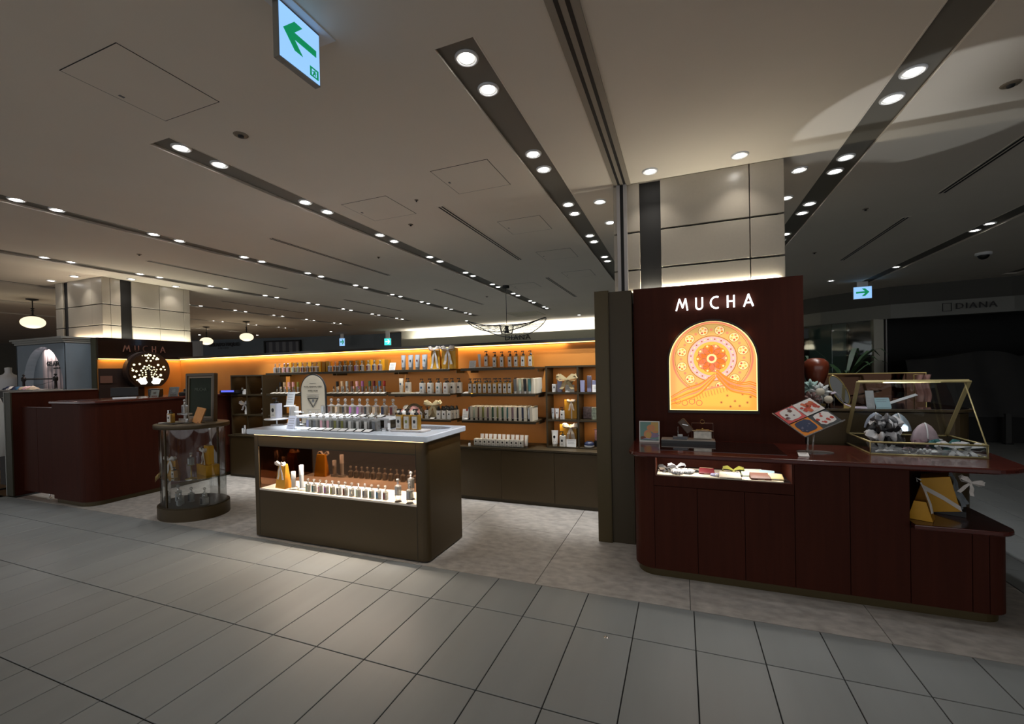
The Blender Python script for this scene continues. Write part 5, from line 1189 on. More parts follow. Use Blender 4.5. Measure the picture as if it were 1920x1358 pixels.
# far end of the lower shelves, behind the sign
for i, (x, hh, m) in enumerate(((-4.30, 0.13, 'orange_wall_panel'), (-3.95, 0.11, 'orange_wall_panel'), (-3.35, 0.12, 'x'), (-3.05, 0.12, 'x'), (-2.85, 0.12, 'x'))):
    carton('perfume_carton', 'orange-gold carton on the lower shelf behind the marble island, %s along' % ORD[i], (x, 1.68, Z3), 0.06, 0.06, hh, GOLD, group='gold cartons on the lower shelf')
# ---- worktop: rack of white cartons
t = thing('carton_rack', 'clear rack holding the white cartons on the worktop', 'rack', (-1.26, 1.60, ZB))
MB().box(-0.31, -0.05, 0.0, 0.32, 0.14, 0.004, GLASS).box(-0.31, -0.05, 0.004, 0.32, -0.046, 0.022, GLASS).build('tray', t)
for i in range(11):
    x = -1.54+i*0.052
    carton('soap_carton', 'white carton with black emblem in the worktop rack, %s along' % ORD[i], (x, 1.60, ZB+0.006), 0.046, 0.05, 0.072, WHITEM, group='white cartons in the worktop rack', dot=INK, lines=INKG)
    tubep('lotion_tube', 'white tube leaning behind the carton row on the worktop, %s along' % ORD[i], (x+0.03, 1.69, ZB+0.006), 0.115, 0.042, WHITE, None, 'white tubes behind the worktop cartons', tilt=-0.12)
t = thing('dropper_bottle', 'tiny white dropper bottle before the carton rack', 'bottle', (-1.60, 1.57, ZB)); MB().lathe([(0.013, 0), (0.013, 0.03), (0.006, 0.036)], WHITE, seg=12).build('bottle', t); MB().lathe([(0.008, 0.036), (0.008, 0.05), (0.004, 0.062)], BLACKPL, seg=10).build('cap', t)
# ---- near cubbies
ca, cb_, cc = 0.576+0.012, 0.859+0.009, 1.141+0.010
t = thing('gift_pouch', 'pouch with large beige bow in the upper cubby', 'gift pouch', (-0.53, 1.76, cc)); MB().lathe([(0.04, 0), (0.05, 0.03), (0.03, 0.09), (0.045, 0.11)], RIBBONB, seg=16, sy=0.6).build('pouch', t); bow(3.1, RIBBONB, True, 0.03).build('ribbon_bow', t, (-0.01, -0.045, 0.125))
carton('soap_carton', 'white patterned carton in the upper cubby', (-0.685, 1.735, cc), 0.045, 0.045, 0.085, WHITEM, dot=PALETTE['grey'])
carton('soap_carton', 'lavender carton in the upper cubby by the beige bow', (-0.625, 1.725, cc), 0.045, 0.045, 0.13, PALETTE['lilac'])
card('price_card', 'white price card in the upper cubby with the beige bow', (-0.515, 1.715, cc), 0.095, 0.075, -0.15, lines=3)
for i, (x, h_, yy) in enumerate(((-0.385, 0.12, 1.72), (-0.325, 0.165, 1.77), (-0.265, 0.12, 1.73), (-0.225, 0.11, 1.80))): carton('lavender_carton', 'lavender carton in the cubby by the olive wall, %s along' % ORD[i], (x, yy, cc), 0.042, 0.04, h_, PALETTE['lilac'], group='lavender cartons in the upper end cubby')
card('price_card', 'white price card in front of the lavender cartons', (-0.24, 1.715, cc), 0.085, 0.075, -0.15, lines=3)
tubep('cream_tube', 'small grey tube in the middle cubby', (-0.70, 1.73, cb_), 0.115, 0.035, PALETTE['silver'], PALETTE['grey']); tubep('cream_tube', 'small white tube in the middle cubby', (-0.655, 1.725, cb_), 0.115, 0.042, PALETTE['white'], PALETTE['grey'])
pump('dropper_bottle', 'dark capped white bottle in the middle cubby', (-0.60, 1.73, cb_), 0.135, PALETTE['white'], w_=0.046)
giftbox('gold gift box with thin white ribbon in the middle cubby', (-0.53, 1.80, cb_), 0.13, 0.05, 0.20, 0, 1.3, bx=0.01)
for i, (x, y, w_, h_, c) in enumerate(((-0.33, 1.82, 0.15, 0.125, 'mauve'), (-0.22, 1.74, 0.16, 0.125, 'sage'))):
    t = thing('floral_box', ('dark', 'pale green')[i] + ' floral patterned box in the middle end cubby', 'box', (x, y, cb_)); MB().box(-w_/2, 0, 0, w_/2, 0.04, h_, mat('floral_'+c, rgb(*((104, 92, 100), (150, 158, 138))[i]), 0.6, noise=0.5, nscale=45)).build('box', t, bevel=0.004)
    MB().box(-w_/2+0.005, -0.001, h_*0.5, w_/2-0.005, 0, h_*0.52, PALETTE['grey']).build('seam', t)
tubep('cream_tube', 'large white tube with black emblem in the lowest cubby', (-0.685, 1.725, ca), 0.165, 0.072, PALETTE['white'], INK)
pump('pump_bottle', 'white pump bottle with black emblem in the lowest cubby', (-0.60, 1.725, ca), 0.165, PALETTE['white'], w_=0.062)
card('price_card', 'white price card in the lowest cubby with the gold box', (-0.51, 1.715, ca), 0.10, 0.08, -0.15, lines=3)
giftbox('gold gift box with big white bow in the lowest cubby', (-0.56, 1.80, ca), 0.18, 0.06, 0.22, 0, 2.4, bx=0.03, bz=0.19)
t = thing('cream_jar', 'navy lidded cream jar in the lowest end cubby', 'jar', (-0.33, 1.75, ca)); MB().lathe([(0.045, 0), (0.052, 0.012), (0.05, 0.022)], WHITE, seg=20).build('jar', t); MB().lathe([(0.050, 0.022), (0.050, 0.045), (0.03, 0.058), (1e-5, 0.060)], PALETTE['navy'], seg=20).build('lid', t)
t = thing('brown_dish', 'small brown lidded dish in the lowest end cubby', 'dish', (-0.20, 1.73, ca)); MB().lathe([(0.03, 0), (0.045, 0.015), (0.04, 0.024), (1e-5, 0.026)], PALETTE['brown'], seg=20).build('dish', t); MB().lathe([(0.012, 0.026), (0.02, 0.032), (1e-5, 0.034)], WHITE, seg=12).build('knob', t)
t = thing('cosmetic_pouch', 'mauve patterned pouch on a riser in the lowest end cubby', 'pouch', (-0.22, 1.83, ca)); MB().box(-0.07, -0.03, 0, 0.07, 0.03, 0.055, BLACKPL).build('riser', t); MB().prism([(-0.07, 0), (0.07, 0), (0.065, 0.02), (-0.065, 0.02)], 0, 0.12, mat('pouch_mauve', rgb(128, 96, 106), 0.7, noise=0.4, nscale=50)).build('pouch', t, (0, -0.01, 0.055), bevel=0.006)
# ---- far cubbies (small, mostly in shadow)
def tiny(name, label, x, y, z, h, r, m, cap=None):
    t = thing(name, label, 'bottle', (x, y, z)); MB().lathe([(r, 0), (r, h*0.7), (r*0.5, h*0.75)], m, seg=12).build('bottle', t); MB().lathe([(r*0.5, h*0.75), (r*0.5, h)], cap or BLACKPL, seg=10).build('cap', t)
fz = [0.59, 0.862, 1.135]
tiny('lotion_bottle', 'tiny green-white jar in the far upper cubby', -5.19, 1.66, fz[2], 0.09, 0.022, PALETTE['green'], WHITE); tiny('lotion_bottle', 'tiny white bottle in the far upper cubby', -5.13, 1.64, fz[2], 0.07, 0.02, WHITE)
card('price_card', 'small white card in the far upper cubby', (-5.07, 1.60, fz[2]), 0.05, 0.07, -0.15, lines=2)
for i, z in enumerate((fz[2], fz[2]+0.06, fz[1], fz[1]+0.06)):
    t = thing('compact_case', 'pale compact case in the dark far cubby, %s of the stacked four' % ORD[i], 'compact', (-4.77, 1.66, z)); MB().lathe([(0.035, 0), (0.038, 0.005), (0.038, 0.018), (0.033, 0.022)], mat('compact_pale', rgb(170, 170, 165), 0.4), seg=18).build('case', t)
    if i % 2: MB().box(-0.02, -0.02, -0.038, 0.02, 0.02, 0, INK).build('pedestal', t)
    else: MB().lathe([(0.02, 0.022), (0.02, 0.025)], CHROME, seg=12).build('lid_disc', t)
t = thing('gift_pouch', 'beige bow pouch in the far middle cubby', 'gift pouch', (-5.12, 1.68, fz[1])); MB().lathe([(0.04, 0), (0.055, 0.03), (0.03, 0.09), (0.045, 0.11)], CLOTHW, seg=16, sy=0.6).build('pouch', t); bow(2.6, CLOTHW, True, 0.03).build('ribbon_bow', t, (0.01, -0.04, 0.13))
card('price_card', 'small white card in the far middle cubby', (-5.05, 1.60, fz[1]), 0.05, 0.08, -0.15, lines=2)
carton('perfume_carton', 'narrow glowing gold carton in the far lowest cubby', (-5.03, 1.68, fz[0]+0.04), 0.05, 0.05, 0.19, GOLD, lines=GOLDD)
tiny('lotion_bottle', 'small bottle low in the far lowest cubby', -5.14, 1.62, fz[0], 0.10, 0.02, WHITE); tubep('cream_tube', 'white-black tube in the far lowest cubby', (-5.08, 1.60, fz[0]), 0.12, 0.035, WHITE, INK)

# ================================================================ ISLAND TOP
ZM = 0.93
t = thing('riser', 'white two-legged acrylic riser on the marble island', 'riser', (-2.16, 0.24, ZM))
MB().box(-0.52, 0, 0.075, 0.52, 0.36, 0.092, WHITE).build('top', t, bevel=0.003)
for x in (-0.50, 0.48): MB().box(x-0.012, 0.004, 0, x+0.022, 0.04, 0.075, WHITE).build('leg', t)
MB().box(0.488, 0.05, 0.01, 0.492, 0.34, 0.072, BRONZED).build('end_panel', t); MB().box(-0.5, 0.20, 0, 0.48, 0.205, 0.075, BRONZED).build('back_panel', t)
fc = ['silver', 'silver', 'red', 'pink', 'sage', 'grey', 'olive', 'black', 'black', 'silver']
ftint = ['lilac', 'grey', 'pink', 'pink', 'olive', 'olive', 'white', 'white', 'white', 'grey']
for i, x in enumerate([-2.371, -2.297, -2.223, -2.152, -2.075, -2.002, -1.924, -1.845, -1.765, -1.688]):
    perfume('perfume_bottle', 'tester perfume bottle in the front row on the marble, %s along' % ORD[i], (x-0.02, 0.165, ZM), PALETTE[ftint[i]], LQ['clear'] if i < 7 else LQ['dark'], 0.150, 0.056, 'tester perfumes in the front row on the marble', None)
for i, x in enumerate([-2.354, -2.272, -2.197, -2.122, -2.04, -1.969, -1.889, -1.807, -1.725]): flatcard('white tester card in front of the marble-top perfumes, %s along' % ORD[i], (x, 0.06, ZM), 'tester cards on the marble', 0.062, 0.06, 0.12)
bt = ['silver', 'brown', 'beige', 'black', 'purple', 'purple', 'black', 'beige', 'navy', 'maroon']
for i, x in enumerate([-2.50, -2.421, -2.34, -2.26, -2.18, -2.10, -2.015, -1.925, -1.835, -1.745]):
    perfume('perfume_bottle', '%s labelled tester perfume on the white riser, %s along' % (bt[i], ORD[i]), (x, 0.44, ZM+0.092), PALETTE[bt[i]], LQ[('clear', 'gold', 'gold', 'gold', 'clear', 'pink', 'gold', 'gold', 'gold', 'gold')[i]], 0.148, 0.056, 'tester perfumes on the white riser')
    flatcard('white tester card on the riser edge, %s along' % ORD[i], (x-0.02, 0.255, ZM+0.092), 'tester cards on the riser', 0.064, 0.075, 0.12)
tag(MB().lathe([(0.03, 0), (0.032, 0.004), (0.02, 0.02), (0.028, 0.024), (1e-5, 0.026)], CHROME, seg=16).build('small_dish', None, (-1.63, 0.17, ZM)), 'tiny metal dish at the riser foot on the marble', 'dish')
t = card('information_card', 'white printed card standing at the near-left of the marble top', (-2.53, 0.085, ZM), 0.085, 0.115, -0.28, 0.05, mat('pale_lilac_card', rgb(206, 210, 226), 0.5), 6, cat='sign card')
# soap tray
t = thing('soap_tray', 'pale stone tray under the amber soap bottles', 'tray', (-1.42, 0.20, ZM)); MB().prism(rrect(-0.155, -0.05, 0.155, 0.08, 0.02), 0, 0.013, mat('tray_stone', rgb(206, 198, 196), 0.4), bev=0.003).build('tray', t)
MB().prism(rrect(-0.14, -0.035, 0.14, 0.065, 0.015), 0.013, 0.0135, WHITE).build('inner_face', t)
for i, x in enumerate([-1.505, -1.432, -1.358]): pump('soap_bottle', 'amber soap pump bottle on the stone tray, %s' % ('left of three', 'middle of three', 'right of three')[i], (x, 0.205, ZM+0.0136), 0.168, AMB, w_=0.064, dot=(PALETTE['olive'] if i == 1 else INK), group='amber soap bottles on the stone tray')
# arched sign
t = thing('arched_sign', 'tall arch-topped beige notice board with dark frame on the island', 'sign', (-2.62, 0.43, ZM))
AW = 0.152
b = MB(); flat(b, archpoly(AW, 0.0, 0.31), -0.006, 0.006, INK); b.build('frame', t)
b = MB(); flat(b, archpoly(AW-0.011, 0.0, 0.31), -0.0075, -0.006, mat('beige_board', rgb(186, 176, 156), 0.6)); b.build('board', t)
text('lettering', 'TOTAL RENEWAL OPEN', 0.020, (0, -0.009, 0.345), FY, INK, t, 0.0004, sx=1.0); text('lettering', 'AFFECTION', 0.021, (0, -0.009, 0.308), FY, INK, t, 0.0004, sx=1.1)
b = MB()
for z, hw_ in ((0.375, 0.04), (0.270, 0.075), (0.258, 0.07), (0.248, 0.075), (0.133, 0.08), (0.120, 0.07)): b.box(-hw_, -0.0085, z, hw_, -0.0076, z+0.0022, INKG)
b.build('print', t)
b = MB()
for a, c in (((-0.062, 0.236), (0.062, 0.236)), ((0.062, 0.236), (0, 0.152)), ((0, 0.152), (-0.062, 0.236)), ((-0.045, 0.228), (0.0, 0.166)), ((0.045, 0.228), (0, 0.166))): b.tube([(a[0], -0.009, a[1]), (c[0], -0.009, c[1])], 0.003 if c != (0.0, 0.166) else 0.0012, INK, 5)
b.ball((0, -0.0085, 0.213), 0.016, INKG, 10, sy=0.1)
b.build('triangle_emblem', t)
b = MB()
for k in (-1, 0, 1): b.box(-0.012+k*0.034, -0.009, 0.075, 0.012+k*0.034, -0.0077, 0.105, mat('print_brown', rgb(92, 72, 52), 0.6))
b.build('print_picture', t); MB().box(-0.1, -0.04, 0, 0.1, 0.05, 0.006, INK).build('foot', t)
# little stands at the far end of the island
def tier(label, loc, r, h, box=None):
    t = thing('cake_stand', label, 'stand', loc); MB().lathe([(r*0.5, 0), (r*0.5, 0.004), (0.006, 0.008), (0.006, h)], WHITE, seg=16).build('stem', t); MB().lathe([(r*0.95, h), (r, h+0.003), (r, h+0.008), (r*0.97, h+0.01), (1e-5, h+0.01)], WHITE, seg=28).build('plate', t)
tier('round white pedestal holding a white box at the island end', (-2.925, 0.29, ZM), 0.105, 0.052)
pump('box_bottle', 'white boxy bottle with black cap on the round white pedestal', (-2.94, 0.30, ZM+0.062), 0.20, mat('box_lilac_white', rgb(206, 208, 222), 0.5), w_=0.088)
tier('tall white pedestal with black bottle beside the arched sign', (-2.80, 0.50, ZM), 0.10, 0.10)
tier('small upper white pedestal plate beside the arched sign', (-2.84, 0.36, ZM), 0.05, 0.165)
tiny('nail_bottle', 'slim black bottle on the pedestal beside the arched sign', -2.77, 0.46, ZM+0.11, 0.085, 0.012, BLACKPL)
card('sign_card', 'grey tilted card on the small upper pedestal', (-2.84, 0.36, ZM+0.176), 0.085, 0.125, -0.22, 0.1, PALETTE['silver'], 4, cat='sign card', base=False)
carton('small_carton', 'small white carton behind the round white pedestal', (-2.96, 0.50, ZM), 0.07, 0.04, 0.15, WHITEM, lines=INKG)
tubep('cream_tube', 'dark teal tube standing by the arched sign frame', (-2.83, 0.56, ZM+0.0), 0.20, 0.05, PALETTE['navy'], PALETTE['white'])
for i, x in enumerate((-2.74, -2.695)): tiny('mini_bottle', 'tiny gold bottle by the arched sign, %s' % ('far one', 'near one')[i], x, 0.54, ZM, 0.12, 0.014, GOLD)
# ---- inside the lit window
ZD = 0.42
gx = [-2.338+0.0646*i for i in range(13)]
gt = ['sage', 'teal', 'pink', 'purple', 'olive', 'black', 'brown', 'silver', 'sage', 'grey', 'green', 'blue', 'maroon']
for i, x in enumerate(gx): perfume('perfume_bottle', 'small perfume with %s label in the lit island window, %s along' % (gt[i], ORD[i]), (x, 0.075, ZD), PALETTE[gt[i]], LQ['clear'], 0.112, 0.036, 'perfumes in the lit island window')
giftbag('gold gift bag with thin white bow in the lit island window', (-2.655, 0.075, ZD), 0.125, 0.205, 0.07, -0.1, 1.25, tall_tail=0.075)
for i, (x, h_) in enumerate(((-2.515, 0.15), (-2.425, 0.21))):
    t = thing('perfume_stick', '%s silver-white perfume stick beside the gold bag in the window' % ('short', 'tall')[i], 'perfume', (x, 0.09, ZD))
    MB().lathe([(0.017, 0.02), (0.017, h_*0.62)], LABELW if i == 0 else PALETTE['silver'], seg=14).build('body', t); MB().lathe([(0.018, h_*0.62), (0.018, h_), (0.015, h_+0.002)], WHITE, seg=14).build('cap', t); MB().lathe([(0.032, 0), (0.034, 0.004), (0.034, 0.018), (0.03, 0.02)], GLASS, seg=18).build('disc_base', t)
for i, (x, y, ped) in enumerate(((-1.437, 0.06, 0.05), (-1.375, 0.14, 0.09), (-1.328, 0.05, 0.03))):
    t = thing('clear_pedestal', 'round clear pedestal in the lit window, %s from the row' % ORD[i], 'pedestal', (x, y, ZD), 0, 'clear pedestals in the window'); MB().lathe([(0.026, 0), (0.026, 0.004), (0.022, 0.006), (0.022, ped-0.006), (0.026, ped-0.004), (0.026, ped)], GLASS, seg=18).build('acrylic', t); MB().lathe([(0.027, 0.0), (0.027, 0.003)], CHROME, seg=18).build('rim', t)
    perfume('perfume_bottle', 'clear perfume raised on a pedestal in the lit window, %s from the row' % ORD[i], (x, y, ZD+ped), PALETTE['silver'], LQ['clear'], 0.128, 0.042, 'raised perfumes in the window')

# ================================================================ OVAL TABLE GOODS
ZT = 0.925
t = thing('framed_board', 'dark green board in a stepped wooden frame on the oval table', 'framed board', (-4.18, 0.42, ZT), 0.03)
FR = mat('frame_wood', rgb(72, 56, 34), 0.4, noise=0.1)
def framebars(b, hw, h, t0, th, y0, y1, m): b.box(-hw, y0, 0, -hw+th, y1, h, m).box(hw-th, y0, 0, hw, y1, h, m).box(-hw+th, y0, 0, hw-th, y1, th, m).box(-hw+th, y0, h-th, hw-th, y1, h, m)
b = MB(); framebars(b, 0.215, 0.50, 0, 0.028, -0.012, 0.03, FR); b.build('frame', t, rot=(-0.04, 0, 0), bevel=0.004)
b = MB()
for x0, x1, z0, z1 in ((-0.188, -0.165, 0.028, 0.472), (0.165, 0.188, 0.028, 0.472), (-0.165, 0.165, 0.028, 0.05), (-0.165, 0.165, 0.45, 0.472)): b.box(x0, -0.004, z0, x1, 0.02, z1, mat('frame_wood_light', rgb(104, 86, 60), 0.35))
b.build('inner_frame', t, rot=(-0.04, 0, 0), bevel=0.002, seg=1)
MB().box(-0.166, 0.004, 0.049, 0.166, 0.012, 0.451, mat('green_board', rgb(34, 42, 30), 0.6, spec=0.2)).build('board', t, rot=(-0.04, 0, 0))
text('lettering', 'MUCHA', 0.05, (0.02, -0.0, 0.33), (PI/2-0.04, 0, 0), mat('faint_letter', rgb(58, 66, 52), 0.5), t, 0.0004)
t = thing('wooden_tablet', 'small light wooden board leaning on a stand on the oval table', 'board', (-3.985, 0.255, ZT), 0.1)
MB().box(-0.055, -0.006, 0.0, 0.055, 0.006, 0.16, mat('light_wood', rgb(190, 132, 76), 0.45, noise=0.12, nscale=12, stretch=(6, 1, 1))).build('board', t, rot=(-0.3, 0.16, 0), bevel=0.002)
MB().tube([(-0.03, -0.015, 0.012), (-0.03, 0.06, 0.002), (0.03, 0.06, 0.002), (0.03, -0.015, 0.012)], 0.003, BLACKPL, 6).build('stand', t)
t = thing('dark_tray', 'flat dark tray with amber bottles on the oval table', 'tray', (-4.22, 0.13, ZT)); MB().box(-0.11, -0.03, 0, 0.13, 0.09, 0.008, mat('tray_dark', rgb(42, 30, 26), 0.3)).build('tray', t, bevel=0.002); MB().box(-0.10, -0.02, 0.008, 0.12, 0.08, 0.009, DARK).build('inlay', t)
pump('amber_bottle', 'small amber spray bottle with white label on the dark tray', (-4.22, 0.165, ZT+0.009), 0.135, AMB, w_=0.06)
tiny('silver_bottle', 'slim silver bottle beside the amber spray on the dark tray', -4.285, 0.18, ZT+0.009, 0.125, 0.013, PALETTE['silver'], CHROME)
tag(MB().box(-0.035, -0.02, 0, 0.035, 0.02, 0.006, WHITEM).build('leaflet', None, (-4.36, 0.17, ZT)), 'white leaflet at the rim of the oval table', 'leaflet')
for i, (x, z) in enumerate(((-4.10, 0.0), (-4.12, 0.05))):
    t = thing('acrylic_tray', '%s clear scalloped tray before the green board' % ('lower', 'upper')[i], 'tray', (x, 0.235, ZT+z)); MB().prism(rrect(-0.07, -0.04, 0.07, 0.04, 0.02), 0.034 if i else 0.0, 0.05, GLASSB, bev=0.003).build('tray', t)
    MB().lathe([(0.012, -0.0), (0.012, 0.034)], GLASSB, seg=10).build('foot', t) if i else MB().box(-0.05, -0.03, 0.0501, 0.05, 0.03, 0.0505, CHROME).build('mirror_top', t)
perfume('perfume_bottle', 'ornate clear perfume bottle on the scalloped tray', (-4.12, 0.235, ZT+0.10), PALETTE['grey'], LQ['clear'], 0.145, 0.05)
# inside the oval case
ZS_ = 0.392
giftbag('gold gift bag with white bow on the oval case shelf', (-4.27, 0.17, ZS_), 0.13, 0.17, 0.06, 0.15, 1.5, tall_tail=0.07)
pump('amber_bottle', 'small amber bottle with white label on the oval case shelf', (-4.13, 0.13, ZS_), 0.115, AMB, w_=0.052)
giftbox('flat gold gift box with lid on the oval case shelf', (-4.0, 0.30, ZS_), 0.24, 0.12, 0.105, -0.25, 0, band=False)
t = giftbox('upright gold gift box standing on the flat gold box', (-3.95, 0.32, ZS_+0.106), 0.115, 0.05, 0.19, -0.25, 1.9, bx=-0.045, bz=0.13, band=False)
tubep('mini_tube', 'small marbled tube standing on the flat gold box', (-4.09, 0.33, ZS_+0.106), 0.12, 0.04, PALETTE['mauve'], PALETTE['silver'])
t = thing('bottle_pedestal', 'tall brass pedestal with round foot on the oval case shelf', 'pedestal', (-3.93, 0.16, ZS_)); MB().lathe([(0.05, 0), (0.05, 0.004), (0.02, 0.012), (0.006, 0.02), (0.006, 0.13), (0.03, 0.134), (0.03, 0.138)], BRASS, seg=24).build('stem', t); MB().lathe([(0.052, 0), (0.052, 0.002)], CHROME, seg=24).build('foot_rim', t)
perfume('perfume_bottle', 'clear perfume bottle on the tall brass pedestal', (-3.93, 0.16, ZS_+0.138), PALETTE['silver'], LQ['clear'], 0.125, 0.05)
for i, (x, y, h_, w_) in enumerate(((-4.27, 0.14, 0.13, 0.045), (-4.20, 0.20, 0.185, 0.05), (-4.12, 0.17, 0.14, 0.055), (-4.06, 0.12, 0.11, 0.04), (-4.10, 0.26, 0.15, 0.05), (-3.99, 0.32, 0.14, 0.04), (-3.87, 0.24, 0.125, 0.07))):
    perfume('glass_flacon', 'empty clear flacon at the bottom of the oval case, %s from its far side' % ORD[i], (x, y, 0.126), PALETTE['silver'] if i % 2 else INK, None, h_, w_, 'clear flacons in the oval case', CHROME if i == 6 else None)
# ================================================================ SERVICE COUNTER GOODS
ZC = 1.15
def acrylic_card(label, loc, w_, h_, m, rz):
    t = thing('leaflet_holder', label, 'leaflet holder', loc, rz); MB().box(-w_/2, 0, 0, w_/2, 0.002, h_, m).build('leaflet', t, rot=(-0.25, 0, 0)); MB().box(-w_/2-0.004, -0.003, 0, w_/2+0.004, -0.001, h_*0.98, GLASS).build('acrylic', t, rot=(-0.25, 0, 0)); MB().box(-w_/2, -0.01, 0, w_/2, 0.05, 0.003, GLASS).build('foot', t)
    MB().box(-w_*0.35, -0.0008, h_*0.05, w_*0.35, 0, h_*0.25, PALETTE['red'] if m is WHITEM else INKG).build('print', t, rot=(-0.25, 0, 0)); MB().box(-w_*0.2, -0.0008, h_*0.45, w_*0.15, 0, h_*0.75, PALETTE['maroon'] if m is WHITEM else WHITE).build('emblem', t, rot=(-0.25, 0, 0))
acrylic_card('white leaflet with red foot on the service counter', (-5.47, 0.72, ZC), 0.10, 0.09, WHITEM, 0.35)
acrylic_card('silver leaflet stand with bright spot on the service counter', (-5.45, 0.92, ZC), 0.12, 0.12, PALETTE['silver'], 0.35)
t = thing('card_terminal', 'black card payment terminal on the service counter', 'terminal', (-5.50, 1.13, ZC), 0.5); MB().box(-0.08, -0.06, 0, 0.08, 0.1, 0.045, BLACKPL).build('body', t, bevel=0.01); MB().box(-0.05, -0.04, 0.045, 0.05, 0.02, 0.05, INKG).build('keypad', t); MB().box(-0.07, 0.02, 0.045, 0.07, 0.09, 0.085, BLACKPL).build('head', t, bevel=0.012)
t = thing('register_stand', 'black point-of-sale screen on the service counter', 'register', (-5.86, 0.62, ZC), 1.0); MB().box(-0.13, -0.012, 0.02, 0.13, 0.012, 0.13, BLACKPL).build('screen', t, bevel=0.004); MB().box(-0.11, -0.05, 0, 0.11, 0.05, 0.01, CHROME).build('foot', t); MB().box(-0.02, 0.0, 0.01, 0.02, 0.02, 0.05, BLACKPL).build('neck', t)
t = thing('receipt_printer', 'small black receipt printer beside the register screen', 'printer', (-5.72, 0.88, ZC), 0.6); MB().box(-0.06, -0.06, 0, 0.06, 0.06, 0.10, BLACKPL).build('body', t, bevel=0.012); MB().box(-0.045, -0.0615, 0.06, 0.045, -0.06, 0.066, INKG).build('paper_slot', t)
t = thing('cash_drawer', 'black payment pad lit blue behind the green board', 'payment device', (-5.30, 1.60, ZC), 0.2); MB().box(-0.14, -0.08, 0, 0.14, 0.08, 0.045, BLACKPL).build('body', t, bevel=0.006); MB().box(-0.11, -0.083, 0.02, 0.09, -0.08, 0.045, emis('blue_light', (0.10, 0.13, 0.9), 0.9)).build('blue_lamp', t)
# ================================================================ RED COUNTER GOODS
ZR = 0.83; ZG = 0.8315
t = thing('art_card', 'teal-and-peach picture card leaning on the red counter', 'picture card', (0.325, 0.74, ZR), 0.0)
MB().box(-0.072, -0.006, 0, 0.072, 0.006, 0.155, WHITEM).build('board', t, rot=(-0.12, 0, 0)); b = MB()
b.box(-0.066, -0.0075, 0.012, 0.066, -0.006, 0.149, mat('art_teal', rgb(110, 146, 138), 0.6)); b.build('print_ground', t, rot=(-0.12, 0, 0))
b = MB(); cx_ = mat('art_peach', rgb(204, 140, 96), 0.6); cy_ = mat('art_gold', rgb(196, 160, 92), 0.6); cz_ = mat('art_mauve', rgb(140, 120, 146), 0.6)
b.box(0.012, -0.0085, 0.075, 0.064, -0.0077, 0.147, cy_)
def lob(b, P, y, m): b.add([(x, y, z) for x, z in P], [tuple(range(len(P)))], m)
lob(b, ellipse(0.03, 0.024, 16, (0.012, 0.105)), -0.0088, cx_); lob(b, ellipse(0.05, 0.018, 16, (0.02, 0.05)), -0.0087, cz_); lob(b, ellipse(0.028, 0.034, 16, (-0.012, 0.055)), -0.0089, cx_); lob(b, ellipse(0.018, 0.022, 14, (-0.008, 0.05)), -0.0091, cy_); lob(b, ellipse(0.02, 0.012, 14, (-0.045, 0.03)), -0.0090, mat('art_brown', rgb(120, 76, 58), 0.6)); lob(b, ellipse(0.022, 0.008, 14, (0.042, 0.075)), -0.0091, cx_)
b.build('print_shapes', t, rot=(-0.12, 0, 0)); b = MB(); b.tube([(-0.05, -0.009, 0.018), (-0.02, -0.009, 0.026), (0.03, -0.009, 0.018), (0.06, -0.009, 0.022)], 0.003, PALETTE['lilac'], 5); b.build('print_lettering_band', t, rot=(-0.12, 0, 0))
t = thing('display_tray', 'long silver-brown display plinth on the red counter', 'plinth', (0.59, 0.70, ZR+0.0016)); MB().box(-0.18, 0, 0, 0.18, 0.12, 0.022, BLACKPL).box(-0.18, 0, 0.022, 0.18, 0.12, 0.028, mat('tray_silver', rgb(150, 142, 134), 0.35)).build('plinth', t); MB().box(-0.17, 0.005, 0.028, 0.17, 0.115, 0.0285, mat('tray_silver', (0, 0, 0))).build('top_face', t)
t = thing('accessory_block', 'small silver accessory on a grey block at the plinth', 'accessory', (0.54, 0.735, ZR+0.031)); MB().box(-0.05, -0.02, 0, 0.05, 0.02, 0.018, PALETTE['grey']).build('block', t, bevel=0.003); MB().box(-0.018, -0.024, 0.018, 0.018, 0.012, 0.034, PALETTE['silver']).build('clip', t, bevel=0.004)
t = thing('card_holder', 'tilted brown card holder on an acrylic stand', 'card holder', (0.555, 0.77, ZR+0.031)); MB().prism([(-0.055, -0.012), (0.055, -0.012), (0.05, 0.012), (-0.05, 0.012)], 0, 0.055, mat('holder_brown', rgb(84, 66, 54), 0.35, metal=0.3)).build('holder', t, (0.0, 0, 0.075), (0, 0.9, 0), bevel=0.006); MB().tube([(-0.03, 0, 0), (-0.03, 0, 0.085)], 0.0025, GLASSB, 6).tube([(0.04, 0, 0), (0.04, 0, 0.03)], 0.0025, GLASSB, 6).build('acrylic_stand', t); MB().box(-0.02, -0.0145, 0.10, 0.02, -0.012, 0.106, CHROME).build('clasp', t, rot=(0, 0.2, 0))
t = thing('coin_purse', 'silver clasp purse hanging in an acrylic frame', 'purse', (0.69, 0.76, ZR+0.031)); b = MB()
b.prism([(-0.062, -0.01), (0.062, -0.01), (0.055, 0.01), (-0.055, 0.01)], 0, 0.062, mat('purse_silver', rgb(190, 184, 172), 0.35, metal=0.4, noise=0.2, nscale=40)); b.build('purse', t, bevel=0.008)
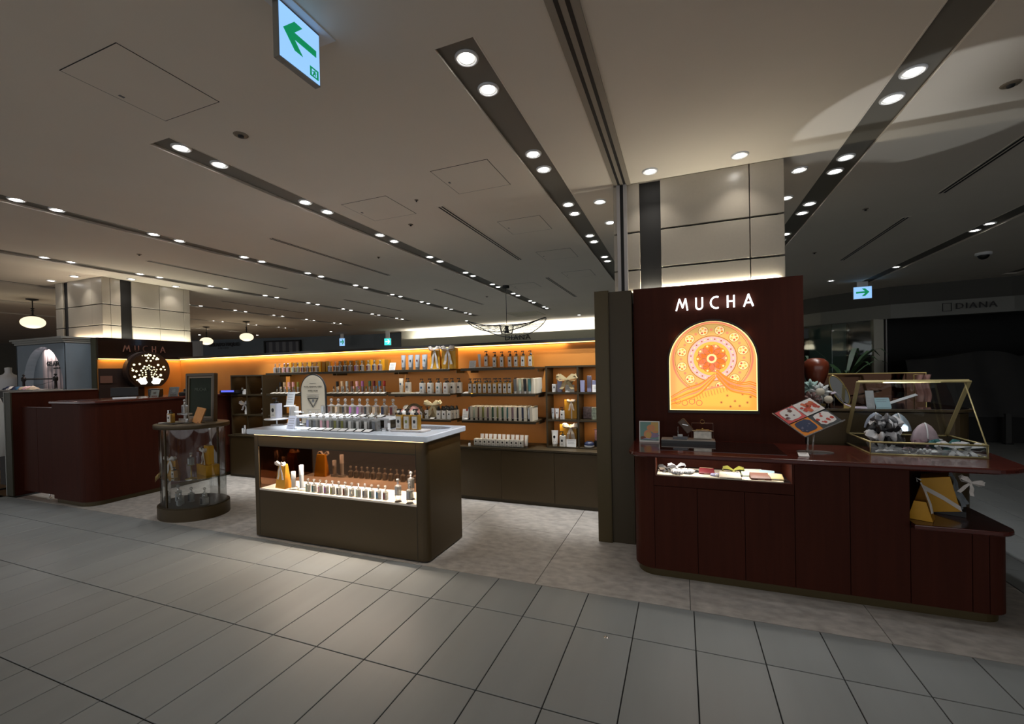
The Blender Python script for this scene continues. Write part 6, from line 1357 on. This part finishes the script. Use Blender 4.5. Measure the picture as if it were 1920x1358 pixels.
MB().tube([(-0.055, -0.012, 0.055), (-0.04, -0.012, 0.07), (0.04, -0.012, 0.07), (0.055, -0.012, 0.055)], 0.003, BRASS, 6).ball((0, -0.013, 0.074), 0.007, BRASS, 8).build('clasp', t); MB().tube([(-0.07, 0.015, 0), (-0.07, 0.015, 0.115), (0.07, 0.015, 0.115), (0.07, 0.015, 0)], 0.002, mat('acrylic_edge', rgb(120, 100, 92), 0.2), 6).build('acrylic_frame', t); MB().tube([(0.014*math.cos(a*PI/6), 0.01, 0.125+0.014*math.sin(a*PI/6)) for a in range(12)], 0.0015, BRASS, 5, closed=True).build('ring', t)
# things in the niche tray
ZN = 0.679
def accessory(label, x, y, kind, m, m2=None, s=1.0, rz=0.0):
    t = thing('hair_accessory', label, 'accessory', (x, y, ZN), rz)
    b = MB()
    if kind == 'bow': bow(1.0*s, m, True, 0.03).build('bow', t, (0, 0, 0.012), rot=(-0.9, 0, 0)); MB().box(-0.02, -0.004, 0, 0.02, 0.004, 0.006, m2 or BRASS).build('clip', t)
    elif kind == 'scrunchie':
        N1, N2 = 30, 10
        def fn(u, v):
            a = 2*PI*u; c_ = 2*PI*v; r = 0.011*s*(1+0.35*math.sin(11*a)+0.2*math.sin(23*a)); R_ = 0.026*s
            return ((R_+r*math.cos(c_))*math.cos(a), (R_+r*math.cos(c_))*math.sin(a), 0.013*s+r*math.sin(c_))
        b.grid(fn, N1*2, N2, m); b.build('scrunchie', t); MB().lathe([(0.012*s, 0.0), (0.012*s, 0.002)], m2 or m, seg=12).build('tag', t)
    elif kind == 'pouch':
        b.add([(-0.06*s, -0.035*s, 0), (0.06*s, -0.035*s, 0), (0.06*s, 0.035*s, 0), (-0.06*s, 0.035*s, 0), (-0.06*s, -0.035*s, 0.010), (0.06*s, -0.035*s, 0.010), (0.055*s, 0.035*s, 0.034), (-0.055*s, 0.035*s, 0.034)], [(0, 3, 2, 1), (4, 5, 6, 7), (0, 1, 5, 4), (1, 2, 6, 5), (2, 3, 7, 6), (3, 0, 4, 7)], m); b.build('pouch', t, bevel=0.003); MB().box(-0.02*s, -0.0353*s, 0.004, 0.02*s, -0.035*s, 0.0065, m2 or m).build('flap_print', t)
        if label.startswith('brown') or True: MB().tube([(-0.05*s, 0.028*s, 0.033), (0.05*s, 0.028*s, 0.033)], 0.0012, m2 or m, 5).build('stitching', t)
    elif kind == 'ring':
        b.tube([(0.024*s*math.cos(2*PI*i/20), 0.018*s*math.sin(2*PI*i/20), 0.006) for i in range(20)], 0.005*s, m, 6, closed=True); b.build('band', t); MB().ball((0.0, -0.018*s, 0.01), 0.008*s, m2 or CHROME, 8).build('charm', t)
k_ = 0
accessory('black star-shaped bow at the end of the niche tray', 0.455, 0.455, 'bow', INK, None, 1.6)
accessory('white ruffled scrunchie nearest the black bow', 0.52, 0.42, 'scrunchie', CLOTHW, INK)
accessory('silver-grey bow behind the white scrunchie', 0.515, 0.52, 'bow', PALETTE['silver'], None, 1.7, 0.3)
accessory('pale blue-grey scrunchie before the maroon pouch', 0.585, 0.45, 'scrunchie', PALETTE['silver'], None, 1.0)
accessory('thin dark hair band in the niche tray', 0.625, 0.50, 'ring', INK, CHROME)
accessory('maroon folded pouch in the niche tray', 0.70, 0.47, 'pouch', PALETTE['maroon'], PALETTE['beige'], 0.8)
accessory('mauve-white hair clip beside the maroon pouch', 0.755, 0.425, 'ring', PALETTE['lilac'], WHITE, 1.3)
accessory('white ruffled scrunchie at the tray front edge', 0.81, 0.42, 'scrunchie', CLOTHW, PALETTE['grey'], 0.95)
accessory('cream tray card with dark bracelet in the niche', 0.83, 0.39, 'pouch', CREAM, INK, 1.05)
accessory('olive bow with white tails in the niche tray', 0.86, 0.50, 'bow', PALETTE['olive'], None, 1.8)
accessory('thin black-white hair tie near the centre of the tray', 0.88, 0.44, 'ring', INK, WHITE, 1.0)
accessory('mint green soft pouch in the niche tray', 0.97, 0.50, 'pouch', PALETTE['sage'], WHITE, 1.15, 0.15)
accessory('pale blue cloth behind the brown wallet', 1.05, 0.50, 'pouch', PALETTE['cyan'], WHITE, 0.75, -0.2)
accessory('brown leather wallet in the niche tray', 1.00, 0.415, 'pouch', PALETTE['brown'], PALETTE['beige'], 0.95, 0.05)
accessory('yellow folded cloth at the near end of the niche tray', 1.085, 0.42, 'pouch', mat('pale_yellow', rgb(214, 196, 140), 0.7), WHITE, 0.7)
for xx in (0.55, 0.95): area('niche_lamp', (xx, 0.44, 0.795), (0, 0, 0), 0.3, 0.01, 0.7, (1.0, 0.9, 0.8))
# scarf display on acrylic easel
e1 = Vector((0.204, 0.0, 0.098)); e2 = Vector((0.155, 0.13, -0.105))
t = thing('scarf_easel', 'tilted acrylic easel holding four folded scarves', 'easel', (1.27, 0.56, ZR))
W3 = Vector((-0.165, -0.0, 0.245)); e1 = Vector((0.205, 0.055, 0.095)); e2 = Vector((0.150, -0.085, -0.135))
nrm = e1.cross(e2).normalized()
if nrm.y > 0: nrm = -nrm
def on(u, v, o=0.0): return W3 + e1*u + e2*v + nrm*o
def plate(b, u0, v0, u1, v1, o0, o1, m):
    Q = [(u0, v0), (u1, v0), (u1, v1), (u0, v1)]; V = [on(u, v, o0) for u, v in Q] + [on(u, v, o1) for u, v in Q]
    b.add(V, [(0, 3, 2, 1), (4, 5, 6, 7), (0, 1, 5, 4), (1, 2, 6, 5), (2, 3, 7, 6), (3, 0, 4, 7)], m)
b = MB(); plate(b, -0.02, -0.02, 1.02, 1.02, -0.006, -0.003, glass('acrylic_dark', (0.75, 0.74, 0.74), 1.0, 0.2, (0.2, 0.18, 0.18))); b.build('acrylic_plate', t)
b = MB(); b.tube([on(-0.03, -0.02, 0), on(-0.03, 1.02, 0.02), on(1.03, 1.02, 0.02)], 0.004, GLASSB, 6); b.tube([on(0.505, -0.02, 0.006), on(0.505, 1.02, 0.006)], 0.003, GLASSB, 6); b.tube([on(-0.02, 0.5, 0.008), on(1.02, 0.5, 0.008)], 0.003, BLACKPL, 6); b.build('acrylic_lip', t)
b = MB(); p0 = on(0.55, 0.5, -0.01); b.tube([p0, (p0.x, p0.y+0.03, 0.02), (p0.x, p0.y+0.03, 0.0)], 0.006, GLASSB, 8); q = on(0.3, 0.95, -0.01); b.tube([q, (q.x-0.01, q.y+0.01, 0.0)], 0.005, GLASSB, 8); b.build('leg', t)
MB().prism(ellipse(0.10, 0.06, 28, (0.06, 0.02)), 0, 0.004, GLASSB).build('foot', t)
def scarf(label, u0, v0, u1, v1, edge, inner, seed, marks):
    s_ = thing('folded_scarf', label, 'scarf', (1.27, 0.56, ZR), 0, 'folded scarves on the acrylic easel'); b = MB()
    plate(b, u0, v0, u1, v1, -0.002, 0.008, edge); b.build('folded_cloth', s_)
    b = MB(); n = 24; cu, cv = (u0+u1)/2+0.01, (v0+v1)/2-0.02; P = []
    for k in range(n):
        a = 2*PI*k/n; r = 1.0/max(abs(math.cos(a)), abs(math.sin(a))); r = min(r, 1.18); rr_ = 0.195*r*(1+0.035*math.sin(k*2.6)); P.append(on(cu+rr_*math.cos(a), cv+rr_*math.sin(a), 0.0095))
    b.add(P, [tuple(range(n))], inner); b.build('print_field', s_)
    rg = random.Random(seed); b = MB()
    for k in range(marks[0]):
        cu2 = u0+0.08+(u1-u0-0.16)*rg.random(); cv2 = v0+0.06+(v1-v0-0.18)*rg.random(); r = marks[1]*(0.6+0.8*rg.random())
        mm = marks[2][k % len(marks[2])]
        b.add([on(cu2+r*math.cos(2*PI*i/9)*(1+0.25*(i % 2)), cv2+r*math.sin(2*PI*i/9)*(1+0.25*(i % 2)), 0.0102+0.0001*(k % 5)) for i in range(9)], [tuple(range(9))], mm)
    b.build('print_motif', s_)
SCW = mat('scarf_ivory', rgb(214, 206, 200), 0.7)
scarf('ivory scarf with coral border and round motifs, top left of the easel', 0.0, 0.02, 0.49, 0.49, mat('scarf_coral', rgb(206, 84, 80), 0.7), SCW, 1, (7, 0.035, [PALETTE['mauve'], PALETTE['brown']]))
scarf('ivory scarf crowded with orange flowers at the top of the easel', 0.51, 0.02, 1.0, 0.49, SCW, SCW, 2, (26, 0.042, [mat('flower_orange', rgb(190, 92, 56), 0.7), mat('flower_rust', rgb(176, 60, 44), 0.7)]))
scarf('navy scarf with orange border and gold swirl, bottom of the easel', 0.0, 0.51, 0.49, 0.99, mat('scarf_orange', rgb(224, 132, 34), 0.7), PALETTE['navy'], 3, (6, 0.02, [mat('swirl', rgb(96, 92, 110), 0.7)]))
scarf('ivory scarf with dark border and small red flowers on the easel', 0.51, 0.51, 1.0, 0.99, mat('scarf_charcoal', rgb(60, 62, 62), 0.7), SCW, 5, (8, 0.03, [mat('flower_rust', (0, 0, 0))]))
card('price_card', 'small white price card before the scarf easel', (1.235, 0.41, ZR), 0.055, 0.04, -1.1, 0.0, WHITEM, 2)
# glass lidded case with lid propped open
t = thing('glass_case', 'brass-edged glass display case with its lid propped open', 'display case', (1.62, 0.60, ZR))
BR2 = mat('case_brass', rgb(186, 172, 122), 0.4, metal=0.4)
w_, d_, h_ = 0.54, 0.405, 0.074
b = MB()
for z in (0.003, h_):
    for a, c in (((0, 0), (w_, 0)), ((w_, 0), (w_, d_)), ((w_, d_), (0, d_)), ((0, d_), (0, 0))): b.tube([(a[0], a[1], z), (c[0], c[1], z)], 0.006, BR2, 4)
for a in ((0, 0), (w_, 0), (w_, d_), (0, d_)): b.tube([(a[0], a[1], 0.003), (a[0], a[1], h_)], 0.0035, BR2, 4)
b.build('frame', t)
b = MB(); b.box(0, -0.001, 0.004, w_, 0.001, h_, GLASS).box(0, d_-0.001, 0.004, w_, d_+0.001, h_, GLASS).box(-0.001, 0, 0.004, 0.001, d_, h_, GLASS).box(w_-0.001, 0, 0.004, w_+0.001, d_, h_, GLASS); b.build('glass_side', t)
MB().box(0.003, 0.003, 0.001, w_-0.003, d_-0.003, 0.005, mat('case_mirror', rgb(80, 70, 60), 0.08, metal=0.9)).build('mirror_base', t)
LT = [(0.005, d_, h_), (w_-0.005, d_, h_), (w_+0.0, 0.165, 0.435), (-0.005, 0.165, 0.435)]
b = MB()
for i in range(4):
    a, c = Vector(LT[i]), Vector(LT[(i+1) % 4]); b.ribbon([a, c], (0, -0.8, -0.6) if i in (0, 2) else (1, 0, 0), 0.020, BR2, 0.009)
b.build('lid_frame', t); b = MB(); b.add(LT, [(0, 1, 2, 3)], GLASS); b.build('lid_glass', t)
MB().tube([(w_-0.02, 0.17, 0.425), (w_-0.002, 0.01, h_+0.0), (w_-0.002, 0.0, 0.01)], 0.004, BR2, 6).build('prop_rod', t)
CZ = ZR+0.005
def shell(label, x, y, z, m, s=1.0, rz=0, stand=0.0, zip_=True):
    q = thing('shell_pouch', label, 'pouch', (x, y, z), rz); b = MB()
    b.grid(lambda u, v: (0.055*s*math.cos(PI*u)*(1-0.9*v**2.2), 0.032*s*(1-v**1.5)*(-1), 0.085*s*v*math.sin(PI*u)**0.25), 16, 8, m)
    b = MB(); b.lathe([(0.055*s, 0.0), (0.052*s, 0.02*s), (0.042*s, 0.048*s), (0.026*s, 0.072*s), (0.008*s, 0.086*s), (1e-5, 0.087*s)], m, seg=18, sy=0.55); b.build('pouch', q, (0, 0, stand))
    b = MB(); b.tube([(0.0, -0.030*s*math.cos(PI/2*k/8)-0.002, stand+0.087*s*math.sin(PI/2*k/8)) for k in range(9)], 0.0035*s, WHITE, 6); b.build('zip', q)
    if stand: MB().box(-0.03, -0.02, 0, 0.03, 0.02, stand, GLASS).build('acrylic_stand', q)
shell('pale blue shell pouch raised at the back of the glass case', 1.735, 0.86, CZ, mat('pouch_paleblue', rgb(160, 170, 190), 0.6, noise=0.15, nscale=30), 1.15, 0, 0.125)
shell('blue-grey shell pouch with navy zip raised in the glass case', 1.84, 0.83, CZ, mat('pouch_bluegrey', rgb(150, 166, 178), 0.6, noise=0.15, nscale=30), 1.25, 0, 0.115)
shell('pink-grey shell pouch at the middle of the glass case', 1.965, 0.81, CZ, mat('pouch_pinkgrey', rgb(168, 150, 156), 0.6, noise=0.12, nscale=30), 1.3, 0, 0.055)
t2 = thing('scrunchie_stand', 'stack of black and white scrunchies in the glass case', 'scrunchie stack', (1.725, 0.70, CZ))
for j, (z, s_, m) in enumerate(((0.0, 1.95, CLOTHW), (0.036, 1.85, INK), (0.07, 2.05, CLOTHW), (0.105, 1.95, INK), (0.135, 1.8, CLOTHW), (0.165, 1.5, PALETTE['grey']))):
    b = MB()
    def fn(u, v, s_=s_, j=j):
        a = 2*PI*u; c_ = 2*PI*v; r = 0.012*s_*(1+0.5*math.sin(7*a+j*2)+0.35*math.sin(13*a+j)+0.3*math.sin(3*c_+5*a)); R_ = 0.025*s_*(1+0.12*math.sin(3*a+j))
        return ((R_+r*math.cos(c_))*math.cos(a), (R_+r*math.cos(c_))*math.sin(a), 0.018*s_+r*math.sin(c_)+0.010*math.sin(4*a+j*1.7))
    b.grid(fn, 54, 8, m); b.build('scrunchie', t2, (0.010*math.sin(j*2), 0.008*math.cos(j*3), z+0.004), (0.16*math.sin(j*2.3), 0.18*math.cos(j*1.9), j))
MB().lathe([(0.02, 0), (0.015, 0.005), (0.012, 0.16)], GLASSB, seg=12).build('post', t2)
def strap(label, x, y, L_, m, rz, z=CZ, name='hair_band'):
    q = thing(name, label, 'hair accessory', (x, y, z), rz); b = MB()
    b.ribbon([(-L_/2+L_*i/10, 0.01*math.sin(i*1.1), 0.008+0.012*math.sin(PI*i/10)) for i in range(11)], (0, 1, 0.5), [0.008+0.016*math.sin(PI*i/10) for i in range(11)], m, 0.003); b.build('band', q)
    MB().ball((0, 0, 0.018), 0.009, CHROME, 8).build('ornament', q)
strap('white long hair band along the front of the glass case', 1.74, 0.635, 0.17, CLOTHW, 0.05); strap('grey-mauve hair clip across the middle of the case', 1.84, 0.72, 0.15, PALETTE['mauve'], 0.1); strap('second white band toward the case front corner', 1.95, 0.645, 0.2, CLOTHW, -0.1)
accz = (('dark jewelled hair clip at the case front', 1.83, 0.64, INK), ('white wrapped hair tie on a card in the case', 1.895, 0.635, CLOTHW))
for lb, x, y, m in accz:
    q = thing('hair_clip', lb, 'hair accessory', (x, y, CZ)); b = MB()
    for k in range(9): b.ball((0.024*math.cos(k*0.7), 0.016*math.sin(k*0.7), 0.010+0.008*(k % 3)), 0.009, m if k % 3 else CHROME, 8)
    b.build('beads', q); MB().box(-0.03, -0.006, 0, 0.03, 0.006, 0.004, CHROME).build('clip', q)
for lb, x, y, m, s_, rz in (('mauve ribbed bow clip in the middle of the case', 1.945, 0.74, PALETTE['mauve'], 2.0, 0), ('navy and white long bow in the glass case', 2.03, 0.73, PALETTE['teal'], 2.2, 0.2), ('white pointed bow near the case front corner', 2.03, 0.65, CLOTHW, 2.2, 0.1), ('white and navy bow at the front corner of the case', 2.10, 0.66, CLOTHW, 2.0, -0.2), ('white looped bow clip behind the pink-grey pouch', 2.02, 0.84, CLOTHW, 1.6, 0.3)):
    q = thing('bow_clip', lb, 'hair accessory', (x, y, CZ), rz); bow(s_, m, True, 0.035).build('bow', q, (0, 0, 0.03), rot=(-0.5, 0, 0)); MB().box(-0.03, -0.004, 0, 0.03, 0.004, 0.006, CHROME).build('clip', q)
# low shelf goods
t = thing('triangle_gift_box', 'small triangular gold carrier box with white ribbon on the low shelf', 'gift box', (1.775, 0.40, 0.5075), -0.5)
b = MB(); w2 = 0.052
P = [(-w2, 0, 0), (w2, 0, 0), (0, 0, 0.20)]; b.add([(-w2, 0, 0), (w2, 0, 0), (w2*0.48, 0.0, 0.105), (-w2*0.48, 0.0, 0.105)], [(0, 1, 2, 3)], GOLD)
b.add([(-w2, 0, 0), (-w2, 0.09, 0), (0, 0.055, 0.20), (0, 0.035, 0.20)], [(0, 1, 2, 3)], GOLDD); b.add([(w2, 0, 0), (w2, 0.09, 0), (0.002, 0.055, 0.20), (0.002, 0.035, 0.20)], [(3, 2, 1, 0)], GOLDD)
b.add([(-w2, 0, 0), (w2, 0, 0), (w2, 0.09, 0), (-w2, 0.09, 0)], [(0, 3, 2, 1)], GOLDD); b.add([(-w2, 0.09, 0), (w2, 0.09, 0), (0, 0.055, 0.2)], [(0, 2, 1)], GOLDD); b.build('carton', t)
b = MB(); b.ribbon([(0.0, 0.03, 0.205), (0.022, 0.0, 0.165), (0.042, -0.004, 0.10), (0.05, -0.004, 0.05)], (0.3, 1, 0), [0.012, 0.016, 0.018, 0.018], RIBBON, 0.002); b.tube([(-0.015, 0.04, 0.205), (-0.02, 0.04, 0.225), (0.0, 0.045, 0.215)], 0.004, RIBBON, 6); b.build('ribbon', t)
t = thing('gift_hamper', 'tilted gold gift box with grey wrap and white bow on the low shelf', 'gift box', (1.985, 0.60, 0.507), -0.42)
TL = (0.0, -0.22, 0.0)
b = MB(); b.box(-0.075, -0.06, 0.02, 0.055, 0.09, 0.215, GOLD); b.build('box', t, (0.0, 0, 0.0), TL, bevel=0.002)
b = MB(); b.grid(lambda u, v: (0.057+0.012*math.sin(v*9+u*14)*0.6+0.03*u*(1-v), -0.055+0.14*u, 0.03+0.19*v), 14, 12, mat('grey_wrap', rgb(136, 144, 150), 0.6, noise=0.25, nscale=25)); b.build('tissue_wrap', t, (0, 0, 0), TL)
b = MB(); b.ribbon([(-0.078, -0.062, 0.17), (0.0, -0.0625, 0.10), (0.06, -0.063, 0.035)], (0, 0.02, 1), 0.030, RIBBON, 0.002); b.build('ribbon', t, (0, 0, 0), TL)
bow(1.5, RIBBON, True, 0.045).build('ribbon_bow', t, (0.085, -0.05, 0.20), rot=(0.1, 0.3, 0.4))
b = MB(); b.box(-0.07, -0.05, 0, 0.07, 0.08, 0.03, BLACKPL); b.build('stand', t)
# rear unit goods
ZU = 1.072
t = thing('hat_form', 'smooth reddish-brown head form on the rear display unit', 'head form', (1.515, 1.30, ZU)); MB().lathe([(0.03, 0.12), (0.055, 0.17), (0.078, 0.24), (0.086, 0.29), (0.080, 0.325), (0.055, 0.352), (0.02, 0.36), (1e-5, 0.361)], mat('head_brown', rgb(110, 48, 28), 0.3, coat=0.3), seg=28).build('head', t); MB().lathe([(0.06, 0), (0.06, 0.008), (0.015, 0.014), (0.015, 0.12)], BRASS, seg=20).build('stand', t)
for i, (x, y, z, m, s_) in enumerate(((1.435, 1.12, 0.08, PALETTE['sage'], 1.9), (1.49, 1.11, 0.05, CLOTHW, 2.1), (1.44, 1.10, 0.0, PALETTE['mauve'], 1.9))):
    q = thing('scrunchie', ('green-white', 'white patterned', 'mauve')[i] + ' large scrunchie below the brown head form', 'scrunchie', (x, y, ZU)); b = MB()
    def fn(u, v, s_=s_, i=i):
        a = 2*PI*u; c_ = 2*PI*v; r = 0.013*s_*(1+0.4*math.sin(9*a+i)+0.25*math.sin(17*a)); R_ = 0.018*s_
        return ((R_+r*math.cos(c_))*math.cos(a), r*math.sin(c_)*0.9, (R_+r*math.cos(c_))*math.sin(a))
    b.grid(fn, 54, 8, mat('scrunchie_%d' % i, (rgb(150, 176, 168), rgb(196, 198, 196), rgb(146, 116, 110))[i], 0.8, noise=0.35, nscale=30)); b.build('scrunchie', q, (0, 0, z+0.055)); MB().lathe([(0.03, 0), (0.03, 0.003), (0.008, 0.006), (0.008, z+0.05)], GLASSB, seg=12).build('stand', q)
for i, (x, z) in enumerate(((1.475, 0.115), (1.525, 0.06))):
    q = thing('button_disc', 'flat %s cream disc brooch on the rear unit' % ('upper', 'lower')[i], 'brooch', (x, 1.04, ZU)); MB().lathe([(0.026, 0), (0.028, 0.003), (0.026, 0.008), (1e-5, 0.009)], CREAM, seg=20).build('disc', q, (0, 0, z), (PI/2, 0, 0)); MB().tube([(0, 0.003, 0), (0, 0.003, z-0.02)], 0.002, GLASSB, 5).build('stand', q)
q = thing('long_ribbon', 'pale mauve ribbon trailing over the rear unit top', 'ribbon', (1.55, 1.08, ZU)); MB().ribbon([(0.0, 0, 0.10), (0.03, 0, 0.11), (0.055, -0.01, 0.07), (0.07, -0.02, 0.03), (0.12, -0.03, 0.006), (0.20, -0.03, 0.004)], (0, 1, 0.3), 0.035, mat('mauve_satin', rgb(168, 156, 170), 0.4), 0.002).build('ribbon', q); MB().tube([(0.02, 0, 0), (0.02, 0, 0.105)], 0.002, GLASSB, 5).build('stand', q)
q = thing('oval_mirror', 'tilted oval gold-rimmed mirror on the rear display unit', 'mirror', (1.69, 1.20, ZU), -0.2); b = MB()
E_ = [(0.042*math.cos(2*PI*i/36), 0, 0.13+0.115*math.sin(2*PI*i/36)) for i in range(36)]
b.tube(E_, 0.005, BRASS, 6, closed=True); b.build('rim', q, rot=(0, -0.42, 0)); b = MB(); b.add([(x*0.96, 0.001, 0.13+(z-0.13)*0.97) for x, y, z in E_], [tuple(range(36))], MIRROR); b.build('mirror_glass', q, rot=(0, -0.42, 0)); MB().box(-0.03, -0.02, 0, 0.03, 0.02, 0.012, BRASS).build('foot', q)
card('sign_card', 'pale grey card standing between mirror and glass case', (1.79, 1.10, ZU), 0.05, 0.12, -0.2, 0.1, PALETTE['silver'], 0, cat='card'); card('sign_card', 'wide pale blue-grey card lying behind the glass case', (1.87, 1.12, ZU), 0.09, 0.075, -0.5, 0.1, PALETTE['cyan'], 2, cat='card')
q = thing('drape_stand', 'pink-grey folded scarf at the mirror end of the rear unit', 'scarf', (2.20, 1.40, ZU)); b = MB(); b.grid(lambda u, v: (-0.04+0.08*u+0.008*math.sin(v*7), 0.012*math.sin(u*12), 0.02+0.2*v), 16, 8, mat('pinkgrey_cloth', rgb(150, 112, 104), 0.8)); b.build('cloth', q); MB().tube([(-0.045, 0.02, 0), (-0.045, 0.02, 0.22), (0.045, 0.02, 0.22), (0.045, 0.02, 0)], 0.004, BRASS, 6).build('stand', q)
q = thing('belt', 'pale grey strap lying on the rear unit', 'belt', (2.02, 1.25, ZU), 0.5); MB().ribbon([(-0.12, 0, 0.02), (0, 0, 0.05), (0.12, 0, 0.08)], (0, 1, 0.6), 0.022, PALETTE['silver'], 0.003).build('strap', q); MB().box(-0.13, -0.012, 0, -0.11, 0.012, 0.03, CHROME).build('buckle', q)
# plants behind the mirror
def plant(label, loc, s, n, seed):
    q = thing('potted_plant', label, 'plant', loc); rg = random.Random(seed)
    MB().lathe([(0.07*s, 0), (0.10*s, 0.2*s), (0.09*s, 0.2*s), (0.085*s, 0.17*s), (1e-5, 0.17*s)], mat('pot_grey', rgb(70, 70, 68), 0.6), seg=20).build('pot', q)
    for k in range(n):
        a = 2*PI*k/n+rg.random()*0.5; L_ = s*(0.28+0.25*rg.random()); up = 0.3+0.6*rg.random(); d = Vector((math.cos(a), math.sin(a), 0))
        pts = [Vector((0, 0, 0.17*s)) + d*L_*tt*(1-0.2*tt) + Vector((0, 0, L_*up*math.sin(tt*2.2))) for tt in (0, 0.2, 0.4, 0.6, 0.8, 1.0)]
        b = MB(); b.ribbon(pts, d.cross(Vector((0, 0, 1))), [0.008*s, 0.03*s, 0.05*s, 0.05*s, 0.032*s, 0.004*s], PLANT, 0.001); b.build('leaf', q)
plant('green leafy potted plant behind the bronze mirror', (2.25, 3.2, 1.0), 1.0, 14, 5); plant('green potted plant partly hidden by the red sign panel', (1.75, 2.9, 1.05), 0.95, 10, 9)
tag(MB().box(-0.9, -0.25, 0, 0.5, 0.25, 1.0, DARK).box(-0.92, -0.27, 1.0, 0.52, 0.27, 1.0005, DARK).build('plant_stand', None, (2.15, 3.1, 0)), 'dark box stand carrying the plants behind the rear unit', 'stand')

# added upward spot imitating lamp light thrown back by the case's mirror floor
spot('glint_fill_spot', (1.868, 0.762, ZR+0.012), (1.93, 0.74, CEIL), 26.0, (0.93, 0.97, 1.0), 38, 0.12, 0.004)
